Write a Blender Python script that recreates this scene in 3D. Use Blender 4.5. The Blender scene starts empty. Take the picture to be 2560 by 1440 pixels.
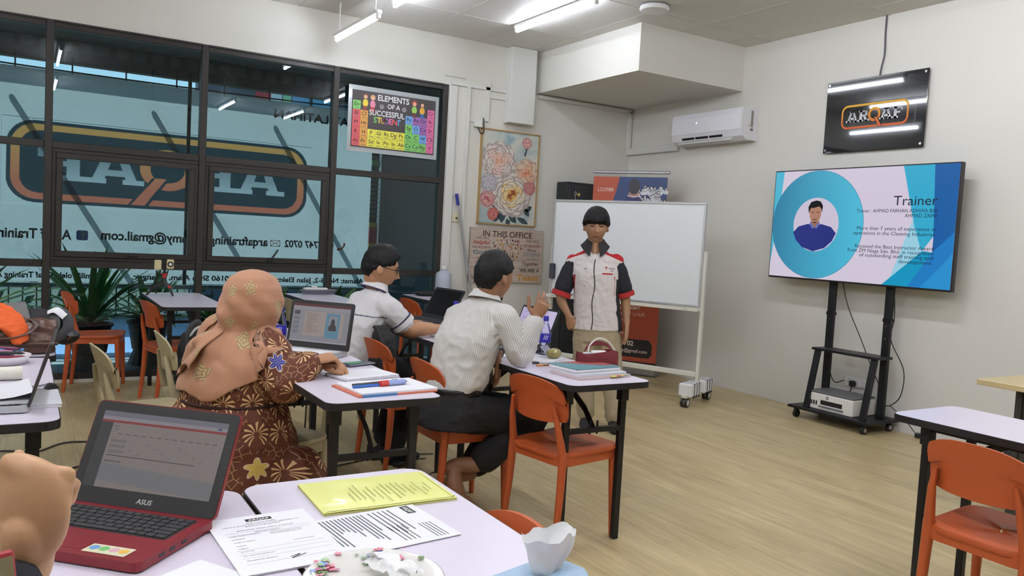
import bpy, bmesh, math, random
from math import sin, cos, pi, radians as rad, sqrt, atan2
from mathutils import Vector as V, Matrix, Euler, noise
random.seed(7)
SC = bpy.context.scene
COL = SC.collection

# ------------------------------------------------------------------ camera
cam = bpy.data.cameras.new('camera'); camo = bpy.data.objects.new('camera', cam); COL.objects.link(camo)
cam.sensor_width = 36; cam.lens = 36 * 2003.47 / 2560; cam.clip_start = .02; cam.clip_end = 200
_yaw, _pit, _rol = 0.549820, 0.0616130, 0.0551360
_f = V((sin(_yaw)*cos(_pit), cos(_yaw)*cos(_pit), -sin(_pit)))
_r = _f.cross(V((0, 0, 1))).normalized(); _u = _r.cross(_f)
_R = cos(_rol)*_r + sin(_rol)*_u; _U = -sin(_rol)*_r + cos(_rol)*_u
_m = Matrix((_R, _U, -_f)).transposed().to_4x4(); _m.translation = V((-5.92510, -7.26443, 1.35157))
camo.matrix_world = _m; SC.camera = camo

# ------------------------------------------------------------------ world, sun, exposure
SC.view_settings.view_transform = 'Standard'; SC.view_settings.look = 'None'
SC.view_settings.exposure = 0.18; SC.view_settings.gamma = 1.0
try: SC.view_settings.use_curve_mapping = False
except Exception: pass
w = bpy.data.worlds.new('world'); SC.world = w; w.use_nodes = True
nt = w.node_tree; bg = nt.nodes['Background']
sky = nt.nodes.new('ShaderNodeTexSky'); sky.sky_type = 'NISHITA'; sky.sun_disc = False
sky.sun_elevation = rad(52); sky.sun_rotation = rad(200); sky.air_density = 1.3; sky.dust_density = .6
nt.links.new(sky.outputs[0], bg.inputs[0]); bg.inputs[1].default_value = 0.38
sun = bpy.data.lights.new('sun', 'SUN'); sun.energy = 15.0; sun.angle = rad(.6); sun.color = (1, .95, .86)
suno = bpy.data.objects.new('sun', sun); COL.objects.link(suno); suno.location = (-4, 8, 12)
suno.rotation_euler = V((0.38, -0.62, -0.90)).to_track_quat('-Z', 'Y').to_euler()
TUBE = 52.0      # radiance of the window-side tube lamps
TUBE2 = 164.0    # the brighter lamps over the rest of the room

# ------------------------------------------------------------------ materials
def lin(c):
    r = []
    for x in c[:3]:
        x = x/255.0; r.append(x/12.92 if x <= .04045 else ((x+.055)/1.055)**2.4)
    return (*r, 1.0)
_mats = {}
def mat(name, col=(128,128,128), rough=.5, metal=0., var=0., scale=8., bump=0., bscale=60., spec=None, emit=None, estr=0., sheen=0., coat=0., trans=0., sub=0., stretch=None):
    """principled material, optional noise variation of the colour and fine bump"""
    if name in _mats: return _mats[name]
    m = bpy.data.materials.new(name); m.use_nodes = True; t = m.node_tree; p = t.nodes['Principled BSDF']
    p.inputs['Base Color'].default_value = lin(col); p.inputs['Roughness'].default_value = rough; p.inputs['Metallic'].default_value = metal
    if spec is not None: p.inputs['Specular IOR Level'].default_value = spec
    if sheen: p.inputs['Sheen Weight'].default_value = sheen
    if coat: p.inputs['Coat Weight'].default_value = coat; p.inputs['Coat Roughness'].default_value = .08
    if trans: p.inputs['Transmission Weight'].default_value = trans
    if sub: p.inputs['Subsurface Weight'].default_value = sub; p.inputs['Subsurface Radius'].default_value = (.012,.005,.003)
    if emit: p.inputs['Emission Color'].default_value = lin(emit); p.inputs['Emission Strength'].default_value = estr
    if var or bump:
        tc = t.nodes.new('ShaderNodeTexCoord'); src = tc.outputs['Object']
        if stretch:
            mp = t.nodes.new('ShaderNodeMapping'); mp.inputs['Scale'].default_value = stretch
            t.links.new(src, mp.inputs[0]); src = mp.outputs[0]
    if var:
        n = t.nodes.new('ShaderNodeTexNoise'); n.inputs['Scale'].default_value = scale; n.inputs['Detail'].default_value = 4
        t.links.new(src, n.inputs['Vector'])
        mx = t.nodes.new('ShaderNodeMix'); mx.data_type = 'RGBA'
        c = lin(col); a = [x*(1-var) for x in c[:3]]; b = [min(1, x*(1+var)) for x in c[:3]]
        mx.inputs['A'].default_value = (*a, 1); mx.inputs['B'].default_value = (*b, 1)
        t.links.new(n.outputs['Fac'], mx.inputs['Factor']); t.links.new(mx.outputs['Result'], p.inputs['Base Color'])
    if bump:
        n2 = t.nodes.new('ShaderNodeTexNoise'); n2.inputs['Scale'].default_value = bscale; n2.inputs['Detail'].default_value = 3
        t.links.new(src, n2.inputs['Vector'])
        bp = t.nodes.new('ShaderNodeBump'); bp.inputs['Strength'].default_value = bump; bp.inputs['Distance'].default_value = .01
        t.links.new(n2.outputs['Fac'], bp.inputs['Height']); t.links.new(bp.outputs[0], p.inputs['Normal'])
    _mats[name] = m; return m
def nodemat(name):
    m = bpy.data.materials.new(name); m.use_nodes = True; _mats[name] = m
    t = m.node_tree; return m, t, t.nodes['Principled BSDF']
def N(t, typ, **kw):
    n = t.nodes.new('ShaderNode'+typ)
    for k, v in kw.items():
        if k in ('operation','data_type','blend_type','wave_type','bands_direction','feature','noise_dimensions','voronoi_dimensions','attribute_name','interpolation','gradient_type','distance'): setattr(n, k, v)
        else:
            n.inputs[k.replace('_',' ')].default_value = v
    return n
def L(t, a, b): t.links.new(a, b)
def math_(t, op, a, b=None, c=None):
    n = t.nodes.new('ShaderNodeMath'); n.operation = op
    for i, x in enumerate((a, b, c)):
        if x is None: continue
        if isinstance(x, (int, float)): n.inputs[i].default_value = x
        else: t.links.new(x, n.inputs[i])
    return n.outputs[0]
def mixc(t, fac, a, b):
    n = t.nodes.new('ShaderNodeMix'); n.data_type = 'RGBA'
    for k, x in (('Factor', fac), ('A', a), ('B', b)):
        if isinstance(x, tuple): n.inputs[k].default_value = x
        elif isinstance(x, (int, float)): n.inputs[k].default_value = x
        else: t.links.new(x, n.inputs[k])
    return n.outputs['Result']

def glass_mat(name, tint, refl=1.0):
    m = bpy.data.materials.new(name); m.use_nodes = True; t = m.node_tree; t.nodes.clear()
    o = t.nodes.new('ShaderNodeOutputMaterial'); tr = t.nodes.new('ShaderNodeBsdfTransparent'); gl = t.nodes.new('ShaderNodeBsdfGlossy')
    tr.inputs[0].default_value = (*tint, 1); gl.inputs['Roughness'].default_value = 0.0; gl.inputs['Color'].default_value = (.9,.95,1,1)
    fr = t.nodes.new('ShaderNodeFresnel'); fr.inputs[0].default_value = 1.5
    mu = math_(t, 'MULTIPLY', fr.outputs[0], refl)
    mx = t.nodes.new('ShaderNodeMixShader'); L(t, mu, mx.inputs[0]); L(t, tr.outputs[0], mx.inputs[1]); L(t, gl.outputs[0], mx.inputs[2]); L(t, mx.outputs[0], o.inputs[0])
    _mats[name] = m; return m

# ------------------------------------------------------------------ mesh collector
I4 = Matrix.Identity(4)
def frame(o, x, y, z=None):
    x = V(x); y = V(y); z = V(z) if z is not None else x.cross(y)
    m = Matrix((x, y, z)).transposed().to_4x4(); m.translation = V(o); return m
def TR(x=0, y=0, z=0, rz=0, rx=0, ry=0): return Matrix.Translation((x, y, z)) @ Euler((rx, ry, rz)).to_matrix().to_4x4()
_txt = {}
def text2d(s, bold=0., sp=1., shear=0., res=3):
    k = (s, bold, sp, shear, res)
    if k in _txt: return _txt[k]
    c = bpy.data.curves.new('t', 'FONT'); c.body = s; c.size = 1; c.resolution_u = res; c.offset = bold; c.space_character = sp; c.shear = shear
    c.fill_mode = 'FRONT' if False else 'BOTH'
    o = bpy.data.objects.new('t', c); COL.objects.link(o)
    dg = bpy.context.evaluated_depsgraph_get(); me = bpy.data.meshes.new_from_object(o.evaluated_get(dg))
    vs = [(v.co.x, v.co.y) for v in me.vertices]; fs = [tuple(p.vertices) for p in me.polygons]
    bpy.data.objects.remove(o); bpy.data.curves.remove(c); bpy.data.meshes.remove(me)
    if vs:
        x0 = min(v[0] for v in vs); x1 = max(v[0] for v in vs); y0 = min(v[1] for v in vs); y1 = max(v[1] for v in vs)
    else: x0 = x1 = y0 = y1 = 0
    _txt[k] = (vs, fs, x0, x1, y0, y1); return _txt[k]
class M:
    def __init__(s, T=None): s.v = []; s.f = []; s.m = []; s.T = T or I4
    def add(s, vs, fs, mi=0):
        o = len(s.v); T = s.T
        s.v += [tuple(T @ V(p)) for p in vs] if T is not I4 else [tuple(p) for p in vs]
        s.f += [tuple(i+o for i in f) for f in fs]; s.m += [mi]*len(fs); return s
    def box(s, c, d, b=0., mi=0, R=None):
        hx, hy, hz = d[0]/2, d[1]/2, d[2]/2; c = V(c)
        b = min(b, hx*.98, hy*.98, hz*.98)
        if b <= 0:
            vs = [V((x, y, z)) for z in (-hz, hz) for y in (-hy, hy) for x in (-hx, hx)]
            fs = [(0,2,3,1), (4,5,7,6), (0,1,5,4), (2,6,7,3), (0,4,6,2), (1,3,7,5)]
        else:
            vs = []; idx = {}
            for sx in (-1, 1):
                for sy in (-1, 1):
                    for sz in (-1, 1):
                        for a in range(3):
                            h = [hx-b, hy-b, hz-b]; h[a] += b
                            idx[sx, sy, sz, a] = len(vs); vs.append(V((sx*h[0], sy*h[1], sz*h[2])))
            fs = []
            S = (-1, 1)
            for a in range(3):
                u, w_ = [(1, 2), (2, 0), (0, 1)][a]
                for sg in S:
                    q = []
                    for (su, sw) in ((-1,-1), (1,-1), (1,1), (-1,1)):
                        k = [0, 0, 0]; k[a] = sg; k[u] = su; k[w_] = sw; q.append(idx[k[0], k[1], k[2], a])
                    fs.append(tuple(q if sg > 0 else q[::-1]))
            for a in range(3):       # edges running along axis a
                u, w_ = [(1, 2), (2, 0), (0, 1)][a]
                for su in S:
                    for sw in S:
                        k0 = [0]*3; k0[a] = -1; k0[u] = su; k0[w_] = sw; k1 = k0[:]; k1[a] = 1
                        q = [idx[(*k0, u)], idx[(*k1, u)], idx[(*k1, w_)], idx[(*k0, w_)]]
                        fs.append(tuple(q if su*sw < 0 else q[::-1]))
            for sx in S:
                for sy in S:
                    for sz in S:
                        q = [idx[sx, sy, sz, a] for a in range(3)]
                        fs.append(tuple(q if sx*sy*sz > 0 else q[::-1]))
        if R is not None: vs = [R @ v for v in vs]
        return s.add([v+c for v in vs], fs, mi)
    def cyl(s, p0, p1, r0, r1=None, n=12, mi=0, caps=True):
        r1 = r0 if r1 is None else r1; p0 = V(p0); p1 = V(p1); a = (p1-p0).normalized()
        x = a.orthogonal().normalized(); y = a.cross(x)
        vs = [p0+(x*cos(2*pi*i/n)+y*sin(2*pi*i/n))*r0 for i in range(n)]+[p1+(x*cos(2*pi*i/n)+y*sin(2*pi*i/n))*r1 for i in range(n)]
        fs = [(i, (i+1) % n, n+(i+1) % n, n+i) for i in range(n)]
        if caps: fs += [tuple(range(n))[::-1], tuple(range(n, 2*n))]
        return s.add(vs, fs, mi)
    def loft(s, rings, mi=0, caps=True, closed=True):
        n = len(rings[0]); vs = [p for r in rings for p in r]; fs = []
        for k in range(len(rings)-1):
            for i in range(n if closed else n-1):
                j = (i+1) % n; fs.append((k*n+i, k*n+j, (k+1)*n+j, (k+1)*n+i))
        if caps: fs += [tuple(range(n))[::-1], tuple(range((len(rings)-1)*n, len(rings)*n))]
        return s.add(vs, fs, mi)
    def tube(s, path, r, n=8, mi=0, flat=1., up=None, caps=True):
        path = [V(p) for p in path]; k = len(path); rr = r if isinstance(r, (list, tuple)) else [r]*k
        rings = []; x = None
        for i, p in enumerate(path):
            t = (path[min(i+1, k-1)]-path[max(i-1, 0)]).normalized()
            if up is not None:
                y = V(up); y = (y-t*y.dot(t)); y = y.normalized() if y.length > 1e-4 else t.orthogonal().normalized(); x = y.cross(t)
            else:
                x = t.orthogonal().normalized() if x is None else (x-t*x.dot(t)).normalized(); y = t.cross(x)
            r_ = rr[i]; rx, ry = r_ if isinstance(r_, (list, tuple)) else (r_, r_*flat)
            rings.append([p+x*cos(2*pi*j/n)*rx+y*sin(2*pi*j/n)*ry for j in range(n)])
        return s.loft(rings, mi, caps)
    def lathe(s, prof, n=24, c=(0,0,0), mi=0, sx=1., sy=1.):
        c = V(c); rings = [[c+V((r*cos(2*pi*i/n)*sx, r*sin(2*pi*i/n)*sy, z)) for i in range(n)] for r, z in prof]
        return s.loft(rings, mi, caps=True)
    def prism(s, poly, h0, h1, mi=0, T=None):
        T = T or I4; n = len(poly)
        a = sum(poly[i][0]*poly[(i+1) % n][1]-poly[(i+1) % n][0]*poly[i][1] for i in range(n))
        if a < 0: poly = poly[::-1]
        vs = [T @ V((x, y, h0)) for x, y in poly]+[T @ V((x, y, h1)) for x, y in poly]
        fs = [(i, (i+1) % n, n+(i+1) % n, n+i) for i in range(n)]+[tuple(range(n))[::-1], tuple(range(n, 2*n))]
        return s.add(vs, fs, mi)
    def poly(s, pts, mi=0): return s.add(pts, [tuple(range(len(pts)))], mi)
    def grid(s, fn, nu, nv, mi=0, wrap=False):
        vs = [fn(i/nu, j/nv) for j in range(nv+1) for i in range(nu+1)]
        w_ = nu+1
        return s.add(vs, [(j*w_+i, j*w_+i+1, (j+1)*w_+i+1, (j+1)*w_+i) for j in range(nv) for i in range(nu)], mi)
    def ball(s, c, r, n=16, k=10, mi=0, R=None):
        c = V(c); r = V(r) if not isinstance(r, (int, float)) else V((r, r, r)); vs = []; 
        for j in range(1, k):
            a = pi*j/k
            for i in range(n):
                b = 2*pi*i/n; vs.append(V((r.x*sin(a)*cos(b), r.y*sin(a)*sin(b), r.z*cos(a))))
        vs += [V((0, 0, r.z)), V((0, 0, -r.z))]; t = len(vs)-2
        fs = [(j*n+i, (j+1)*n+i, (j+1)*n+(i+1) % n, j*n+(i+1) % n) for j in range(k-2) for i in range(n)]
        fs += [(t, i, (i+1) % n) for i in range(n)]+[(t+1, (k-2)*n+(i+1) % n, (k-2)*n+i) for i in range(n)]
        if R is not None: vs = [R @ v for v in vs]
        return s.add([v+c for v in vs], fs, mi)
    def text(s, body, size, T, align='C', bold=0., sp=1., shear=0., mi=0, width=None, z=0., flip=False, res=3):
        vs, fs, x0, x1, y0, y1 = text2d(body, bold, sp, shear, res)
        if not vs: return s
        sx = sy = size
        if width: sx = width/(x1-x0)
        ox = {'C': (x0+x1)/2, 'L': x0, 'R': x1}[align]
        return s.add([T @ V(((x-ox)*sx*(-1 if flip else 1), y*sy, z)) for x, y in vs], fs, mi)
    def obj(s, name, mats, parent=None, smooth=False, ang=40, **props):
        me = bpy.data.meshes.new(name); me.from_pydata(s.v, [], s.f)
        mats = mats if isinstance(mats, (list, tuple)) else [mats]
        for m in mats: me.materials.append(m)
        if len(mats) > 1: me.polygons.foreach_set('material_index', s.m)
        me.update()
        if smooth:
            me.polygons.foreach_set('use_smooth', [True]*len(me.polygons))
            if ang: me.set_sharp_from_angle(angle=rad(ang))
        o = bpy.data.objects.new(name, me); COL.objects.link(o)
        if parent: o.parent = parent
        for k, v in props.items(): o[k] = v
        return o
def thing(name, label, cat, loc=(0,0,0), rz=0., group=None, rot=None):
    o = bpy.data.objects.new(name, None); COL.objects.link(o); o.empty_display_size = .05
    o.location = loc; o.rotation_euler = rot or (0, 0, rz); o['label'] = label; o['category'] = cat
    if group: o['group'] = group
    return o
def tag(o, label, cat, group=None):
    o['label'] = label; o['category'] = cat
    if group: o['group'] = group
    return o
def dup(root, loc, rz, label=None, group=None, name=None):
    r = root.copy(); COL.objects.link(r); r.location = loc; r.rotation_euler = (0, 0, rz)
    if label: r['label'] = label
    if group: r['group'] = group
    for ch in list(root.children):
        c = ch.copy(); COL.objects.link(c); c.parent = r
        for g in list(ch.children):
            d = g.copy(); COL.objects.link(d); d.parent = c
    return r
def struct(o): o['kind'] = 'structure'; return o
def bez(p, n=12):
    """Catmull-Rom through points"""
    p = [V(x) for x in p]; q = [p[0]*2-p[1]]+p+[p[-1]*2-p[-2]]; out = []
    for i in range(1, len(q)-2):
        for k in range(n):
            t = k/n; a, b, c, d = q[i-1], q[i], q[i+1], q[i+2]
            out.append(.5*((2*b)+(c-a)*t+(2*a-5*b+4*c-d)*t*t+(3*b-a-3*c+d)*t**3))
    out.append(p[-1]); return out
def rrect(w_, h, r, n=5):
    pts = []
    for cx, cy, a0 in ((w_/2-r, h/2-r, 0), (-w_/2+r, h/2-r, pi/2), (-w_/2+r, -h/2+r, pi), (w_/2-r, -h/2+r, 1.5*pi)):
        for k in range(n+1): a = a0+pi/2*k/n; pts.append((cx+r*cos(a), cy+r*sin(a)))
    return pts
# ------------------------------------------------------------------ structure materials
WALL = mat('wall_paint', (216,214,205), .55, var=.015, scale=1.5, bump=.02, bscale=180)
WHITE = mat('white_trim', (216,216,210), .45)
CEILM = mat('ceiling_board', (212,210,204), .5, var=.02, scale=2)
def floor_mat():
    m, t, p = nodemat('oak_vinyl'); tc = N(t, 'TexCoord'); oi = t.nodes.new('ShaderNodeObjectInfo')
    mp = N(t, 'Mapping'); mp.inputs['Scale'].default_value = (26, 1.3, 1)
    of = t.nodes.new('ShaderNodeVectorMath'); of.operation = 'ADD'
    L(t, tc.outputs['Object'], of.inputs[0]); 
    cb = t.nodes.new('ShaderNodeCombineXYZ'); L(t, math_(t, 'MULTIPLY', oi.outputs['Random'], 37.), cb.inputs[1]); L(t, math_(t, 'MULTIPLY', oi.outputs['Random'], 11.), cb.inputs[0]); L(t, cb.outputs[0], of.inputs[1])
    L(t, of.outputs[0], mp.inputs[0])
    n1 = N(t, 'TexNoise', Scale=1.6, Detail=5, Roughness=.6, Distortion=.4); L(t, mp.outputs[0], n1.inputs['Vector'])
    mp2 = N(t, 'Mapping'); mp2.inputs['Scale'].default_value = (5, .9, 1); L(t, of.outputs[0], mp2.inputs[0])
    n2 = N(t, 'TexNoise', Scale=1.7, Detail=3, Distortion=.8); L(t, mp2.outputs[0], n2.inputs['Vector'])
    r = N(t, 'ValToRGB'); r.color_ramp.elements[0].position = .28; r.color_ramp.elements[1].position = .72
    r.color_ramp.elements[0].color = lin((158,138,98)); r.color_ramp.elements[1].color = lin((214,196,150))
    L(t, n1.outputs['Fac'], r.inputs[0])
    r2 = N(t, 'ValToRGB'); r2.color_ramp.elements[0].position = .3; r2.color_ramp.elements[1].position = .75
    r2.color_ramp.elements[0].color = lin((160,141,100)); r2.color_ramp.elements[1].color = lin((212,194,148)); L(t, n2.outputs['Fac'], r2.inputs[0])
    c = mixc(t, .5, r.outputs[0], r2.outputs[0])
    hs = N(t, 'HueSaturation'); L(t, c, hs.inputs['Color']); L(t, math_(t, 'MULTIPLY_ADD', oi.outputs['Random'], .10, .95), hs.inputs['Value'])
    L(t, hs.outputs[0], p.inputs['Base Color']); p.inputs['Roughness'].default_value = .36
    bp = N(t, 'Bump', Strength=.05, Distance=.002); L(t, n1.outputs['Fac'], bp.inputs['Height']); L(t, bp.outputs[0], p.inputs['Normal'])
    return m
FLOORM = floor_mat()
FRAME = mat('window_frame_bronze', (46,43,39), .42, metal=.2, var=.06, scale=5)
GLASS = glass_mat('tinted_glass', (.43,.525,.56), 1.0)
GAP = mat('floor_gap', (150,132,96), .7)
X0, X1, Y0, Y1, H = -8.05, 0.0, -10.0, 0.0, 3.312

# floor
fl = struct(M().box(((X0+X1)/2, (Y0+Y1)/2, -.054), (X1-X0, Y1-Y0, .1)).obj('floor', GAP))
pw, pl = .201, 1.52
bm_ = M().box((0,0,0), (pw-.0007, pl-.0007, .004), b=.0004); pk = bm_.obj('floor_plank', FLOORM, fl)
first = True
for i in range(int((X1-X0)/pw)+1):
    yy = Y1-((i*.61) % 1)*pl+pl/2
    while yy > Y0-pl:
        cx = X0+pw*(i+.5); a = max(yy-pl/2, Y0); b_ = min(yy+pl/2, Y1)
        if b_-a > .05 and cx+pw/2 <= X1+.06 and yy > -8.6:
            o = pk if first else pk.copy()
            if not first: COL.objects.link(o)
            first = False
            sx = min(1, (X1-(cx-pw/2))/pw); o.location = (cx-(1-sx)*pw/2, (a+b_)/2, -.002); o.scale = (sx, (b_-a)/pl, 1)
        yy -= pl
# ceiling
ce = struct(M().box(((X0+X1)/2, (Y0+Y1)/2, H+.06), (X1-X0, Y1-Y0, .1)).obj('ceiling', CEILM))
cp = M().box((0,0,0), (.592, 1.192, .012), b=.003).obj('ceiling_panel', CEILM, ce)
xs = [-.255-.6*k for k in range(13)]; ys = [-.78-1.2*k for k in range(8)]
first = True
for xa, xb in zip([0.]+xs, xs+[X0]):
    for ya, yb in zip([0.]+ys, ys+[Y0]):
        o = cp if first else cp.copy()
        if not first: COL.objects.link(o)
        first = False
        o.location = ((xa+xb)/2, (ya+yb)/2, H+.006); o.scale = (abs(xa-xb)/.6, abs(ya-yb)/1.2, 1)
g = M()
for x in xs: g.box((x, (Y0+Y1)/2, H+.004), (.010, Y1-Y0, .012))
for y in ys: g.box(((X0+X1)/2, y, H+.0035), (X1-X0, .010, .012))
g.obj('ceiling_grid', mat('ceiling_grid', (196,194,188), .5), ce)

# walls
XB = [-8.05, -6.905, -5.768, -4.631, -3.482, -2.336]; ZT, Z1, Z2 = 2.842, 1.887, .956
wb_ = M(); wb_.box(((X0+XB[-1])/2, .1, (ZT+H+.1)/2), (XB[-1]-X0, .2, H+.1-ZT)); wb_.box((XB[-1]/2, .1, (H+.1)/2), (-XB[-1], .2, H+.1))
wb_.box(((X0+XB[-1])/2, .061, .014), (XB[-1]-X0, .12, .028))
struct(wb_.obj('wall_back', WALL))
struct(M().box((.1, (Y0+.2)/2, H/2), (.2, .2-Y0, H+.2)).obj('wall_right', WALL))
struct(M().box((X0-.1, (Y0+.2)/2, H/2), (.2, .2-Y0, H+.2)).obj('wall_left', WALL))
struct(M().box(((X0+X1)/2, Y0-.1, H/2), (X1-X0, .2, H+.2)).obj('wall_rear', WALL))
# bulkhead box in the corner
struct(M().box((-1.308/2, -1.664/2, (2.894+H)/2), (1.308, 1.664, H-2.894)).obj('trim_1', WALL))
# service box, ledges and trunking on the back wall
m_ = M(); m_.box((-1.54, -.06, 2.925), (.30, .12, .77), b=.004); m_.box((-1.54, -.062, 2.55), (.29, .118, .01))
for sx in (-1, 1):
    for z in (2.57, 2.9, 3.27): m_.cyl((-1.54+sx*.13, -.119, z), (-1.54+sx*.13, -.1225, z), .006, n=8)
struct(m_.obj('trim_2', WHITE, smooth=True, ang=30))
m_ = M(); m_.box((-1.98, -.012, 2.86), (.66, .024, .03)); m_.box((-2.12, -.014, 2.5), (.035, .028, .7)); m_.box((-1.9, -.012, 2.74), (.045, .024, .42))
m_.box((-1.79, -.01, 2.78), (.20, .02, .02)); m_.box((-2.02, -.01, 2.52), (.2, .02, .022)); m_.box((-2.27, -.008, 2.93), (.22, .016, .012))
m_.box((-2.12, -.012, 1.85), (.03, .024, .7))
struct(m_.obj('trim_3', WHITE))
m_ = M(); m_.box((-.65, -.02, 2.862), (1.27, .04, .035)); m_.box((-.03, -.02, 2.63), (.035, .04, .47)); m_.box((-.022, -.42, 2.41), (.042, .84, .075), b=.005)
struct(m_.obj('trim_4', WHITE))
struct(M().box((-2.285, -.01, 1.42), (.085, .02, 2.84), b=.006).obj('trim_5', WHITE))

# window bays
def pane(name, par, xa, xb, za, zb, y=.045):
    M().box(((xa+xb)/2, y, (za+zb)/2), (xb-xa, .006, zb-za)).obj(name, GLASS, par)
for k in range(5):
    xa, xb = XB[k], XB[k+1]; hw = .027; m_ = M()
    last = k == 4
    m_.box((xa if k else xa+hw, .04, ZT/2+.014), (2*hw, .09, ZT-.03), b=.003)
    if last: m_.box((xb-hw, .04, ZT/2+.014), (2*hw, .09, ZT-.03), b=.003)
    la = xa+hw*(1 if k else 2); lb = xb-hw*(2 if last else 1)
    rails = [(ZT-.028, .056), (Z1, .056), (Z2, .056), (.055, .05)]
    for z, h in rails: m_.box(((la+lb)/2, .042, z), (lb-la, .08, h), b=.003)
    m_.box(((la+lb)/2, .012, ZT-.008), (lb-la, .05, .014)); 
    wo = struct(m_.obj('window_%d' % (k+1), FRAME))
    pane('pane', wo, la, lb, Z1+.028, ZT-.056); pane('pane', wo, la, lb, .08, Z2-.028)
    if k in (2, 3):      # opening sash
        c = M(); a, b_, z0, z1 = la, lb, Z2+.028, Z1-.028; s1 = .03; s2 = .045
        for (o_, wd, dy, y) in ((0, s1, .05, .03), (s1, s2, .045, .012)):
            A, B_, C_, D_ = a+o_, b_-o_, z0+o_, z1-o_
            c.box(((A+B_)/2, y, C_+wd/2), (B_-A, dy, wd), b=.003); c.box(((A+B_)/2, y, D_-wd/2), (B_-A, dy, wd), b=.003)
            c.box((A+wd/2, y, (C_+D_)/2), (wd, dy, D_-C_-2*wd), b=.003); c.box((B_-wd/2, y, (C_+D_)/2), (wd, dy, D_-C_-2*wd), b=.003)
        so = c.obj('sash', FRAME, wo)
        o_ = s1+s2; pane('pane', so, a+o_, b_-o_, z0+o_, z1-o_, .02)
        hd = M(); hx = (a+b_)/2+.02; hd.box((hx, -.016, z0+.052), (.05, .014, .022), b=.003)
        if k == 3: hd.tube([(hx, -.03, z0+.055), (hx+.02, -.04, z0+.085), (hx+.062, -.04, z0+.15)], .009, n=8)
        else: hd.tube([(hx, -.03, z0+.055), (hx+.06, -.034, z0+.058)], .009, n=8)
        hd.obj('sash_handle', mat('black_plastic', (26,26,27), .4), so, smooth=True)
    else: pane('pane', wo, la, lb, Z2+.028, Z1-.028)

# ------------------------------------------------------------------ outside the glass
CONC = mat('grey_render', (92,97,99), .8, var=.06, scale=3)
BFL = mat('balcony_tiles', (150,158,160), .6, var=.08, scale=5)
struct(M().box((-4.3, .95, -.06), (9.5, 1.7, .08)).obj('balcony_floor', BFL))
struct(M().box((-4.3, .92, 3.05), (9.5, 1.5, .12)).obj('balcony_ceiling', CONC))
fb = M(); fb.box((-4.3, 1.62, 2.93), (9.5, .12, .30))
for k in range(22): fb.box((-6.4+k*.16, 1.552, 2.93), (.10, .016, .09), mi=1)
struct(fb.obj('facade_beam', [CONC, mat('glass_block', (120,128,128), .4)]))
struct(M().box((-1.75, 1.56, 1.4), (1.3, .1, 3.0)).obj('facade_wall', mat('facade_grey', (104,116,122), .8, var=.08, scale=2)))
def frost_mat():
    m = bpy.data.materials.new('translucent_parapet'); m.use_nodes = True; t = m.node_tree; t.nodes.clear()
    o = t.nodes.new('ShaderNodeOutputMaterial'); d = t.nodes.new('ShaderNodeBsdfDiffuse'); tl = t.nodes.new('ShaderNodeBsdfTranslucent'); mx = t.nodes.new('ShaderNodeMixShader')
    d.inputs[0].default_value = lin((190,206,226)); tl.inputs[0].default_value = lin((176,210,255)); mx.inputs[0].default_value = .75; L(t, d.outputs[0], mx.inputs[1]); L(t, tl.outputs[0], mx.inputs[2]); L(t, mx.outputs[0], o.inputs[0]); return m
pq = M(); pq.grid(lambda u, v: (-9.05+9.5*u, 1.66, -.02+.36*v), 20, 2); struct(pq.obj('parapet', frost_mat()))  # frosted panel is invented: translucent, so sun behind brightens the parapet
struct(M().box((-4.3, 1.7, .355), (9.5, .2, .03)).obj('parapet_cap', mat('cap_dark', (60,66,70), .6)))
# railing beyond
r = thing('balcony_railing', 'dark metal balcony railing with thin vertical bars below the banner', 'railing', (-4.3, 1.68, .37))
RM = mat('railing_metal', (52,58,62), .5, metal=.5)
M().tube([(-4.2,0,.28), (4.2,0,.28)], .02, n=8).obj('top_rail', mat('pipe_pale', (150,156,156), .5), r, smooth=True)
for k in range(72):
    if k == 0: b0 = M().cyl((0,0,0), (0,0,.27), .007, n=6).obj('bar', RM, r)
    else: b0 = b0.copy(); COL.objects.link(b0)
    b0.location = (-4.15+k*.115, 0, 0)
# banner with printed logo, seen from behind
def banner_mat():
    m = bpy.data.materials.new('banner_fabric'); m.use_nodes = True; t = m.node_tree; t.nodes.clear()
    o = t.nodes.new('ShaderNodeOutputMaterial'); d = t.nodes.new('ShaderNodeBsdfDiffuse'); tl = t.nodes.new('ShaderNodeBsdfTranslucent'); mx = t.nodes.new('ShaderNodeMixShader')
    n = t.nodes.new('ShaderNodeTexNoise'); n.inputs['Scale'].default_value = 1.2; n.inputs['Detail'].default_value = 3
    tc = t.nodes.new('ShaderNodeTexCoord'); L(t, tc.outputs['Object'], n.inputs['Vector'])
    c = mixc(t, n.outputs['Fac'], lin((196,206,208)), lin((226,232,232)))
    L(t, c, d.inputs[0]); L(t, c, tl.inputs[0]); mx.inputs[0].default_value = .45
    L(t, d.outputs[0], mx.inputs[1]); L(t, tl.outputs[0], mx.inputs[2]); L(t, mx.outputs[0], o.inputs[0]); return m
def ink(name, c0, c1=None, z0=0, z1=1):
    m, t, p = nodemat(name); p.inputs['Roughness'].default_value = .6
    if c1:
        tc = N(t, 'TexCoord'); sp = N(t, 'SeparateXYZ'); L(t, tc.outputs['Object'], sp.inputs[0])
        f = math_(t, 'DIVIDE', math_(t, 'SUBTRACT', sp.outputs['Z'], z0), z1-z0)
        f = t.nodes.new('ShaderNodeClamp').outputs[0] if False else f
        L(t, mixc(t, f, lin(c0), lin(c1)), p.inputs['Base Color'])
    else: p.inputs['Base Color'].default_value = lin(c0)
    return m
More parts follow.
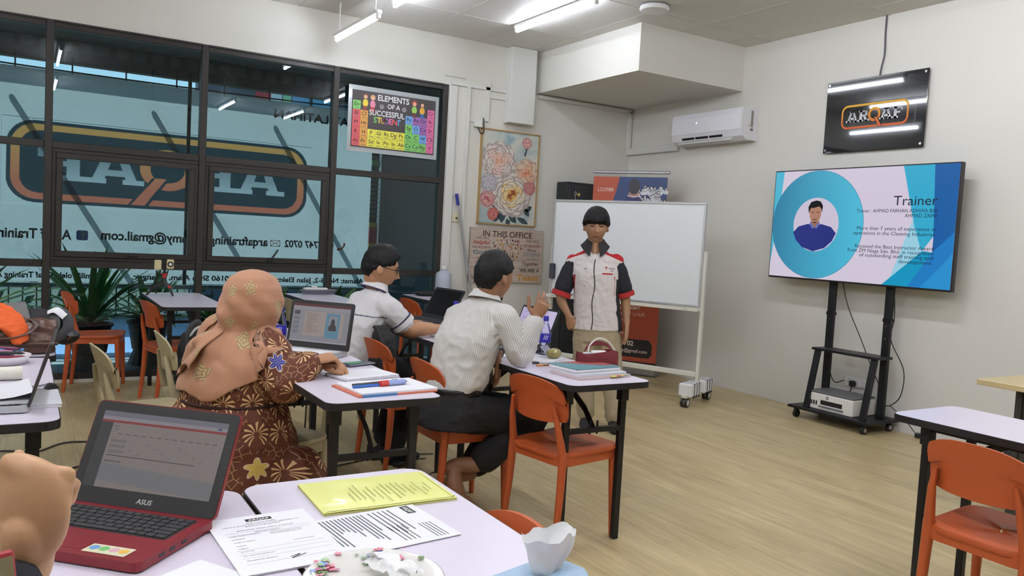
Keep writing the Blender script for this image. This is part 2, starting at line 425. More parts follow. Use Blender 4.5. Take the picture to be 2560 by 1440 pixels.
# slab letters, unit height, drawn with overlapping strokes: list of polygons, advance width
def slab(ch):
    t = .2
    if ch == 'A': return [[(.10,0),(.34,0),(.60,1),(.42,1)], [(.86,0),(1.12,0),(.80,1),(.60,1)], [(.30,.24),(.90,.24),(.86,.42),(.36,.42)], [(-.02,0),(.44,0),(.44,.16),(-.02,.16)], [(.78,0),(1.24,0),(1.24,.16),(.78,.16)], [(.30,.86),(.80,.86),(.80,1),(.30,1)]], 1.22
    if ch == 'R': return [[(.10,0),(.36,0),(.36,1),(.10,1)], [(-.02,0),(.48,0),(.48,.16),(-.02,.16)], [(-.02,.84),(.70,.84),(.70,1),(-.02,1)], [(.62,1),(.88,.92),(.88,.54),(.62,.46),(.62,.62),(.66,.66),(.66,.8),(.62,.84)], [(.36,.44),(.66,.44),(.66,.60),(.36,.60)], [(.46,.46),(.70,.46),(.96,0),(.70,0)], [(.68,0),(1.06,0),(1.06,.16),(.68,.16)]], 1.04
    if ch == 'F': return [[(.10,0),(.36,0),(.36,1),(.10,1)], [(-.02,0),(.50,0),(.50,.16),(-.02,.16)], [(-.02,.82),(.92,.82),(.92,1),(-.02,1)], [(.76,.66),(.92,.66),(.92,.84),(.76,.84)], [(.36,.42),(.68,.42),(.68,.58),(.36,.58)]], .92
    return [], 1
def qring(cx, cy, R, r_, n=28, sx=1.):
    return [[(cx+R*sx*cos(a), cy+R*sin(a)), (cx+R*sx*cos(b), cy+R*sin(b)), (cx+r_*sx*cos(b), cy+r_*sin(b)), (cx+r_*sx*cos(a), cy+r_*sin(a))] for a, b in ((2*pi*k/n, 2*pi*(k+1)/n) for k in range(n))]
def ring_poly(outer, inner):
    n = len(outer); return [[outer[i], outer[(i+1) % n], inner[(i+1) % n], inner[i]] for i in range(n)]
def logo(T, w_, h, layers, flip=1, dz=.0012):
    """rounded plate, orange outline, slab letters A R (Q) A F and the Q with its long tail.  layers: dict of M collectors"""
    def put(m, polys, z):
        for p in polys: m.poly([T @ V((x*flip, y, z)) for x, y in p])
    if 'plate' in layers: put(layers['plate'], [rrect(w_, h, h*.30, 8)], 0)
    o_ = rrect(w_*.975, h*.92, h*.27, 8); i_ = rrect(w_*.925, h*.76, h*.20, 8)
    put(layers['ring'], ring_poly(o_, i_), dz)
    lh = h*.42; base = -lh*.5
    adv = .5*sum(slab(c)[1] for c in 'ARAF'); tot = sum(slab(c)[1] for c in 'ARAF')+1.02
    s = w_*.82/tot; sy = lh; x = -w_*.41
    for c in 'AR':
        ps, a = slab(c); lm = layers['silver']; lm = lm.append(M()) or lm[-1] if isinstance(lm, list) else lm; put(lm, [[(x+px*s, base+py*sy) for px, py in p] for p in ps], dz*2); x += a*s
    cx = x+.5*s; R = .62*s
    put(layers['ring'], qring(cx, 0.02*h, lh*.64, lh*.40, 28, .56*s/(lh*.64)*1.08), dz*3)
    put(layers['ring'], [[(cx+.02*s, -lh*.22), (cx+.26*s, -lh*.22), (cx+.78*s, -h*.46), (cx+.50*s, -h*.46)]], dz*4)
    if 'cut' in layers:
        put(layers['cut'], [[(cx-.05*s, -lh*.22), (cx+.02*s, -lh*.22), (cx+.50*s, -h*.47), (cx+.42*s, -h*.47)], [(cx+.26*s, -lh*.22), (cx+.33*s, -lh*.22), (cx+.86*s, -h*.47), (cx+.78*s, -h*.47)]], dz*3.6)
    x += 1.02*s
    for c in 'AF':
        ps, a = slab(c); lm = layers['silver']; lm = lm.append(M()) or lm[-1] if isinstance(lm, list) else lm; put(lm, [[(x+px*s, base+py*sy) for px, py in p] for p in ps], dz*2); x += a*s
BY = 1.5
bn = thing('printed_banner', 'large white outdoor banner with dark rounded logo and contact details, read from behind', 'banner', (-5.35, BY, .70))
bt = M(); lx0, lx1, lz0, lz1 = 5.35-4.67-1.44, 5.35-4.67+1.44, 1.125-.40, 1.125+.40
for xa, xb, za, zb in ((-2.7, 2.82, 0, lz0), (-2.7, 2.82, lz1, 1.98), (-2.7, lx0, lz0, lz1), (lx1, 2.82, lz0, lz1)):
    bt.grid(lambda u, v: (xa+(xb-xa)*u, 0, za+(zb-za)*v), 30, 8)
bt.obj('fabric', banner_mat(), bn, smooth=True, ang=0)
# logo panel: part of the fabric whose print is a colour attribute (translucent, so daylight shows through)
class Cap:
    def __init__(s, lst, col): s.l = lst; s.c = col
    def poly(s, pts, mi=0): s.l.append((pts[0].z, [(p.x, p.y) for p in pts], s.c))
import numpy as np
caps = []
logo(I4, 2.80, .76, dict(plate=Cap(caps, 'p'), ring=Cap(caps, 'o'), silver=Cap(caps, 's'), cut=Cap(caps, 'p')), 1, .003)
caps.sort(key=lambda c: c[0])
LW, LH, nx, ny = 2.88, .80, 520, 150
gx, gy = np.meshgrid(np.linspace(-LW/2, LW/2, nx+1), np.linspace(-LH/2, LH/2, ny+1)); px = gx.ravel(); py = gy.ravel()
colr = np.tile(np.array(lin((214,222,224))[:3]), (len(px), 1))
for z_, p, c_ in caps:
    ins = np.zeros(len(px), bool); n = len(p)
    for i in range(n):
        (x1, y1), (x2, y2) = p[i], p[(i+1) % n]
        if y1 == y2: continue
        ins ^= ((y1 > py) != (y2 > py)) & (px < (x2-x1)*(py-y1)/(y2-y1)+x1)
    f = np.clip((py[ins]+.2)/.4, 0, 1)[:, None]
    def lc(c): return np.array(lin(c)[:3])
    if c_ == 'p': colr[ins] = lc((34,66,76))
    elif c_ == 'o': colr[ins] = lc((214,122,98))*(1-f)+lc((222,164,98))*f
    else: colr[ins] = lc((196,210,216))*(1-f)+lc((84,106,118))*f
LP = frame((5.35-4.67, -.004, 1.125), (-1,0,0), (0,0,1), (0,-1,0))
lg_ = M(LP); lg_.add([(a, b_, 0) for a, b_ in zip(px.tolist(), py.tolist())], [(j*(nx+1)+i, j*(nx+1)+i+1, (j+1)*(nx+1)+i+1, (j+1)*(nx+1)+i) for j in range(ny) for i in range(nx)])
def lp_mat():
    m = bpy.data.materials.new('banner_print'); m.use_nodes = True; t = m.node_tree; t.nodes.clear()
    o = t.nodes.new('ShaderNodeOutputMaterial'); d = t.nodes.new('ShaderNodeBsdfDiffuse'); tl = t.nodes.new('ShaderNodeBsdfTranslucent'); mx = t.nodes.new('ShaderNodeMixShader'); at = t.nodes.new('ShaderNodeAttribute'); at.attribute_name = 'print'
    L(t, at.outputs['Color'], d.inputs[0]); L(t, at.outputs['Color'], tl.inputs[0]); mx.inputs[0].default_value = .45
    L(t, d.outputs[0], mx.inputs[1]); L(t, tl.outputs[0], mx.inputs[2]); L(t, mx.outputs[0], o.inputs[0]); return m
lgo = lg_.obj('logo_print', lp_mat(), bn, smooth=True, ang=0)
at_ = lgo.data.color_attributes.new('print', 'FLOAT_COLOR', 'POINT'); at_.data.foreach_set('color', np.hstack([colr, np.ones((len(px), 1))]).astype(np.float32).ravel())
DK = ink('print_teal', (18,44,54))
tm = M()
def bt_text(s, xr, xl, z, size, **k):
    tm = M(); tm.text(s, size, frame((5.35+xr, -.034, z-.70), (-1,0,0), (0,0,1), (0,-1,0)), 'L', width=abs(xl-xr), bold=.03, **k); tm.obj('lettering', DK, bn)
bt_text('PUSAT LATIHAN', -2.60, -3.66, 2.50, .125); bt_text('03-7747 0702', -2.95, -3.50, 1.125, .105)
bt_text('arqaftrainingacademy@gmail.com', -3.68, -5.28, 1.125, .125); bt_text('Arqaf Training Academy', -5.53, -6.62, 1.11, .13)
bt_text('Alamat: No. 8-2, Jalan Elektron F U16/F, 40160 Shah Alam, Selangor.', -2.58, -5.0, .742, .075)
bt_text('Dimiliki oleh Arqaf Training Academy', -5.285, -6.35, .742, .075)
ic = M(); ic.prism(rrect(.10,.095,.02), .0, .003, T=frame((5.35-5.44, -.034, 1.155-.7), (-1,0,0), (0,0,1), (0,-1,0)))
ic.obj('square_icon', ink('print_blue', (50,130,230)), bn)
tf = M(); tf.text('f', .11, frame((5.35-5.435, -.04, 1.12-.7), (-1,0,0), (0,0,1), (0,-1,0)), 'C', bold=.03); tf.obj('icon_letter', ink('print_pale', (170,190,198)), bn)
ml = M(); T1 = frame((5.35-3.60, -.034, 1.158-.7), (-1,0,0), (0,0,1), (0,-1,0))
for a, b_ in (((-.05,-.032),(.05,-.032)), ((.05,-.032),(.05,.032)), ((.05,.032),(-.05,.032)), ((-.05,.032),(-.05,-.032)), ((-.05,.032),(0,-.004)), ((.05,.032),(0,-.004)), ((-.05,-.032),(-.01,.002)), ((.05,-.032),(.01,.002))):
    ml.tube([T1 @ V((*a, 0)), T1 @ V((*b_, 0))], .003, n=5)
ml.obj('envelope_icon', ink('print_red', (196,96,84)), bn)
ph = M(); ph.tube([T1 @ V((-.73+x, y, 0)) for x, y in ((-.045,.035), (-.04,.0), (-.01,-.03), (.035,-.04))], [.014,.009,.009,.014], n=8); ph.obj('phone_icon', ink('print_red2', (255,120,90)), bn)
cb = M(); cb.tube(bez([(-2.6,-.02,2.06), (-1.9,0,2.02), (-.6,-.01,1.99), (.8,0,1.99), (2.0,-.01,2.0), (2.8,0,2.03)], 6), .008, n=6)
for k in range(12): cb.cyl((-2.5+k*.46, 0, 1.97), (-2.5+k*.46, 0, 2.13), .007, n=6)
cb.obj('hanging_cable', mat('cable_dark', (30,34,36), .6), bn)
M().tube([(-2.72,0,-.03), (2.82,0,-.03)], .022, n=8).obj('bottom_pipe', mat('pipe_grey', (128,136,134), .5), bn, smooth=True)
# steel struts behind the banner (cast the slanting shadows)
sb = thing('steel_brace', 'slanting grey steel braces standing behind the banner', 'brace', (-4.5, 1.6, .7))
for x, l in ((-1.15,1.3), (.05,1.5), (1.25,1.5)):
    M().tube([(x-.45,.015,1.85), (x+.62,.015,.1)], .026, n=6).obj('strut', mat('steel_grey', (70,82,88), .6), sb)
M().cyl((-.02,-.2,0.), (-.02,-.2,2.12), .018, n=8).obj('pole', mat('pole_dark', (34,38,42), .5), sb)
# side ladder strip between banner and wall
ld = thing('cable_ladder', 'narrow upright outdoor ladder strip with red and yellow sign at its middle', 'ladder', (-2.47, 1.52, .0))
M().box((0, .03, 1.4), (.10, .01, 2.8)).obj('backing', mat('dark_void', (34,52,60), .8), ld)  # dark sheet stands in for the unlit gap behind the rungs
for k in range(14): M().box((0, 0, 1.52+k*.052), (.10, .012, .012)).obj('rung', mat('rung_grey', (120,134,140), .5), ld)
M().box((0, -.005, 1.30), (.095, .012, .19)).obj('red_sign', mat('sign_red', (168,40,60), .5), ld); M().box((0, -.004, 1.42), (.095, .012, .05)).obj('yellow_band', mat('sign_yellow', (196,170,70), .5), ld)
M().box((0, -.004, 1.185), (.095, .012, .04)).obj('yellow_band', mat('sign_yellow'), ld); M().box((0, -.004, 2.13), (.10, .012, .06)).obj('green_tag', mat('tag_green', (120,190,110), .5), ld)
# house across the road, seen through the gap above the banner
hb = thing('opposite_building', 'far building with red and white wall panels seen above the banner', 'building', (-.6, 12.4, 0))
M().box((0, 0, 2.28), (4.0, .3, 5.45)).obj('wall', mat('far_wall', (70,84,96), .8), hb)
for (xa, xb, c, nm) in ((-.72,-.36,(176,40,56),'red_panel'), (-.36,-.10,(196,214,214),'white_panel'), (-.08,.12,(126,196,150),'green_panel'), (.15,.56,(70,150,190),'window'), (.62,1.1,(70,150,190),'window')):
    M().box(((xa+xb)/2, -.16, 4.42), (xb-xa, .03, .30)).obj(nm, mat('far_'+nm+str(c[0]), c, .5), hb)
M().box((-4.3, 16, -.5), (60, 26, .1)).obj('street_ground', mat('street', (70,86,70), .9, var=.3, scale=1.2)); struct(bpy.data.objects['street_ground'])
hd = M()
random.seed(3)
for k in range(420):
    c = V((random.uniform(-9, 0), random.uniform(4.2, 5.4), random.uniform(-.4, .75))); a = random.uniform(0, 6.28); n_ = V((cos(a), sin(a), random.uniform(-.5, .9))).normalized(); u_ = n_.orthogonal().normalized()*.11; v_ = n_.cross(u_)*.5
    hd.poly([c-u_, c-v_, c+u_, c+v_])
tag(hd.obj('hedge', mat('hedge_leaf', (34,62,46), .7, var=.4, scale=6)), 'dark green hedge growing beyond the balcony railing', 'hedge')
# ------------------------------------------------------------------ lamps and ceiling things
BLK = mat('black_plastic', (26,26,27), .4); BLKM = mat('black_metal', (24,24,26), .42, metal=.3); GREYP = mat('grey_plastic', (120,120,122), .5)
WPL = mat('white_plastic', (226,226,222), .35); CHROME = mat('chrome', (190,190,190), .2, metal=1.)
EMI = mat('tube_light', (255,255,255), .5, emit=(236,242,255), estr=TUBE)
EMI2 = mat('tube_light_bright', (255,255,255), .5, emit=(240,243,255), estr=TUBE2)
def lamp(loc, label, hang=0., k=1., e=None):
    t = thing('tube_lamp', label, 'lamp', loc, 0, 'ceiling tube lamps')
    M().box((0,0,-.018-hang), (.05, 1.24*k, .034), b=.006).obj('batten', WPL, t)
    M().cyl((0,-.585*k,-.058-hang), (0,.585*k,-.058-hang), .0145, n=12).obj('tube', e or EMI, t, smooth=True)
    for s in (-1, 1): M().box((0, s*.6*k, -.05-hang), (.034,.03,.046), b=.006).obj('lamp_holder', WPL, t)
    if hang:
        for s in (-1, 1): M().cyl((0,s*.42,-hang), (0,s*.42,0), .006, n=6).obj('rod', WPL, t)
lamp((-2.08,-1.425,H), 'bright tube lamp on the ceiling beside the round white access point')
lamp((-3.27,-1.39,H), 'tube lamp cut off by the top edge above the window poster')
lamp((-3.60,-.78,H), 'thin tube lamp hanging just in front of the white wall above the window', .25, .82)
for k, (x, y) in enumerate(((-2.05,-4.1), (-2.0,-6.5), (-3.12,-6.4), (-5.58,-4.1), (-5.55,-6.5), (-6.9,-2.8), (-6.9,-6.5))):  # last two are unseen lamps, added to fill the room with light
    lamp((x, y, H), ('tube lamp mirrored in the window beside the poster edge', 'tube lamp mirrored in the window under the poster, right of the other', 'tube lamp mirrored in the window pane left of the poster', 'upper tube lamp mirrored in the window near its left mullion', 'lower tube lamp mirrored in the window near its left mullion', 'added unseen fill tube lamp on the ceiling left of the frame, nearest the window', 'added unseen fill tube lamp on the ceiling left of the camera, far from the window')[k], e=EMI2)
f = thing('ceiling_fan', 'grey three-blade ceiling fan mirrored in the window glass', 'fan', (-4.5,-4.3,H))
FM = mat('fan_grey', (96,98,100), .4)
M().cyl((0,0,0), (0,0,-.42), .012, n=8).obj('down_rod', FM, f); M().lathe([(.02,0),(.06,-.02),(.10,-.06),(.11,-.11),(.07,-.15),(.01,-.16)], 20, (0,0,-.40)).obj('motor', FM, f, smooth=True)
for k in range(3):
    a = k*2*pi/3+.4; m_ = M(TR(rz=a)); m_.box((.42,0,-.49), (.62,.13,.008), b=.003, R=Euler((.18,0,0)).to_matrix()); m_.box((.12,0,-.485), (.1,.04,.012)); m_.obj('blade', FM, f)
ap = thing('access_point', 'round flat white access point on the ceiling above the corner bulkhead', 'access point', (-1.55,-2.11,H))
M().lathe([(.10,0),(.118,-.012),(.122,-.03),(.112,-.044),(.06,-.05),(.0,-.05)][:5]+[(.002,-.05)], 36).obj('housing', WPL, ap, smooth=True)
M().lathe([(.112,-.001),(.124,-.008),(.124,-.012),(.11,-.012)], 36).obj('rim', mat('rim_grey', (150,152,158), .4), ap, smooth=True)

# ------------------------------------------------------------------ air conditioner
ac = thing('air_conditioner', 'white split air conditioner on the right wall below the bulkhead', 'air conditioner', (0,-1.40,2.40))
prof = [(0,.0), (-.13,.0), (-.185,.035), (-.205,.10), (-.205,.25), (-.19,.30), (0,.315)]
Ly = .475
M().loft([[V((x, y, z)) for x, z in prof] for y in (-Ly, -Ly+.006, Ly-.006, Ly)]).obj('body', mat('ac_white', (224,224,228), .25, coat=.3), ac)
M().loft([[V((x*1.012-.001, y, z)) for x, z in prof[3:6]]+[V((-.1,y,.27)), V((-.1,y,.12))] for y in (-Ly+.03, Ly-.004)]).obj('front_panel', mat('ac_panel', (232,232,238), .15, coat=.5), ac)
for k in range(3): M().box((-.176, .29-.19*k-.05, .052), (.03, .17, .042), R=Euler((0,-.75,0)).to_matrix()).obj('vent_slot', BLK, ac)
M().box((-.168, .03, .018), (.045, .72, .006), b=.002, R=Euler((0,-.55,0)).to_matrix()).obj('louvre', WPL, ac)
M().box((-.2078, .12, .2), (.002,.014,.02)).obj('display', mat('ac_led', (220,214,255), .4, emit=(220,210,255), estr=1.2), ac)
lb = M(); lb.box((-.07,-Ly-.0006,.2), (.035,.001,.16)); lb.obj('spec_label', mat('label_grey', (170,172,170), .6), ac)
lt = M(); 
for k in range(14): lt.box((-.07,-Ly-.0014,.13+k*.0105), (.028,.001,.005))
lt.box((-.07,-Ly-.0014,.10), (.035,.001,.022)); lt.obj('label_print', mat('label_dark', (96,98,98), .6), ac)
wt = M(); wt.add([(-.118,-Ly-.001,.13), (-.098,-Ly-.001,.13), (-.108,-Ly-.001,.15)], [(0,1,2)]); wt.obj('warning_mark', mat('warn_yellow', (206,170,50), .5), ac)
# ------------------------------------------------------------------ black acrylic sign
sg = thing('wall_sign', 'glossy black acrylic sign with silver and orange logo above the television', 'sign', (-.03, -3.119, 2.53))
M().box((0,0,0), (.008, .908, .60), b=.002).obj('panel', mat('black_acrylic', (22,23,26), .03, spec=.6, coat=.4), sg)
T0 = frame((-.0052,-.01,-.012), (0,-1,0), (0,0,1), (-1,0,0)); lay = dict(ring=M(), silver=[], cut=M())
logo(T0, .62, .215, lay, 1, .0005)
lay['ring'].obj('logo_outline', ink('sign_orange', (206,96,44), (222,168,60), -.09, .08), sg); [q.obj('logo_letter', _mats.get('sign_silver') or ink('sign_silver', (226,228,230), (130,134,140), -.05, .045), sg) for q in lay['silver']]; lay['cut'].obj('logo_gap', mat('black_acrylic'), sg)
for a in (-1, 1):
    for b_ in (-1, 1): M().cyl((-.009, a*.43, b_*.275), (.03, a*.43, b_*.275), .010, n=12).obj('standoff', CHROME, sg, smooth=True)
c = M(); c.tube(bez([(-.008,-3.155,H), (-.009,-3.156,3.16), (-.012,-3.165,3.0), (-.016,-3.15,2.90), (-.018,-3.14,2.80)], 6), .0065, n=8)
tag(c.obj('sign_cable', mat('cable_grey', (74,74,84), .5), smooth=True), 'dark grey cable running from the ceiling down to the black wall sign', 'cable')
# ------------------------------------------------------------------ television on its stand
st = thing('television_stand', 'black wheeled metal television stand with shelf holding the printer', 'stand', (0,-3.22,0))
SM = mat('stand_metal', (30,31,34), .45, metal=.4)
M().box((-.235,.02,.09), (.42,.74,.022), b=.004).obj('base_plate', SM, st)
for y in (.255,-.262):
    M().box((-.15,y,.62), (.035,.062,1.04), b=.004).obj('post', SM, st); M().box((-.15,y,1.0), (.03,.05,.9), b=.004).obj('inner_post', SM, st)
    h_ = M(); h_.box((-.15,y,.875), (.045,.072,.03), b=.004); h_.obj('collar', SM, st)
    for z in (.83,.73): M().cyl((-.165,y,z), (-.172,y,z), .010, n=10).obj('bolt', CHROME, st)
    M().box((-.355,y-.02,.335), (.03,.05,.50), b=.003, R=Euler((0,.20,0)).to_matrix()).obj('front_leg', SM, st)
M().box((-.235,-.02,.583), (.20,.60,.02), b=.003).obj('shelf', SM, st)
M().box((-.14,0,1.5), (.02,.62,.06)).obj('cross_bar', SM, st)
for x in (-.40,-.08):
    for y in (.33,-.30):
        w_ = thing('caster', '', '') if False else None
        c = M(); c.box((x,y,.066), (.03,.03,.03)); co = c.obj('caster', SM, st); k = M(); k.cyl((x,y-.012,.032), (x,y+.012,.032), .032, n=16); k.obj('wheel', BLK, co, smooth=True)
        k = M(); k.cyl((x,y-.0135,.032), (x,y+.0135,.032), .016, n=14); k.obj('hub', CHROME, co, smooth=True)
tv = thing('television', 'large flat television showing a trainer introduction slide', 'television', (-.20,-3.158,1.137))
TW, TH = 1.668, .940
M().box((.012,0,TH/2), (.045,TW,TH), b=.004).obj('casing', BLK, tv); M().box((.04,0,.35), (.05,.9,.5), b=.01).obj('back_cover', BLK, tv)
def em(name, c, s=1.): return mat('em_'+name, (0,0,0), .25, emit=c, estr=s*.88, spec=.5)
SW, SH = TW-.02, TH-.025
TS = frame((-.0112,0,TH/2+.003), (0,-1,0), (0,0,1), (-1,0,0))
def uv(u, v, z=0): return TS @ V(((u-.5)*SW, (v-.5)*SH, z))
def scr(name, polys, m, z, par):
    q = M()
    for p in polys: q.poly([uv(a, b_, z) for a, b_ in p])
    return q.obj(name, m, par)
sc = scr('screen', [[(0,0),(1,0),(1,1),(0,1)]], em('slide_bg', (206,196,214)), 0, tv)
scr('slide_shape', [[(0,1),(.055,1),(.035,.55),(0,.12)]], em('s1', (78,178,206)), .0004, sc)
for k, (c_, p) in enumerate([((52,166,202),[(.735,1),(.885,1),(.905,.42),(.845,.27)]), ((24,92,160),[(.885,1),(1,1),(1,.46),(.905,.29),(.905,.42)]), ((150,202,222),[(.80,.55),(.86,.27),(.71,.06)]),
        ((22,146,188),[(.86,.30),(.905,.29),(.80,0),(.67,0)]), ((30,120,190),[(.905,.29),(1,.46),(1,0),(.80,0)]), ((40,140,202),[(.96,.20),(1,.30),(1,0),(.86,0)])]):
    scr('slide_shape', [p], em('s_%d' % k, c_), .0005+.0001*k, sc)
cu, cv = .275, .5
def circ(r, n=56, cu=cu, cv=cv): return [(cu+r*cos(2*pi*k/n)/SW, cv+r*sin(2*pi*k/n)/SH) for k in range(n)]
def grad_em(name, c0, c1):
    m, t, p = nodemat(name); p.inputs['Base Color'].default_value = (0,0,0,1); p.inputs['Roughness'].default_value = .25
    tc = N(t, 'TexCoord'); sp = N(t, 'SeparateXYZ'); L(t, tc.outputs['Object'], sp.inputs[0])
    f = math_(t, 'DIVIDE', math_(t, 'SUBTRACT', .80, sp.outputs['Y']), .85)
    L(t, mixc(t, f, lin(c0), lin(c1)), p.inputs['Emission Color']); p.inputs['Emission Strength'].default_value = .85; return m
scr('ring_outline', [circ(.455)], em('ringline', (40,110,150)), .0012, sc)
scr('ring', ring_poly(circ(.452), circ(.226)), grad_em('ring_grad', (52,128,164), (80,186,216)), .0014, sc)
scr('portrait_ground', [circ(.226)], em('pgr', (200,190,210)), .0016, sc)
def pp(pts, s=.226): return [(cu-.005+x*s/SW, cv+y*s/SH) for x, y in pts]
scr('portrait_shirt', [pp([(-.95,-.31),(-.72,-.08),(-.30,.02),(0,-.04),(.30,.02),(.72,-.08),(.95,-.31),(.8,-.6),(.5,-.86),(0,-1),(-.5,-.86),(-.8,-.6)])], em('pshirt', (40,50,124)), .0018, sc)
scr('portrait_neck', [pp([(-.17,.25),(.17,.25),(.2,.0),(0,-.14),(-.2,.0)])], em('pneck', (150,108,92)), .0020, sc)
scr('portrait_collar', [pp([(-.24,.04),(-.17,.08),(-.02,-.10),(-.10,-.16)]), pp([(.24,.04),(.17,.08),(.02,-.10),(.10,-.16)])], em('pcol', (96,110,180)), .0021, sc)
scr('portrait_face', [pp([(.27*cos(a)*(1 if sin(a) > 0 else .94), .42+.36*sin(a)) for a in [2*pi*k/30 for k in range(30)]])], em('pface', (170,124,104)), .0022, sc)
scr('portrait_hair', [pp([(-.30,.42),(-.33,.66),(-.22,.84),(0,.90),(.2,.86),(.31,.70),(.29,.44),(.25,.58),(.16,.68),(-.08,.62),(-.22,.62),(-.26,.50)])], em('phair', (20,18,24)), .0024, sc)
scr('portrait_features', [pp([(-.17,.47),(-.06,.47),(-.06,.445),(-.17,.445)]), pp([(.06,.47),(.17,.47),(.17,.445),(.06,.445)]), pp([(-.10,.20),(.10,.20),(.07,.17),(-.07,.17)]), pp([(-.08,.10),(.08,.10),(.06,.06),(-.06,.06)])], em('pfeat', (60,36,34)), .0025, sc)
tx = M()
for s_, v, sz, wd in (('Trainer', .672,.105,.35), ('Trainer : AHMAD FARHAN ADHWA BIN', .612,.040,.665), ('AHMAD ZAINI', .572,.040,.25), ('More than 7 years of experience in', .462,.040,.65), ('operations in the Cleaning Industries', .420,.040,.68),
        ('Received the Best Instructor Award', .306,.040,.655), ('from ZM Niaga Sdn. Bhd. in recognition', .268,.040,.72), ('of outstanding staff training and', .230,.040,.61), ('development.', .190,.040,.27)):
    tx = M(); tx.text(s_, sz, frame(uv(.912, v), (0,-1,0), (0,0,1), (-1,0,0)), 'R', width=wd, z=.003); tx.obj('slide_text', em('stext', (34,40,62)), sc)
cs = thing('television_cables', 'black cables hanging from the television down behind the stand', 'cable', (0,-3.2,0))
for p in ([(-.12,.19,1.2), (-.1,.12,.95), (-.1,-.02,.7), (-.1,-.13,.5), (-.06,-.2,.33)], [(-.12,-.29,1.15), (-.1,-.3,.9), (-.09,-.28,.72), (-.08,-.40,.5), (-.09,-.40,.3), (-.06,-.30,.2), (-.03,-.22,.19)], [(-.12,.30,1.2), (-.1,.29,.9), (-.1,.27,.5), (-.1,.2,.31), (-.1,.1,.33)],
          [(-.06,-.30,.2), (-.05,-.42,.12), (-.05,-.52,.03)], [(-.05,-.60,.02), (-.06,-.8,.012), (-.1,-1.2,.008)]):
    M().tube(bez(p, 7), .004, n=6).obj('cable', BLK, cs, smooth=True)
M().box((-.05,-.56,.02), (.05,.07,.035), b=.006, R=Euler((0,0,.3)).to_matrix()).obj('power_brick', BLK, cs)
so = thing('wall_socket', 'white double wall socket with black plug behind the television stand', 'socket', (0,-3.15,.318))
M().box((-.006,0,0), (.012,.215,.09), b=.004).obj('face_plate', WPL, so)
M().box((-.03,.02,-.012), (.045,.05,.048), b=.01).obj('plug', BLK, so); M().tube([(-.04,.02,-.03), (-.045,.018,-.06), (-.04,.03,-.085)], .005, n=6).obj('plug_cord', BLK, so)
M().box((-.025,-.055,-.01), (.035,.05,.05), b=.008).obj('adapter', WPL, so)
for y, z in ((.065,.02), (.055,.0), (.075,.0)): M().box((-.0125,y,z), (.001,.006,.008)).obj('socket_hole', BLK, so)
pr = thing('printer', 'white and grey inkjet printer on the television stand base', 'printer', (-.24,-3.185,.101))
M().box((0,0,.066), (.29,.425,.132), b=.008).obj('body', mat('printer_white', (228,226,220), .4), pr)
M().box((.0,0,.141), (.285,.42,.018), b=.006).obj('lid', mat('printer_grey', (96,96,98), .45), pr)
M().box((-.1455,-.02,.066), (.003,.20,.036), b=.001).obj('paper_slot', BLK, pr); M().box((-.15,-.02,.034), (.02,.23,.006), b=.002).obj('paper_tray', mat('tray_grey', (84,84,86), .5), pr)
for k in range(4): M().box((-.1465,.188-k*.023,.055), (.004,.014,.034), b=.003).obj('ink_window', BLK, pr)
q = M(); q.cyl((-.1452,.02,.108), (-.1468,.02,.108), .013, n=18); q.obj('round_badge', mat('badge_grey', (90,92,96), .4), pr); q = M(); q.text('hp', .020, frame((-.1472,.02,.103), (0,-1,0), (0,0,1), (-1,0,0)), 'C', shear=.2, bold=.01); q.obj('badge_lettering', WPL, pr)
# ------------------------------------------------------------------ pictures on the back wall
rp = thing('rose_painting', 'framed painting of large pale pink and cream roses', 'painting', (-1.598,0,1.975))
PW, PH = .695, .965; GOLD = mat('frame_gold', (176,146,98), .4, metal=.3)
for c_, d in (((-PW/2,-.018,0),(.012,.036,PH)), ((PW/2,-.018,0),(.012,.036,PH)), ((0,-.018,PH/2),(PW+.012,.036,.012)), ((0,-.018,-PH/2),(PW+.012,.036,.012))): M().box(c_, d).obj('frame_bar', GOLD, rp)
def paint_bg():
    m, t, p = nodemat('rose_ground'); tc = N(t, 'TexCoord'); n = N(t, 'TexNoise', Scale=3.5, Detail=4, Distortion=1.); L(t, tc.outputs['Object'], n.inputs['Vector'])
    r = N(t, 'ValToRGB'); e = r.color_ramp.elements; e[0].position = .3; e[0].color = lin((134,164,176)); e[1].position = .7; e[1].color = lin((214,206,196)); x = e.new(.5); x.color = lin((196,200,190))
    L(t, n.outputs['Fac'], r.inputs[0]); L(t, r.outputs[0], p.inputs['Base Color']); p.inputs['Roughness'].default_value = .35; return m
M().box((0,-.016,0), (PW-.01,.012,PH-.01)).obj('canvas', paint_bg(), rp)
TP = frame((0,-.0226,0), (1,0,0), (0,0,1), (0,-1,0))
random.seed(11)
def petal(q, cx, cy, a, r0, r1, wid, z, mi, n=9):
    pts = []
    for k in range(n): 
        t_ = k/(n-1); th = a+(t_-.5)*wid; r_ = r1*(1-.22*abs(2*t_-1)**3)*random.uniform(.94,1.05); pts.append((cx+r_*cos(th), cy+r_*sin(th)))
    for k in range(3): th = a+(.5-k/2)*wid*.6; pts.append((cx+r0*cos(th), cy+r0*sin(th)))
    q.poly([TP @ V((x, y, z)) for x, y in pts], mi)
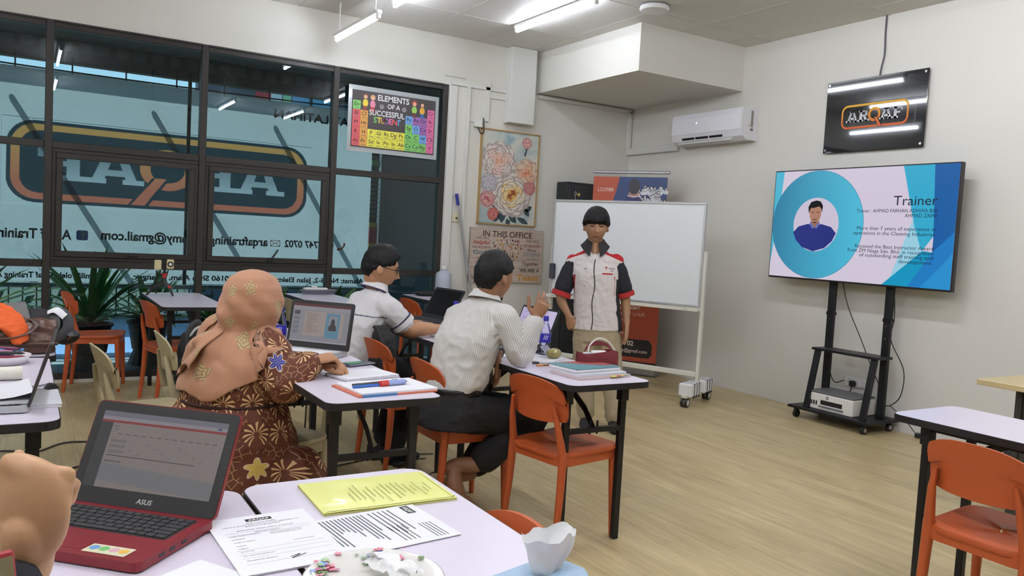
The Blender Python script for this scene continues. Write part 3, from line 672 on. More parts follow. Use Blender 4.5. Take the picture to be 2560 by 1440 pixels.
def rose(cx, cy, R, cols):
    q = M(); z = random.uniform(0,.0004)
    rings = [(1.,.55,7), (.86,.45,7), (.72,.35,6), (.58,.25,6), (.45,.16,5), (.33,.08,5), (.22,.0,4)]
    k = 0
    for i, (ro, ri, n) in enumerate(rings):
        a0 = random.uniform(0, 6)
        for j in range(n):
            z += .00004; cmi = min(len(cols)-1, int(i/len(rings)*len(cols))); 
            mi_ = min(len(cols)-1, cmi) if j % 2 else max(0, cmi-1)
            petal(q, cx, cy, a0+j*2*pi/n, ri*R*.8, ro*R*1.03, 2*pi/n*1.28, z, mi_+len(cols)); z += .00003
            petal(q, cx, cy, a0+j*2*pi/n+.05, ri*R*.8, ro*R*.955, 2*pi/n*1.12, z, mi_)
            z += .00003; 
    q.poly([TP @ V((cx+.07*R*cos(a), cy+.07*R*sin(a), z+.0001)) for a in [k*pi/6 for k in range(12)]], len(cols)-1)
    q.obj('painted_rose', [mat('rp_%d_%d_%d' % c_, c_, .4) for c_ in cols+[tuple(int(x*k) for x, k in zip(c_, (.80,.76,.74))) for c_ in cols]], rp)
def leafp(pts, c_, nm='painted_leaf'):
    q = M(); q.poly([TP @ V((x, y, .0003)) for x, y in pts]); q.obj(nm, mat('lf_%d_%d_%d' % c_, c_, .4), rp)
def leaf(cx, cy, a, l, w_, c_): leafp([(cx+l*t_*cos(a)-w_*sin(pi*t_)*s*sin(a), cy+l*t_*sin(a)+w_*sin(pi*t_)*s*cos(a)) for s, ts in ((1,[0,.25,.5,.75,1]), (-1,[.75,.5,.25])) for t_ in ts], c_)
for (x, y, a, l, w_) in ((-.02,.05,3.9,.2,.045), (-.06,-.30,-1.6,.17,.05), (.02,-.36,-.8,.14,.04), (.12,-.40,-.4,.16,.03), (.2,-.29,-.9,.12,.03), (.22,-.33,.6,.1,.03), (.02,.02,.6,.12,.03), (-.1,-.38,-2.2,.1,.03), (.0,-.42,-1.2,.08,.03)): leaf(x, y, a, l, w_, (52,70,74))
rose(-.13,.17,.205, [(214,206,200), (222,196,186), (228,188,174), (216,160,130)]); rose(.215,.075,.15, [(222,200,176), (224,182,156), (226,160,132), (206,128,80)])
rose(.25,-.08,.085, [(196,132,130), (206,150,146), (190,110,112)]); rose(-.235,-.06,.105, [(196,196,204), (206,196,206), (190,172,186)])
rose(-.245,-.225,.092, [(206,150,150), (222,176,172), (190,104,104), (170,80,84)]); rose(-.17,-.38,.07, [(206,120,110), (216,140,130), (180,84,80)])
rose(.20,.385,.062, [(214,164,160), (226,180,176), (196,124,124)]); rose(.04,-.165,.235, [(212,206,200), (222,212,192), (232,206,150), (216,164,84), (150,84,44)])
for p in ([(.2,.33), (.17,.26), (.19,.24), (.21,.33)], [(.15,.36), (.19,.31), (.25,.35), (.2,.33)], [(-.3,-.29), (-.2,-.26), (-.12,-.33), (-.13,-.35), (-.2,-.28)]): leafp(p, (60,56,60), 'painted_stem')
# office board
ob = thing('slogan_board', 'pale wood-plank slogan board reading IN THIS OFFICE with heart tree', 'board', (-1.572,0,1.165))
BW, BH = .893, .565
def plank_mat():
    m, t, p = nodemat('board_wood'); tc = N(t, 'TexCoord'); mp = N(t, 'Mapping'); mp.inputs['Scale'].default_value = (2,1,38); L(t, tc.outputs['Object'], mp.inputs[0]); n = N(t, 'TexNoise', Scale=1.6, Detail=5); L(t, mp.outputs[0], n.inputs['Vector'])
    L(t, mixc(t, n.outputs['Fac'], lin((158,138,126)), lin((214,200,186))), p.inputs['Base Color']); p.inputs['Roughness'].default_value = .6; return m
PLK = plank_mat()
M().box((0,-.009,0), (BW,.018,BH)).obj('backing', mat('board_seam', (120,104,96), .7), ob)
for k in range(7): M().box((0,-.0195,-BH/2+BH*(k+.5)/7), (BW,.005,BH/7-.0022), b=.0008).obj('board_plank', PLK, ob)
TO = frame((0,-.0224,0), (1,0,0), (0,0,1), (0,-1,0))
def bt2(s, x, z, wd, sz, c_, bold=.0, sh=0., nm='lettering'):
    q = M(); q.text(s, sz, TO @ TR(x, z, .0003), 'C', bold=bold, width=wd, shear=sh); q.obj(nm, mat('ink_%d_%d_%d' % c_, c_, .6), ob)
BR, RD, TL_, GD, BK = (66,34,30), (156,44,40), (76,120,128), (196,142,44), (34,30,34)
# serif look: letters plus small foot bars
bt2('IN THIS OFFICE', .0, .195, .60, .088, BR, .012); bt2('WE ARE', -.30,.165,.15,.036,BR); bt2('helpful', -.31,.113,.20,.06,RD,.008,.3); bt2('WE ACHIEVE', -.31,.068,.22,.036,BR,.004); bt2('Goals', -.31,.008,.19,.062,TL_,.02)
bt2('WE', -.33,-.045,.07,.036,BR); bt2('HAVE', -.32,-.085,.11,.036,BR); bt2('FUN', -.31,-.14,.14,.05,(170,150,130)); bt2('COURAGE', -.29,-.19,.2,.034,(150,120,100)); bt2('We help', -.29,-.245,.26,.04,BK)
bt2('WE ARE', .31,.152,.16,.04,(96,76,66)); bt2('friends', .31,.098,.20,.058,(140,84,74),.004,.3); bt2('We are', .31,.056,.11,.044,BK,.004,.2); bt2('SUCCESSFUL', .31,.006,.21,.055,TL_); bt2('We work', .31,-.034,.13,.036,(120,104,110)); bt2('Together', .30,-.095,.21,.058,BR,.004,.2); bt2('WE ARE A', .29,-.165,.25,.055,BK,.014); bt2('Team', .27,-.255,.27,.088,GD,.026); bt2('like', .0,-.245,.06,.04,BK)
random.seed(5); HC = [(196,150,74), (120,160,150), (96,48,52), (170,84,76), (206,196,170), (70,50,60)]
hm = [M() for _ in HC]
for k in range(420):
    a, b_ = random.uniform(-1.25,1.25), random.uniform(-1.2,1.2)
    if (a*a+b_*b_-1)**3-a*a*b_**3 < 0:
        x, z = .0+a*.155, .0+b_*.135+.02; r_ = random.uniform(.004,.012); e = random.uniform(.5,1.); an = random.uniform(0,3)
        hm[k % 6].poly([TO @ V((x+r_*cos(t_)*cos(an)-r_*e*sin(t_)*sin(an), z+r_*cos(t_)*sin(an)+r_*e*sin(t_)*cos(an), .0004+.000001*k)) for t_ in [j*pi/4 for j in range(8)]])
for q, c_ in zip(hm, HC): q.obj('heart_leaves', mat('hl_%d' % c_[0], c_, .6), ob)
q = M()
for p, r_ in (([(.03,-.25), (.03,-.1), (.02,-.04), (-.02,.03), (-.05,.08)], [.012,.009,.006,.004,.002]), ([(.03,-.09), (-.03,-.02), (-.09,.0)], [.006,.004,.002]), ([(.03,-.1), (.07,-.05), (.11,-.03)], [.006,.003,.002]), ([(.05,-.07), (.06,-.03)], [.003,.001])):
    q.tube([TO @ V((x, z, .0005)) for x, z in p], [(a, .0006) for a in r_], n=6, up=(0,-1,0))
q.obj('tree_branches', mat('branch_ink', (52,34,34), .6), ob)
# ------------------------------------------------------------------ poster stuck on the window
po = thing('window_poster', 'colourful element-table poster about a successful student taped inside the window', 'poster', (-2.905,-.012,2.392))
QW, QH = .925, .612
M().box((0,.004,0), (QW,.003,QH)).obj('clear_sleeve', mat('sleeve_grey', (168,174,176), .2, coat=.5), po)
M().box((0,.0015,0), (QW-.07,.003,QH-.085)).obj('poster_sheet', mat('poster_black', (66,60,62), .35), po)
TQ = frame((-(QW-.07)/2+.008,-.0004,(QH-.085)/2), (1,0,0), (0,0,1), (0,-1,0)); cw, chh = (QW-.07-.016)/11, (QH-.085)/6.25
PC = dict(g=(126,200,104), r=(222,92,100), o=(226,164,80), y=(232,226,84), b=(110,168,226), p=(160,104,176), k=(226,110,160))
cells = [('En',0,1,'g'),('Bl',0,2,'r'),('Pf',0,3,'r'),('R',0,4,'r'),('At',0,5,'r'),('Cf',1,2,'o'),('Ht',1,3,'o'),('H',1,4,'o'),('Pr',1,5,'o'),('P',2,4,'y'),('Gl',3,4,'y'),('Rt',4,4,'y'),('Dg',5,4,'y'),('Ps',6,4,'y'),('Sd',2,5,'y'),('Iv',3,5,'y'),('Pn',4,5,'y'),('In',5,5,'y'),('Ab',6,5,'y'),
         ('Rs',7,2,'b'),('Re',8,2,'p'),('Or',9,2,'p'),('Sp',7,3,'g'),('O',8,3,'b'),('Co',9,3,'p'),('Dt',7,4,'g'),('C',8,4,'g'),('W',9,4,'b'),('Cz',7,5,'g'),('Cu',8,5,'g'),('Rp',9,5,'g'),('Cr',10,1,'k'),('Ri',10,2,'k'),('Sr',10,3,'k'),('Cb',10,4,'k'),('V',10,5,'k')]
tl = M()
for s_, i, j, c_ in cells:
    q = M(); x0, y0 = i*cw, -(j+.12)*chh
    q.poly([TQ @ V(p) for p in ((x0+.001,y0-chh+.001,.0006), (x0+cw-.001,y0-chh+.001,.0006), (x0+cw-.001,y0-.001,.0006), (x0+.001,y0-.001,.0006))]); q.obj('element_tile', mat('tile_'+c_, PC[c_], .35), po)
    tl = M(); tl.text(s_, .052, TQ @ TR(x0+cw/2, y0-chh*.60, .0009), 'C', bold=.01); tl.obj('tile_symbol', mat('poster_ink', (44,40,44), .5), po); tl = M(); tl.poly([TQ @ V((x0+cw*a, y0-chh*b_, .0009)) for a, b_ in ((.2,.85),(.8,.85),(.8,.78),(.2,.78))]); tl.obj('tile_caption', mat('poster_grey', (110,100,96), .5), po)
q = M(); q.text('ELEMENTS', .075, TQ @ TR(cw*5.3, -chh*.85, .0009), 'C', bold=.022, width=cw*4.2); q.text('OF A', .06, TQ @ TR(cw*5.35, -chh*1.62, .0009), 'C', bold=.02, width=cw*1.7); q.text('SUCCESSFUL', .072, TQ @ TR(cw*4.5, -chh*2.55, .0009), 'C', bold=.02, width=cw*4.7); q.obj('title_lettering', mat('poster_white', (226,226,226), .4), po)
for k, (s_, c_) in enumerate(zip('STUDENT', ('g','y','o','p','k','r','b'))):
    q = M(); q.text(s_, .075, TQ @ TR(cw*(2.95+k*.52), -chh*3.35, .0009), 'C', bold=.02); q.obj('title_letter', mat('tile_'+c_), po)
for cx in (3.75, 6.75):
    q = M()
    for a in (0, pi/3, 2*pi/3): q.tube([TQ @ V((cw*cx+.024*cos(t_)*cos(a)-.009*sin(t_)*sin(a), -chh*1.5+.024*cos(t_)*sin(a)+.009*sin(t_)*cos(a), .0009)) for t_ in [j*pi/8 for j in range(17)]], .0011, n=4)
    q.obj('atom_drawing', mat('poster_white'), po)
SKIN_P = (226,180,150)
for cx, cy, hair, top, bot in ((1.6,1.0,(120,76,50),(232,206,70),(150,70,60)), (2.55,1.05,(206,150,110),(226,140,170),(196,60,60)), (8.15,1.05,(196,70,50),(150,200,90),(110,60,50)), (9.25,1.05,(60,44,44),(226,170,60),(60,110,180))):
    x, y = cw*cx, -chh*cy
    for nm, c_, pts, z in (('child_legs', bot, [(-.016,-.05),(.016,-.05),(.02,-.1),(.006,-.1),(0,-.065),(-.006,-.1),(-.02,-.1)], .0007), ('child_top', top, [(-.018,.005),(.018,.005),(.028,-.03),(.02,-.055),(-.02,-.055),(-.028,-.03)], .0008), ('child_hair', hair, [(.026*cos(a), .036+.026*sin(a)) for a in [j*pi/7 for j in range(14)]], .0009), ('child_face', SKIN_P, [(.018*cos(a), .028+.019*sin(a)) for a in [j*pi/7 for j in range(14)]], .0010)):
        q = M(); q.poly([TQ @ V((x+a, y+b_, z)) for a, b_ in pts]); q.obj(nm, mat('kid_%d_%d_%d' % c_, c_, .4), po)
# ------------------------------------------------------------------ small things on the back wall
sw = thing('wall_switch', 'cream square wall switch beside the window frame', 'switch', (-2.19,0,1.53)); M().box((0,-.006,0), (.086,.012,.086), b=.003).obj('face_plate', mat('cream_plastic', (214,206,176), .4), sw); M().cyl((.004,-.012,-.004), (.004,-.02,-.004), .009, n=14).obj('round_knob', BLK, sw, smooth=True); M().box((.03,-.013,-.004), (.016,.004,.008)).obj('indicator', WPL, sw)
cbx = thing('junction_box', 'small white junction box with a loop of black cable above the rose painting', 'junction box', (-2.0,0,2.50)); M().box((0,-.02,0), (.09,.04,.08), b=.004).obj('box', WHITE, cbx); M().tube(bez([(.06,-.02,.06), (.065,-.03,0), (.06,-.04,-.09), (.03,-.04,-.10), (.005,-.035,-.06), (0,-.03,-.03)], 6), .006, n=7).obj('cable', BLK, cbx, smooth=True)
mp_ = thing('mop_pole', 'grey mop pole with blue grip leaning on the white wall by the window', 'mop', (-1.86,-.16,.01))
M().tube([(0,0,0), (-.335,.125,1.70)], .0105, n=10).obj('pole', mat('pole_grey', (170,172,174), .35, metal=.4), mp_, smooth=True); M().tube([(-.325,.121,1.645), (-.347,.129,1.76)], .0165, n=10).obj('blue_grip', mat('grip_blue', (40,48,140), .4), mp_, smooth=True)
mp2 = thing('broom_pole', 'second slim grey pole leaning close beside the mop pole', 'mop', (-1.93,-.12,.01)); M().tube([(0,0,0), (-.225,.10,1.56)], .008, n=8).obj('pole', mat('pole_grey'), mp2, smooth=True)
# ------------------------------------------------------------------ cabinet, roll-up banner, whiteboard
cab = thing('black_cabinet', 'tall matt black metal cabinet behind the whiteboard with a yellow magnet', 'cabinet', (-.68,0,0))
CBM = mat('cabinet_black', (40,43,45), .5, metal=.2)
M().box((0,-.11,1.0), (.60,.20,1.98), b=.005).obj('body', CBM, cab); d_ = M().box((0,-.216,1.0), (.57,.012,1.93), b=.004).obj('door', mat('cabinet_door', (48,51,54), .45, metal=.2), cab)
M().cyl((-.155,-.222,1.86), (-.155,-.229,1.86), .017, n=16).obj('yellow_magnet', mat('magnet_yellow', (196,176,90), .5), d_, smooth=True)
q = M(); q.tube(bez([(-.21,-.225,1.87), (-.20,-.225,1.89), (-.185,-.225,1.87), (-.20,-.225,1.85), (-.215,-.225,1.86)], 5), .005, n=6); q.tube([(-.20,-.225,1.85), (-.195,-.225,1.80)], .004, n=6); q.obj('key_hook', mat('hook_grey', (150,156,150), .4), d_, smooth=True)
ru = thing('rollup_banner', 'orange roll-up banner with crowd photo and address standing behind the whiteboard', 'banner', (-.525,-.69,0), atan2(-.69,.45))
RW, RH = .80, 2.06; RZ = .10
OR = mat('rollup_orange', (176,78,50), .45, var=.04, scale=2)
M().box((0,.01,.05), (.86,.16,.10), b=.02).obj('base_case', mat('aluminium', (150,150,148), .35, metal=.6), ru); M().box((0,.02,RZ+RH-.05), (.83,.03,.03), b=.006).obj('top_rail', mat('aluminium'), ru)
M().box((0,0,RZ+(RH-.1)/2), (RW,.004,RH-.1)).obj('print_sheet', OR, ru)
TRU = frame((0,-.0023,RZ), (1,0,0), (0,0,1), (0,-1,0)); HR = RH-.1
def rpoly(nm, pts, c_, z=.0004): q = M(); q.poly([TRU @ V((x, y, z)) for x, y in pts]); return q.obj(nm, mat('ru_%d_%d_%d' % c_, c_, .45), ru)
rpoly('photo_ground', [(-.11,HR),(RW/2,HR),(RW/2,HR-.36),(-.2,HR-.36),(-.14,HR-.14)], (44,66,112))
random.seed(9); cr = [M(), M(), M()]
for k in range(90):
    x, y = random.uniform(-.13,.39), HR-random.uniform(.09,.34)
    if x < -.2+.35*(1-(HR-y)) - .08: continue
    s_ = .012+.02*(HR-y)
    cr[0].poly([TRU @ V((x+s_*1.9*cos(a), y-s_*2.2+s_*1.5*sin(a), .0006+k*1e-6)) for a in [j*pi/5 for j in range(10)]]); cr[1].poly([TRU @ V((x+s_*.95*cos(a), y+s_*1.2*sin(a), .0008+k*1e-6)) for a in [j*pi/5 for j in range(10)]]); cr[2].poly([TRU @ V((x+s_*.6*cos(a), y-s_*.2+s_*.8*sin(a), .0010+k*1e-6)) for a in [j*pi/5 for j in range(10)]])
for q, c_ in zip(cr, ((206,210,212), (70,52,56), (206,170,150))): q.obj('crowd_print', mat('cr_%d' % c_[0], c_, .5), ru)
rpoly('speaker_head', [(.05+.062*cos(a), HR-.10+.082*sin(a)) for a in [j*pi/10 for j in range(20)]], (50,48,58), .0014); rpoly('speaker_neck', [(0.,HR-.15),(.10,HR-.15),(.11,HR-.22),(-.01,HR-.22)], (170,130,112), .0013); rpoly('speaker_suit', [(-.12,HR-.30),(-.01,HR-.205),(.11,HR-.205),(.2,HR-.30)], (44,46,92), .0015)
rpoly('collar', [(-.02,HR-.20),(.05,HR-.215),(.12,HR-.20),(.115,HR-.19),(.05,HR-.2),(-.015,HR-.19)], (206,190,196), .0016)
lay = dict(plate=M(), ring=M(), silver=[]); logo(TRU @ TR(0,HR-.40,.0018), .66, .23, lay, 1, .0003)
lay['plate'].obj('logo_plate', mat('ru_logo_black', (28,22,24), .4), ru); lay['ring'].obj('logo_outline', mat('ru_logo_orange', (222,160,64), .4), ru); [q.obj('logo_letter', mat('ru_logo_silver', (206,206,210), .4), ru) for q in lay['silver']]
RUW = mat('ru_white', (226,206,196), .5); q = M(); q.text('LD2988', .055, TRU @ TR(-.26,HR-.155,.0006), 'C', width=.17); q.obj('lettering', RUW, ru)
for s_, y, sz, x, al, b_ in (('Latihan Meningkatkan', 1.02,.055,.34,'R',0), ('Kepakaran & Latihan', .955,.055,.20,'R',0), ('Korporat & TVET', .80,.06,.34,'R',.02), ('ARQAF TRAINING ACADEMY', .58,.052,.20,'R',.02), ('8-2, Jalan Elektron F U16/F,', .515,.052,.26,'R',0), ('40160 Shah Alam, Selangor', .45,.052,.10,'R',0), ('HUBUNGI KAMI', .315,.04,.06,'R',.01), ('03-7747 0702', .20,.07,.15,'R',.03), ('arqaftrainingacademy@gmail.com', .13,.05,.30,'R',.01)):
    q = M(); q.text(s_, sz, TRU @ TR(x,y,.0010), al, bold=b_); q.obj('lettering', RUW, ru)
for y in (1.12,.895,.745): q = M(); q.poly([TRU @ V(p) for p in ((-.37,y,.0008),(.37,y,.0008),(.37,y+.004,.0008),(-.37,y+.004,.0008))]); q.obj('rule_line', RUW, ru)
rpoly('contact_panel', [(-RW/2,.08),(.32,.08),(.35,.12),(.35,.22),(.31,.27),(-RW/2,.27)], (30,22,22)); rpoly('bottom_band', [(-RW/2,.0),(RW/2,.0),(RW/2,.035),(-RW/2,.035)], (40,24,24)); rpoly('flame_shape', [(-.36,.30),(-.25,.62),(-.14,.40),(-.2,.28)], (222,120,44))
wbd = thing('whiteboard', 'white magnetic whiteboard on a wheeled white metal stand behind the trainer', 'whiteboard', (-.877-.4096*.75, -2.173+.912*.75, 0), atan2(-.912,.4096))
WM = mat('stand_white', (224,222,210), .4)
M().box((0,-.03,1.297), (1.50,.016,.875)).obj('writing_surface', mat('board_gloss', (226,230,232), .08, coat=.4), wbd)
for c_, d in (((0,-.032,1.741),(1.53,.026,.022)), ((0,-.032,.853),(1.53,.026,.022)), ((-.757,-.032,1.297),(.02,.026,.87)), ((.757,-.032,1.297),(.02,.026,.87))): M().box(c_, d, b=.004).obj('frame_bar', mat('alu_light', (196,198,198), .35, metal=.5), wbd)
for s in (-1, 1):
    x = s*.775; M().box((x,.0,.70), (.028,.05,1.26), b=.005).obj('post', WM, wbd)
    fo = M().box((x,0,.095), (.05,.56,.035), b=.006).obj('foot', WM, wbd)
    for y in (-.16, .14):
        bl = M().box((x,y,.145), (.125,.215,.115), b=.012).obj('foam_weight', mat('foam_white', (232,232,232), .7), wbd)
        for k in range(3): M().box((x,y-.05+k*.055,.143), (.131,.006,.121)).obj('cord', BLK, bl)
    for y in (-.25, .25):
        for dx in (-.018, .018):
            k = M().cyl((x+dx-.010,y,.04), (x+dx+.010,y,.04), .04, n=18).obj('caster_wheel', BLK, fo, smooth=True); M().cyl((x+dx-.0108,y,.04), (x+dx+.0108,y,.04), .024, n=16).obj('hub', WPL, fo, smooth=True)
M().box((0,0,.25), (1.55,.03,.045), b=.005).obj('cross_bar', WM, wbd); tr = M(); tr.box((0,-.05,.815), (1.54,.09,.012)); tr.box((0,-.094,.825), (1.54,.006,.03)); tr.box((0,-.02,.83), (1.54,.01,.045)); tr.obj('pen_tray', WM, wbd)
lg = M(); lg.text('EIKOH', .022, frame((-.68,-.0975,.818), (1,0,0), (0,0,1), (0,-1,0)), 'C'); lg.obj('tray_print', mat('print_dark', (60,60,62), .5), wbd); lg = M(); lg.text('KILUX', .014, frame((.66,-.0975,.818), (1,0,0), (0,0,1), (0,-1,0)), 'C'); lg.obj('tray_print', mat('print_dark', (60,60,62), .5), wbd)
ca = math.cos(atan2(-.912,.4096)); sa = math.sin(atan2(-.912,.4096)); wx, wy = wbd.location.x, wbd.location.y
def onwb(x, y, z): return (wx+x*ca-y*sa, wy+x*sa+y*ca, z)
def marker(x, cap, label, l=.125):
    t = thing('board_marker', label, 'marker', onwb(x,-.06,.829), atan2(-.912,.4096), 'markers on the whiteboard tray')
    M().cyl((-l/2,0,0), (l/2-.04,0,0), .008, n=10).obj('barrel', WPL, t, smooth=True); M().cyl((l/2-.04,0,0), (l/2,0,0), .0085, n=10).obj('cap', cap, t, smooth=True); M().cyl((-.03,0,0), (0,0,0), .0083, n=10).obj('label_band', mat('band_grey', (120,126,130), .5), t)
BLUE = mat('blue_plastic', (36,36,150), .4)
marker(.16, BLK, 'black-capped marker on the whiteboard tray right of the trainer'); marker(.33, BLUE, 'blue-capped marker on the whiteboard tray nearest the right post'); marker(-.55, BLUE, 'blue marker on the whiteboard tray left of the trainer'); 
e = thing('board_eraser', 'dark blue whiteboard eraser stuck on the left edge of the whiteboard', 'eraser', onwb(-.735,-.06,1.06), atan2(-.912,.4096)); M().box((0,0,0), (.05,.03,.15), b=.008).obj('body', mat('eraser_blue', (34,40,70), .5), e); M().box((0,-.02,0), (.046,.012,.14)).obj('felt', mat('felt_grey', (70,70,76), .9), e)
# ------------------------------------------------------------------ tables
LAM = mat('lavender_laminate', (216,209,222), .28, var=.012, scale=3); EDGE = mat('black_edge', (22,21,23), .5)
def make_table(label, x, y):
    t = thing('folding_table', label, 'table', (x, y, 0), 0, 'narrow folding tables')
    w_, l = .448, 1.2
    M().prism(rrect(w_, l, .05), .722, .7485).obj('table_edge', EDGE, t)
    M().prism(rrect(w_-.006, l-.006, .048), .7485, .7497).obj('table_top', LAM, t)
    f = M()
    for s in (-1, 1): f.box((s*.155, 0, .712), (.025, .92, .02))
    f.obj('side_rail', BLKM, t)
    for e in (-1, 1):
        for s in (-1, 1):
            lg = M(); lg.box((s*.155, e*.475, .361), (.030, .030, .722), b=.003); lg.box((s*.155, e*.475, .68), (.042, .042, .07), b=.003); lg.obj('leg', BLKM, t)
        M().box((0, e*.475, .52), (.31, .022, .022)).obj('stretcher', BLKM, t)
        b_ = M(); b_.tube([(0, e*.472, .525), (0, e*.40, .60), (0, e*.22, .708)], [(.018,.006)]*3, n=6, up=(1,0,0)); b_.tube([(-.02, e*.474, .50), (-.02, e*.474, .56)], .005, n=6); b_.tube([(.02, e*.474, .50), (.02, e*.474, .56)], .005, n=6); b_.obj('folding_brace', BLKM, t, smooth=True)
    return t
TB = [('folding table with red pencil case and books at its near end', -3.735,-3.98), ('folding table under the elbow of the man with glasses', -3.735,-2.765), ('folding table with laptop and notebooks in front of the headscarfed woman', -4.80,-4.03), ('folding table with water bottle beyond the headscarfed woman', -4.80,-2.82),
      ('near folding table holding the yellow folder and the flowered plate', -5.27,-6.01), ('near folding table under the open red laptop', -5.725,-6.02), ('left folding table with laptop and tissue roll', -6.045,-4.03), ('left folding table holding the brown bag', -6.02,-2.80), ('folding table beside the orange chair at the right edge', -2.775,-5.985),
      ('window-side folding table carrying the small tripod', -4.878,-.745), ('window-side folding table with the coiled white extension lead', -3.70,-.68), ('window-side folding table with the large translucent bottle', -2.545,-.64)]
tb0 = make_table(*TB[0])
for l, x, y in TB[1:]: dup(tb0, (x, y, 0), 0, l)
# ------------------------------------------------------------------ chairs (forward = local +x)
def make_chair(label, m, cat='chair', grp='orange plastic chairs'):
    t = thing('plastic_chair', label, cat, (0,0,0), 0, grp)
    # seat: shallow dished slab with rounded plan
    def outl(s, z):
        pts = []
        for x, y in rrect(.41, .40, .09, 5):
            k = 1-.10*(x+.2)/.4*0; pts.append(V((x*s, y*s*(1+.06*(x/.2)), z+.012*(abs(y)/.2)**2-.010*(1-abs(x)/.22) + .006*(x/.2))))
        return pts
    q = M(); q.loft([outl(.93,.412), outl(.99,.420), outl(1.,.432), outl(.985,.441), outl(.9,.442), outl(.45,.436), outl(.02,.435)], caps=False); q.obj('seat', m, t, smooth=True, ang=60)
    ap_ = M(); ap_.loft([[V((x*s, y*s, z)) for x, y in rrect(.40,.385,.06)] for s, z in ((.98,.43), (.97,.385), (.93,.385), (.94,.42))], caps=False); ap_.obj('seat_frame', m, t, smooth=True, ang=40)
    for s in (-1, 1):
        M().tube([(.17,s*.165,.43), (.178,s*.170,.25), (.188,s*.176,0)], [(.022,.020),(.019,.018),(.0135,.0135)], n=10).obj('leg', m, t, smooth=True, ang=50)
        M().tube([(-.175,s*.172,.45), (-.185,s*.176,.25), (-.21,s*.182,0)], [(.024,.022),(.021,.019),(.014,.014)], n=10).obj('leg', m, t, smooth=True, ang=50)
        M().tube([(-.17,s*.168,.40), (-.185,s*.168,.47), (-.208,s*.155,.58), (-.222,s*.140,.66)], [(.024,.022),(.021,.019),(.018,.014),(.014,.008)], n=10).obj('back_post', m, t, smooth=True, ang=50)
    # backrest: curved shell, rounded outline, leaning back
    def br(u, v, o):
        a = (u-.5)*2; b_ = v
        half = .185*(1-.50*max(0, (abs(b_-.48)-.30)/.52)**2.0)
        y = a*half; z = .575+.205*b_-.035*abs(a)**2.6*(1 if b_ > .5 else -.35)
        x = -.200-.045*b_+.055*(y/.2)**2 - .018*abs(b_-.4)
        return V((x-o, y, z))
    q = M(); nu, nv = 18, 10; n = nu+1
    for o, fl in ((0, False), (.011, True)):
        vs = [br(i/nu, j/nv, o) for j in range(nv+1) for i in range(nu+1)]
        fs = [(j*n+i, j*n+i+1, (j+1)*n+i+1, (j+1)*n+i) for j in range(nv) for i in range(nu)]
        q.add(vs, [f[::-1] for f in fs] if fl else fs)
    N1 = n*(nv+1); bd = [i for i in range(n)]+[(j)*n+nu for j in range(1, nv+1)]+[nv*n+i for i in range(nu-1, -1, -1)]+[j*n for j in range(nv-1, 0, -1)]
    q.f += [(bd[k], bd[k-1], bd[k-1]+N1, bd[k]+N1) for k in range(len(bd))]; q.m += [0]*len(bd)
    q.obj('backrest', m, t, smooth=True, ang=45)
    t.scale = (.95,.95,.97)
    return t
ORG = mat('orange_plastic', (180,84,42), .42, var=.03, scale=3, bump=.03, bscale=400); BEI = mat('beige_plastic', (176,164,130), .45, var=.02, scale=3, bump=.03, bscale=400)
CO = [('empty orange plastic chair tucked under the table with the red pencil case', -3.775,-4.29,.17), ('orange plastic chair under the man in the striped shirt', -4.06,-3.80,.0), ('orange plastic chair with a black backpack under the man with glasses', -4.03,-3.04,.1),
      ('orange plastic chair standing alone by the window at the far left', -5.42,-.26,-.2), ('orange plastic chair pushed to the tripod table', -4.93,-.87,.2), ('orange plastic chair at the window table below the translucent bottle', -2.69,-.5,.1), ('orange plastic chair whose back just shows past the near table edge', -5.24,-5.87,pi), ('large orange plastic chair at the right edge of the picture', -2.985,-5.835,.0)]
c0 = make_chair(CO[0][0], ORG); c0.location = (CO[0][1], CO[0][2], 0); c0.rotation_euler = (0,0,CO[0][3])
for l, x, y, r_ in CO[1:]: dup(c0, (x, y, 0), r_, l)
CB = [('beige plastic chair the headscarfed woman sits on', -4.985,-3.77,-1.2), ('beige plastic chair carrying a black bag behind the headscarfed woman', -5.07,-2.67,.0), ('empty beige plastic chair just left of the headscarfed woman', -5.40,-3.08,.1), ('beige plastic chair at the window table with the extension lead', -3.81,-.60,.1), ('olive-shaded beige chair between the bottle and the woman\'s headscarf', -4.02,-2.02,.0)]
c1 = make_chair(CB[0][0], BEI, grp='beige plastic chairs'); c1.location = (CB[0][1], CB[0][2], 0); c1.rotation_euler = (0, 0, CB[0][3])
for l, x, y, r_ in CB[1:]: dup(c1, (x, y, 0), r_, l)
# teacher's desk at the right
dk = thing('teacher_desk', 'wooden-topped desk with dark panel at the right edge', 'desk', (-.98,-5.60,0))
M().box((0,0,.728), (1.18,1.30,.03), b=.003).obj('desk_top', mat('beech_top', (196,178,134), .45, var=.06, scale=6, stretch=(8,1,1)), dk)
M().box((-.02,.47,.40), (.95,.02,.60)).obj('modesty_panel', mat('desk_dark', (44,46,38), .5, var=.2, scale=3), dk)
for s in (-1, 1): M().box((s*.47,0,.355), (.025,1.0,.71)).obj('side_panel', mat('desk_side', (52,50,46), .5), dk)
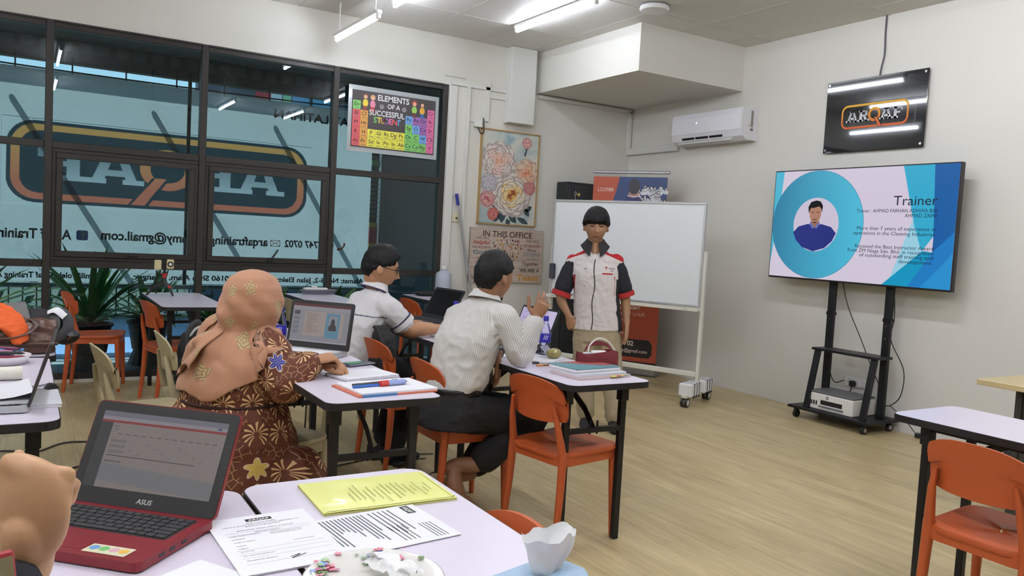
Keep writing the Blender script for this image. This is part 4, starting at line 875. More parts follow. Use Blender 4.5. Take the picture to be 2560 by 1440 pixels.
# ------------------------------------------------------------------ laptops
KEY = mat('key_black', (34,34,36), .5)
def laptop(name, label, loc, rz, w_, d, h, tilt, body, lidm, scr_polys, bezel=.016, chin=.03, keys=True, z0=.7503, keym=KEY, th=.02):
    t = thing(name, label, 'laptop', (*loc, z0), rz)
    b_ = M(); b_.prism(rrect(w_, d, .015), .003, th, T=TR(0,-d/2,0)); b_.obj('base', body, t)
    M().prism(rrect(w_-.03, d-.04, .012), 0, .004, T=TR(0,-d/2,0)).obj('feet', BLK, t)
    R = Euler((-rad(tilt),0,0)).to_matrix().to_4x4(); TL = Matrix.Translation((0,-.004,th-.002)) @ R
    lid = M(TL); lid.prism(rrect(w_, h, .012), -.008, 0, T=frame((0,0,h/2), (1,0,0), (0,0,1), (0,-1,0))); lo = lid.obj('lid', lidm, t)
    bz = M(TL); bz.prism(rrect(w_-.004, h-.004, .010), 0, .0012, T=frame((0,0,h/2), (1,0,0), (0,0,1), (0,-1,0))); bz.obj('bezel', mat('bezel_black', (30,30,31), .5), lo)
    sw_, sh = w_-2*bezel, h-bezel-chin
    def S(u, v, k=0): return TL @ V(((u-.5)*sw_, -.0014-.0002*k, chin+v*sh))
    for k, (nm, c_, st_, p) in enumerate(scr_polys):
        q = M()
        for pp_ in (p if isinstance(p[0][0], (tuple, list)) else [p]): q.poly([S(a, b2, k) for a, b2 in pp_])
        q.obj(nm, em('%s_%d_%d_%d' % (nm, *c_), c_, st_), lo)
    if keys:
        kb = M().prism(rrect(w_*.86, d*.46, .006), th-.0005, th+.0004, T=TR(0,-d*.32,0)).obj('keyboard_well', mat('well_dark', (22,22,22), .6) if keym is KEY else keym, t)
        kw = w_*.84/14.6; kh = d*.43/6; first_ = None
        for r_ in range(6):
            x = -w_*.42; 
            row = [1]*14 if r_ else [.97]*15
            if r_ == 5: row = [1.2,1,1,1,5,1,1,1,1,1.2]
            elif r_ in (2,3,4): row = [1.35+.2*(r_-2)]+[1]*(11 if r_ < 4 else 10)+[2.0]
            tot = sum(row); 
            for q_ in row:
                ww = q_*w_*.84/tot
                if first_ is None: first_ = M().box((0,0,0), (1,1,.0022), b=.0006).obj('key', keym, t); ko = first_
                else: ko = first_.copy(); COL.objects.link(ko)
                ko.location = (x+ww/2, -d*.32+d*.215-kh*(r_+.5), th+.0014); ko.scale = (ww-.0026, kh-.0028, 1); x += ww
        M().prism(rrect(w_*.30, d*.27, .004), th, th+.0004, T=TR(-w_*.04,-d*.78,0)).obj('touchpad', lidm, t)
    return t, lo, S, TL
RED = mat('laptop_red', (122,28,36), .36, metal=.2, var=.03, scale=4); REDT = mat('touch_red', (130,50,58), .4)
tblx = [[(.20+.062*k+a*.03,.715-.012*k+b_*.014-.0) for a, b_ in ((0,0),(1,0),(1,1),(0,1))] for k in range(13)]
def rows(x0, x1, ys, h_, j=0.): return [[(x0,y),(x1-random.random()*j,y),(x1-random.random()*j,y+h_),(x0,y+h_)] for y in ys]
rl, rlo, S, TLr = laptop('red_laptop', 'open red laptop with spreadsheet page on screen in the foreground', (-5.7155,-5.545), atan2(-.22,.231), .335, .228, .212, 25, RED, RED, [
    ('screen', (112,104,102), .9, [(0,0),(1,0),(1,1),(0,1)]), ('page_footer', (98,98,102), .9, [(0,.10),(1,.0),(1,.22),(0,.33)]), ('side_menu', (44,46,50), .9, [(0,0),(.095,0),(.095,.875),(0,.875)]), ('tab_bar', (94,92,104), .9, [(0,.93),(1,.93),(1,1),(0,1)]), ('address_bar', (120,114,122), .9, [(0,.885),(1,.885),(1,.93),(0,.93)]),
    ('red_header', (116,36,40), .9, [(0,.85),(1,.85),(1,.88),(0,.88)]), ('page_text', (76,70,72), .9, [[(.16+.063*k,.70),(.195+.063*k,.70),(.195+.063*k,.712),(.16+.063*k,.712)] for k in range(13)]+rows(.12,.24,[.62,.60,.55,.53,.48,.46],.008)+rows(.12,.15,[.76,.80],.008)+[[(.16+.063*k,.60-.05*(k % 4)),(.178+.063*k,.60-.05*(k % 4)),(.178+.063*k,.607-.05*(k % 4)),(.16+.063*k,.607-.05*(k % 4))] for k in range(13)]),
    ('scroll_bar', (58,50,52), .9, [(.12,.415),(.82,.405),(.82,.415),(.12,.425)]), ('button', (72,72,74), .9, rows(.115,.205,[.335],.018)+rows(.215,.245,[.335],.018)), ('avatar', (58,66,108), .9, [(.93,.895),(.96,.895),(.96,.925),(.93,.925)])], chin=.034, bezel=.022)
q = M(); q.text('ASUS', .0135, TLr @ frame((.006,-.0016,.0115), (1,0,0), (0,0,1), (0,-1,0)), 'C', bold=.02, shear=.18, width=.036); q.obj('brand_lettering', mat('brand_silver', (196,196,198), .3), rlo)
sk = M(); sk.prism(rrect(.085,.034,.001), .0204, .0206, T=TR(.085,-.196,0)); so_ = sk.obj('palmrest_sticker', mat('sticker_cream', (206,202,170), .5), rl)
for k, c_ in enumerate(((96,150,196), (104,176,96), (206,160,172), (214,170,70))): M().cyl((.085-.030+.0195*k,-.194,.0206), (.085-.030+.0195*k,-.194,.0208), .009, n=20).obj('sticker_dot', mat('dot_%d' % c_[0], c_, .5), so_)
q = M()
for y, z in ((-.10,.012), (-.135,.012), (-.165,.012)): q.box((.1676,y,z), (.001,.016,.006))
q.obj('side_ports', BLK, rl)
DARK = mat('laptop_dark', (40,39,42), .5); SIL = mat('laptop_silver', (190,192,194), .35, metal=.5); WKEY = mat('key_white', (206,208,206), .5)
laptop('office_laptop', 'open laptop with slide-editing window in front of the headscarfed woman', (-4.705,-3.50), atan2(-.27,.235), .345, .235, .232, 12, SIL, DARK, [
    ('screen', (132,130,138), .8, [(0,0),(1,0),(1,1),(0,1)]), ('title_bar', (86,44,50), .8, [(0,.93),(1,.93),(1,1),(0,1)]), ('ribbon', (140,136,144), .8, [(0,.84),(1,.84),(1,.93),(0,.93)]), ('slide_page', (150,140,136), .8, [(.22,.16),(.90,.16),(.90,.80),(.22,.80)]), ('slide_text', (118,92,88), .8, rows(.26,.52,[.74-.042*k for k in range(13)],.012,.16)), ('picture_box', (86,128,150), .8, [(.60,.14),(.84,.14),(.84,.78),(.60,.78)]),
    ('photo_ground', (128,130,138), .8, [(.65,.32),(.80,.32),(.80,.72),(.65,.72)]), ('photo_figure', (58,56,60), .8, [(.655,.33),(.795,.33),(.79,.44),(.76,.50),(.755,.60),(.725,.66),(.695,.60),(.69,.50),(.66,.44)]), ('thumbnail', (70,70,84), .8, [(.03,.70),(.13,.70),(.13,.80),(.03,.80)]), ('thumbnail', (110,112,124), .8, rows(.03,.13,[.56,.44,.32,.20],.09)), ('task_bar', (150,150,160), .8, [(0,0),(1,0),(1,.035),(0,.035)])], chin=.03, keym=WKEY)
laptop('bright_laptop', 'open laptop with pale purple screen in front of the striped-shirt man', (-3.535,-3.56), -pi/2+.04, .345, .235, .225, 22, DARK, DARK, [('screen', (180,168,204), .95, [(0,0),(1,0),(1,1),(0,1)]), ('margin', (196,186,216), .95, [(.78,0),(1,0),(1,1),(.78,1)]), ('page_lines', (120,108,140), .95, rows(.08,.5,[.88,.70,.67],.008)+rows(.55,.9,[.60,.3],.008)), ('arrow', (40,34,52), .95, [(.28,.40),(.34,.50),(.42,.53),(.42,.57),(.50,.50),(.42,.44),(.42,.475),(.36,.46),(.32,.40)]), ('figures', (60,50,76), .95, [(.44,.28),(.50,.28),(.50,.38),(.44,.38)])], bezel=.012, chin=.02)
laptop('black_laptop', 'open black laptop with dark screen in front of the man with glasses', (-3.48,-2.28), -pi/2+.12, .36, .24, .24, 30, DARK, DARK, [('screen', (34,32,34), .25, [(0,0),(1,0),(1,1),(0,1)])])
laptop('side_laptop', 'thin dark laptop seen edge-on at the left table', (-5.893,-4.33), -pi/2-.063, .345, .235, .207, 17, SIL, mat('lid_brown', (70,66,64), .4, metal=.4), [('screen', (90,92,100), .4, [(0,0),(1,0),(1,1),(0,1)])])
lp = laptop('desk_laptop', 'closed-looking dark laptop on the wooden desk at the right edge', (-1.12,-5.14), .25, .36, .25, .235, 108, DARK, DARK, [], keys=False, z0=.744)
# ------------------------------------------------------------------ bottles
CLR = glass_mat('clear_plastic', (.93,.95,.97), .9)
def bottle(loc, label):
    t = thing('water_bottle', label, 'bottle', (*loc, .7505), 0, 'small water bottles')
    M().lathe([(.026,0),(.030,.004),(.030,.05),(.0285,.055),(.030,.06),(.030,.115),(.028,.13),(.020,.155),(.0125,.172),(.0125,.186)], 20).obj('body', CLR, t, smooth=True)
    M().lathe([(.0303,.068),(.0305,.07),(.0305,.110),(.0303,.112)], 20).obj('label_band', mat('bottle_label', (44,40,160), .4), t, smooth=True)
    M().lathe([(.014,.180),(.0145,.182),(.0145,.203),(.013,.205)], 16).obj('cap', BLUE, t, smooth=True)
    q = M(); q.text('///', .03, frame((-.014,-.0279,.085), (.88,-.47,0), (0,0,1)), 'C', bold=.02); q.obj('label_mark', WPL, t)
    M().lathe([(.0285,.004),(.0285,.10)], 16).obj('water', glass_mat('water_clear', (.90,.93,.95), .5) if 'water_clear' not in _mats else _mats['water_clear'], t, smooth=True)
bottle((-4.835,-3.325), 'water bottle with blue cap beside the slide-editing laptop'); bottle((-3.575,-3.79), 'water bottle with blue cap beside the wrapped snack'); bottle((-3.69,-2.98), 'water bottle half hidden behind the striped-shirt man')
big = thing('refill_bottle', 'large translucent white refill bottle on the window table', 'bottle', (-2.39,-.20,.7505)); M().lathe([(.075,0),(.08,.006),(.08,.20),(.072,.225),(.04,.245),(.03,.25),(.03,.27)], 24).obj('body', mat('milky_plastic', (206,214,226), .4, trans=.3), big, smooth=True); M().lathe([(.034,.262),(.035,.265),(.035,.30),(.03,.303)], 18).obj('cap', WPL, big, smooth=True)
# ------------------------------------------------------------------ papers
PAP = mat('paper_white', (232,232,236), .6)
INK = mat('paper_ink', (96,96,102), .7)
def sheet(name, label, loc, rz, w_=.21, d=.297, h=.0012, m=PAP, z=.7502, curl=0., cat='paper', group=None):
    t = thing(name, label, cat, (*loc, z), rz, group)
    q = M(); q.grid(lambda u, v: ((u-.5)*w_, (v-.5)*d, h+.0005+curl*max(0,(u-.55))**2*.3+curl*max(0,.3-v)**2*.3), 8, 8); q.obj('page', m, t, smooth=True)
    M().box((0,0,h/2), (w_-.004,d-.004,h)).obj('page_stack', m, t)
    return t
def lines(t, segs, h, nm='printed_lines', m=INK):
    q = M()
    for x0, x1, y, th in segs: q.poly([(x0,y,h), (x1,y,h), (x1,y+th,h), (x0,y+th,h)])
    return q.obj(nm, m, t)
d1 = sheet('answer_form', 'printed form with black logo heading beside the red laptop', (-5.505,-5.765), .03, .20, .285, .004)
random.seed(4)
q = M(); q.text('ARQAF', .012, TR(0,.112,.0049), 'C', bold=.03, width=.042); q.obj('logo_lettering', WPL, d1); lines(d1, [(-.026,.026,.109,.015)], .0047, 'logo_block', BLK)
q = M(); 
for s_, y, wd in (('ARQAF TRAINING ACADEMY', .098,.06), ('NO 8-2, JALAN ELEKTRON F U16/F, SEKSYEN U16', .089,.15), ('40160 SHAH ALAM, SELANGOR', .081,.07), ('BORANG PENILAIAN KURSUS', .064,.11), ('MAKLUMAT PESERTA', .048,.05)): q = M(); q.text(s_, .0058, TR(0,y,.0047), 'C', width=wd, bold=.012); q.obj('form_heading', INK, d1)
for k, (s_, x, y) in enumerate((('NAMA PESERTA KURSUS', -.075,.038), ('KATEGORI', -.075,.022), ('NAMA SYARIKAT', -.075,.006), ('TARIKH', -.075,-.012), ('TEMPAT', -.075,-.026), ('JAWATAN', -.075,-.042), ('NO. KAD PENGENALAN', -.075,-.062), ('PENGESAHAN MAJIKAN', -.075,-.085), ('CADANGAN DAN ULASAN', .0,.036), ('PENILAIAN KESELURUHAN', .0,.028), ('TANDATANGAN', .03,-.02))): q = M(); q.text(s_, .0052, TR(x,y,.0047), 'L', bold=.01); q.obj('form_lettering', INK, d1)
lines(d1, [(-.08,.085,y,.0006) for y in (.056,.044,-.034,-.052,-.072,-.10)], .0047, 'form_rules'); q = M(); q.tube(bez([(.0,-.094,.0047), (.02,-.088,.0047), (.0,-.102,.0047), (.03,-.09,.0047), (.012,-.098,.0047)], 5), .0007, n=4); q.obj('signature', BLK, d1)
d2 = sheet('survey_form', 'printed sheet turned sideways with text columns below the yellow folder', (-5.315,-5.79), -pi/2+.10, .205, .29, .002)
segs = [(-.09,.02+random.random()*.06,.075-.0115*k,.0035) for k in range(5)]+[(-.09,-.03+random.random()*.1,.012-.0085*k,.0035) for k in range(14)]+[(.0,.08,.06-.01*k,.0028) for k in range(4)]
lines(d2, segs, .0027); lines(d2, [(-.095,-.05,.108,.020)], .0027, 'logo_block', BLK); q = M(); q.text('ARQAF', .014, TR(-.072,.113,.0030), 'C', bold=.03, width=.036); q.obj('logo_lettering', WPL, d2); lines(d2, [(.01,.09,.12-.008*k,.0025) for k in range(4)], .0027, 'address_lines')
yf = thing('yellow_folder', 'glossy yellow transparent folder with papers inside on the near table', 'folder', (-5.222,-5.572,.7502), -.03)
YEL = mat('folder_yellow', (228,230,132), .3, coat=.25)
q = M(); q.grid(lambda u, v: ((u-.5)*.31, (v-.5)*.212, .006+.0012*noise.noise(V((u*5, v*4, 1.3)))+.003*sin(pi*u)*sin(pi*v)), 40, 28); q.obj('cover', YEL, yf, smooth=True, ang=0)
M().box((0,0,.0022), (.308,.21,.0044)).obj('inner_papers', mat('folder_paper', (206,206,120), .5), yf)
q = M()
for k in range(16): x = -.07+.0125*k; q.box((x, -.02+random.uniform(-.02,.02), .0108), (.0018, random.uniform(.03,.11), .0004))
q.obj('seen_through_text', mat('folder_text', (150,152,84), .3), yf); q = M(); q.box((0,-.098,.0075), (.30,.004,.0006)); q.box((.148,0,.0075), (.004,.2,.0006)); q.obj('seal_edge', mat('seal_yellow', (232,234,160), .2), yf)
d3 = sheet('loose_sheet', 'white sheet lying at the bottom edge in front of the red laptop', (-5.66,-5.985), .55, .21, .297, .002); lines(d3, [(-.06,-.03,.125,.006), (-.02,.0,.125,.006), (.01,.03,.125,.006)], .0027)
# flowered plate with tissue and leaf
pl = thing('flowered_plate', 'white plate with painted flower sprays at the bottom edge', 'plate', (-5.41,-6.03,.7502))
M().lathe([(.06,0),(.062,.002),(.085,.008),(.118,.018),(.119,.020),(.116,.0205),(.085,.011),(.06,.006),(.002,.006)], 48).obj('dish', mat('porcelain', (228,226,218), .15, coat=.5), pl, smooth=True, ang=0)
FLC = [(150,50,92), (206,110,140), (110,150,206), (86,120,62), (120,160,84), (196,84,110)]
random.seed(21)
for ca_, n in ((1.0, 22), (2.35, 30), (3.6,20), (5.2,20)):
    for k in range(n):
        a = ca_+random.gauss(0,.22); r_ = .098+random.gauss(0,.009); c_ = FLC[random.randrange(6)]; s_ = random.uniform(.003,.0085); zz = .0145+(r_-.085)*.27
        q = M(); q.poly([(r_*cos(a)+s_*cos(t_)*(1+.25*sin(5*t_)), r_*sin(a)+s_*sin(t_)*(1+.25*sin(5*t_)), zz+.0008+k*2e-5) for t_ in [j*pi/6 for j in range(12)]]); q.obj('painted_flower', mat('fl_%d' % c_[0]+'_%d' % c_[1], c_, .2), pl)
tsx = thing('crumpled_tissue', 'crumpled white tissue lying on the flowered plate', 'tissue', (-5.375,-6.025,.763), .3)
q = M(); q.grid(lambda u, v: ((u-.5)*.05+.02*noise.noise(V((u*3,v*3,5))), (v-.5)*.11, .010+.018*abs(noise.noise(V((u*4,v*4,2))))+.012*sin(pi*u)), 16, 22); q.obj('sheet', mat('tissue_white', (232,232,230), .8), tsx, smooth=True, ang=0)
lf = thing('banana_leaf_piece', 'dark green leaf piece on the flowered plate', 'leaf', (-5.435,-6.09,.762), .2); q = M(); q.grid(lambda u, v: ((u-.5)*.11, (v-.5)*.06*(1-.5*abs(2*u-1)), .012+.012*sin(pi*u)+.006*noise.noise(V((u*5,v*4,0)))), 14, 8); q.obj('blade', mat('leaf_dark', (52,66,38), .5), lf, smooth=True, ang=0)
tp = thing('tissue_pack', 'light blue tissue pack with white tissue pulled up at the bottom edge', 'tissue pack', (-5.165,-6.175,.7502), .25)
M().box((-.02,0,.022), (.19,.10,.044), b=.012).obj('wrapper', mat('pack_blue', (168,196,222), .35), tp)
def tis(u, v):
    a = u*2*pi; r_ = .018+.030*v**.8+.008*noise.noise(V((cos(a)*1.5, sin(a)*1.5, v*2))); return (.01+r_*cos(a)*1.25, r_*sin(a)*.7, .03+.075*v+.014*noise.noise(V((cos(a)*2, sin(a)*2, 7))))
q = M(); q.grid(tis, 36, 10); q.obj('pulled_tissue', mat('tissue_white'), tp, smooth=True, ang=0)
# ------------------------------------------------------------------ woman's table
nb = thing('spiral_notebook', 'open white spiral notebook on the woman\'s table', 'notebook', (-4.72,-4.155,.7502), .25)
M().box((0,0,.006), (.25,.17,.012), b=.002).obj('pages', PAP, nb); M().box((0,0,.001), (.256,.176,.002)).obj('back_cover', mat('nb_grey', (150,150,156), .5), nb)
for k in range(20): M().cyl((-.118+k*.0124,-.083,.004), (-.118+k*.0124,-.089,.013), .0012, n=5).obj('wire_loop', mat('wire', (150,150,156), .3, metal=.6), nb)
lines(nb, [(-.11,.05+random.random()*.05,.06-.014*k,.0012) for k in range(9)], .0123, 'handwriting', mat('pale_ink', (170,172,182), .7))
fo2 = thing('paper_folder', 'stack of printed papers on an orange-edged folder at the table end', 'folder', (-4.735,-4.43,.7502), .10)
M().box((0,0,.003), (.33,.235,.006), b=.001).obj('folder_cover', mat('folder_orange', (206,110,80), .5), fo2); M().box((.01,.0,.010), (.32,.225,.009), b=.001).obj('paper_stack', PAP, fo2); lines(fo2, [(-.02+.02*(k % 3),.10,.06-.016*k,.003) for k in range(6)], .0148); lines(fo2, [(.08,.11,.085,.012)], .0149, 'logo_block', mat('pr_dark', (80,80,84), .6)); M().box((-.08,-.11,.004), (.14,.02,.008)).obj('blue_tab', mat('tab_blue', (70,120,170), .5), fo2)
def pen(name, label, loc, rz, l, c_, r_=.005, tip=None, z=.7502, cat='pen'):
    t = thing(name, label, cat, (*loc, z+r_), rz); M().cyl((-l/2,0,0), (l/2-.012,0,0), r_, n=8).obj('barrel', mat('pen_%d_%d_%d' % c_, c_, .35), t, smooth=True); M().cyl((l/2-.012,0,0), (l/2,0,0), r_*.8, .001, n=8).obj('tip', BLK, t, smooth=True)
    M().cyl((-l/2-.004,0,0), (-l/2+.03,0,0), r_*1.08, n=8).obj('cap', tip or mat('pen_%d_%d_%d' % c_), t, smooth=True); return t
pen('ballpoint_pen', 'black pen lying on the stacked papers', (-4.79,-4.41), .22, .14, (50,46,44), z=.7655); pen('ballpoint_pen', 'blue pen lying on the stacked papers', (-4.80,-4.45), .15, .14, (40,100,190), z=.7655); pen('correction_pen', 'pale blue correction pen with red tip on the stacked papers', (-4.70,-4.44), .2, .12, (150,166,214), .0105, mat('pen_tip_red', (196,50,44), .4), z=.7655)
pho = thing('smartphone', 'dark phone with green case under the woman\'s fingers', 'phone', (-4.64,-3.885,.7502), .35); M().box((0,0,.005), (.15,.075,.009), b=.003).obj('body', mat('phone_dark', (50,52,70), .3), pho); M().box((-.01,.01,.0098), (.08,.03,.0008)).obj('green_patch', mat('green_patch', (50,150,90), .4), pho)
sheet('woman_papers', 'white papers on the keyboard of the woman\'s laptop', (-4.83,-3.62), atan2(-.27,.235), .30, .12, .006, z=.775)
ob2 = thing('orange_booklet', 'orange-covered booklet on the table behind the headscarfed woman', 'booklet', (-4.93,-2.60,.7502), .3); M().box((0,0,.006), (.21,.29,.012), b=.001).obj('pages', PAP, ob2); M().box((0,0,.013), (.212,.292,.002)).obj('cover', mat('booklet_orange', (226,120,50), .5), ob2)
# ------------------------------------------------------------------ striped man's table
bk = thing('exercise_book', 'teal and red exercise book on top of the stack', 'book', (-3.715,-4.335,.7755), .10); M().box((0,0,.008), (.27,.19,.014), b=.001).obj('pages', PAP, bk); M().box((0,0,.016), (.275,.195,.002)).obj('cover', mat('cover_teal', (84,134,142), .45), bk); q = M(); q.poly([(-.05,.09,.0173), (.137,.09,.0173), (.137,-.04,.0173)]); q.poly([(-.09,.095,.0173), (-.05,.095,.0173), (.12,-.045,.0173), (.1,-.06,.0173)]); q.obj('red_shape', mat('cover_red', (170,72,70), .45), bk)
bk2 = thing('document_stack', 'stack of folders with coloured index tabs under the exercise book', 'folder', (-3.70,-4.36,.7502), .06); M().box((0,0,.006), (.30,.21,.012), b=.001).obj('lower_folder', mat('folder_pink', (206,186,186), .5), bk2); M().box((-.01,.0,.0185), (.28,.20,.013), b=.001).obj('upper_folder', mat('folder_grey', (206,208,214), .4), bk2)
for k, c_ in enumerate(((226,220,60), (170,50,40), (226,110,50), (90,176,96), (60,90,120))): M().box((.04+k*.028,-.113+.006*k,.010), (.026,.022,.002)).obj('index_tab', mat('tab_%d' % c_[0], c_, .5), bk2)
pc = thing('pencil_case', 'open dark red pencil case with white cable loop', 'pencil case', (-3.585,-4.255,.7502), -.15)
MAR = mat('maroon_fabric', (104,26,34), .75, bump=.15, bscale=300)
q = M(); q.loft([[V((x, y*s*(1-.25*abs(x/.11)**3), z+.012*sin(x*30)*(z > .05))) for x, y in rrect(.215,.085,.03,4)] for s, z in ((.9,0), (1.05,.004), (1.12,.03), (1.0,.065), (.8,.088), (.7,.085), (.75,.05))], caps=True); q.obj('pouch', MAR, pc, smooth=True, ang=50)
q = M(); q.grid(lambda u, v: (.085*cos(pi*u)+.02, .022+.012*sin(pi*u)-.006*v, .06+.075*sin(pi*u)*(1-.28*v)), 18, 4); q.obj('open_flap', MAR, pc, smooth=True, ang=0)
M().tube(bez([(-.05,-.005,.07), (-.045,0,.115), (0,.0,.15), (.05,-.01,.135), (.085,-.02,.09), (.075,-.03,.06)], 6), .0038, n=7).obj('white_cable', WPL, pc, smooth=True); M().box((.0,-.01,.083), (.075,.032,.022), b=.006).obj('white_charger', WPL, pc); M().box((-.06,-.005,.08), (.04,.02,.012), b=.004).obj('small_item', mat('item_grey', (190,190,196), .4), pc)
sn = thing('snack_pack', 'transparent wrapped snack bun next to the water bottle', 'snack', (-3.60,-3.915,.7502), .4); q = M(); q.ball((0,0,.028), (.048,.036,.027), 18, 12); q.obj('bun', mat('bun_olive', (150,138,76), .3, coat=.6, var=.3, scale=30), sn, smooth=True); q = M(); q.grid(lambda u, v: ((u-.5)*.07, .035+.03*v, .03+.03*v+.008*noise.noise(V((u*6,v*4,3)))), 12, 6); q.obj('wrapper_end', mat('wrap_clear', (170,170,190), .15, trans=.5), sn, smooth=True, ang=0)
pen('pencil', 'orange-ended brown pencil nearest the exercise book', (-3.745,-4.10), .0, .15, (150,96,50), .004, mat('pen_orange', (226,140,70), .4)); pen('ballpoint_pen', 'white and black pen beside the pencil', (-3.735,-4.04), -.12, .13, (206,206,206), .0045, BLK); pen('ballpoint_pen', 'dark grey pen beside the eraser', (-3.62,-4.095), -.1, .13, (60,58,60), .005)
er = thing('eraser', 'small white eraser block standing beside the pens', 'eraser', (-3.585,-4.19,.7502), .2); M().box((0,0,.016), (.042,.016,.032), b=.003).obj('block', mat('eraser_white', (206,198,212), .6), er); M().box((0,0,.008), (.0425,.0165,.014)).obj('sleeve', PAP, er)
sheet('striped_papers', 'loose white papers beside the striped-shirt man\'s elbow', (-3.70,-3.86), .5, .21, .297, .003); sheet('glasses_papers', 'white papers in front of the man with glasses', (-3.77,-2.95), .2, .21, .297, .008)
# ------------------------------------------------------------------ left tables
ps = thing('pen_tray', 'white dish full of coloured pens on the left table', 'pen tray', (-5.985,-3.56,.7502)); M().lathe([(.07,0),(.075,.003),(.095,.035),(.097,.035),(.08,.006),(.002,.005)], 30).obj('dish', mat('dish_white', (222,216,220), .35), ps, smooth=True, ang=0)
random.seed(8)
for k, c_ in enumerate(((150,40,70), (70,110,170), (60,100,60), (206,196,80), (40,40,42), (190,120,150), (96,140,200), (40,40,42), (120,60,90))):
    a = random.uniform(-.6,.9); o = pen('coloured_pen', '%s pen in the white pen dish' % ('maroon','blue','green','yellow','black','pink','pale blue','dark grey','plum')[k], (-5.985+random.uniform(-.02,.02), -3.56+random.uniform(-.04,.04)), a, .13, c_, .006, z=.775+.004*k)
rt = thing('tissue_roll', 'rolled white cloth tube on the left table', 'roll', (-5.965,-3.93,.7502), .06); M().cyl((-.075,0,.024), (.045,0,.024), .024, n=20).obj('roll', mat('roll_cream', (222,220,206), .8, bump=.2, bscale=60), rt, smooth=True); M().cyl((.0455,0,.024), (.046,0,.024), .009, n=12).obj('core_hole', BLK, rt)
sheet('left_papers', 'heap of white papers on the side laptop\'s keyboard', (-6.0,-4.33), .05, .21, .28, .010, curl=.3, z=.772); 
bc = sheet('clipped_papers', 'papers held by a black binder clip at the left table edge', (-5.865,-4.30), .02, .10, .28, .010)
bcl = thing('binder_clip', 'black binder clip on the papers at the left table edge', 'clip', (-5.835,-4.18,.7622), .3); q = M(); q.prism([(-.02,0),(.02,0),(.006,.016),(-.006,.016)], -.016, .016, T=frame((0,0,0), (1,0,0), (0,0,1), (0,-1,0))); q.obj('body', BLK, bcl); M().tube([(-.005,-.01,.015), (-.04,-.008,.01), (-.04,.008,.01), (-.005,.01,.015)], .0012, n=5).obj('wire_arm', BLK, bcl)
# ------------------------------------------------------------------ window-side tables
tri = thing('mini_tripod', 'small black tripod with red joints holding a cream phone clamp', 'tripod', (-4.975,-.50,.7502), .0)
for k, (dx, dy) in enumerate(((-.125,.02), (.06,-.05), (.075,.09))): M().tube([(0,0,.11), (dx*.55,dy*.55,.075), (dx,dy,.006)], [(.014,.012),(.013,.008),(.009,.006)], n=8).obj('leg', BLK, tri, smooth=True)
M().cyl((0,0,.10), (0,0,.14), .022, .014, n=14).obj('hub', BLK, tri, smooth=True); M().ball((0,0,.155), .017, 14, 8).obj('ball_head', mat('red_joint', (176,44,44), .4), tri, smooth=True); M().cyl((0,0,.168), (0,0,.178), .026, n=14).obj('red_disc', mat('red_joint'), tri, smooth=True); M().cyl((.03,-.035,.075), (.036,-.043,.079), .012, n=12).obj('red_button', mat('red_joint'), tri)
M().box((0,0,.225), (.02,.02,.10), b=.003).obj('clamp_stem', BLK, tri); M().cyl((-.055,.01,.02), (-.055,.01,.20), .007, n=8).obj('side_rod', BLK, tri)
CRM = mat('cream_case', (206,196,150), .4)
M().box((-.05,-.005,.245), (.052,.012,.078), b=.006).obj('phone_half', CRM, tri); l_ = M().box((.04,-.005,.252), (.052,.012,.075), b=.006).obj('phone_half', CRM, tri); M().cyl((.04,-.0115,.252), (.04,-.014,.252), .022, n=24).obj('magnet_ring', BLK, l_); M().cyl((.04,-.0135,.252), (.04,-.0148,.252), .012, n=20).obj('ring_centre', WPL, l_)
xl = thing('extension_lead', 'white extension socket with coiled grey cable on the window table', 'extension lead', (-3.64,-.17,.7502), .05); M().box((-.02,0,.045), (.22,.055,.03), b=.008).obj('socket_bar', WPL, xl); q = M()
for k in range(4): q.tube([((.15+.006*k)*cos(a)+.01, (.045+.004*k)*sin(a), .012+.009*k) for a in [j*2*pi/28 for j in range(29)]], .007, n=7)
q.obj('cable_coil', mat('cable_coil', (110,110,122), .5), xl, smooth=True); M().box((-.03,0,.066), (.05,.03,.014), b=.004).obj('plug', WPL, xl)
bkb = thing('black_pouch', 'flat black fabric pouch on the window table', 'pouch', (-2.58,-.22,.7502), .1); q = M(); q.ball((0,0,.025), (.13,.06,.03), 18, 10); q.obj('body', mat('bag_black', (22,22,23), .75, bump=.3, bscale=25), bkb, smooth=True); M().tube(bez([(-.12,0,.02), (-.16,-.02,.03), (-.10,-.04,.04)], 5), .006, n=6).obj('strap', BLK, bkb)
for k, (x, y) in enumerate(((-2.27,-.22), (-2.13,-.20))):
    t = thing('blue_cloth', ('dark blue folded cloth right beside the translucent bottle', 'darker blue cloth bundle behind the striped man\'s shoulder')[k], 'cloth', (x if k == 0 else -2.36, y if k == 0 else -.06, .7502) if k == 0 else (-2.36,-.42,.7502)); q = M(); q.ball((0,0,.02), (.05,.04,.028+.01*k), 14, 8); q.obj('bundle', mat('blue_cloth%d' % k, (50,70,150) if k == 0 else (40,50,110), .8, bump=.3, bscale=30), t, smooth=True)
# ------------------------------------------------------------------ bags on chairs and floor
BBK = mat('backpack_black', (20,20,21), .7, bump=.3, bscale=22)
b3 = thing('floor_bag', 'black bag on the floor under the desk at the right edge', 'bag', (-1.08,-4.98,0)); q = M(); q.loft([[V((x*s, y*s, z)) for x, y in rrect(.34,.18,.06,5)] for s, z in ((.9,0), (1.05,.02), (1.06,.15), (.95,.26), (.6,.31))]); q.obj('body', BBK, b3, smooth=True, ang=0); M().tube(bez([(-.1,0,.29), (-.05,0,.38), (.05,0,.38), (.1,0,.29)], 6), .008, n=7).obj('handle', BBK, b3, smooth=True)
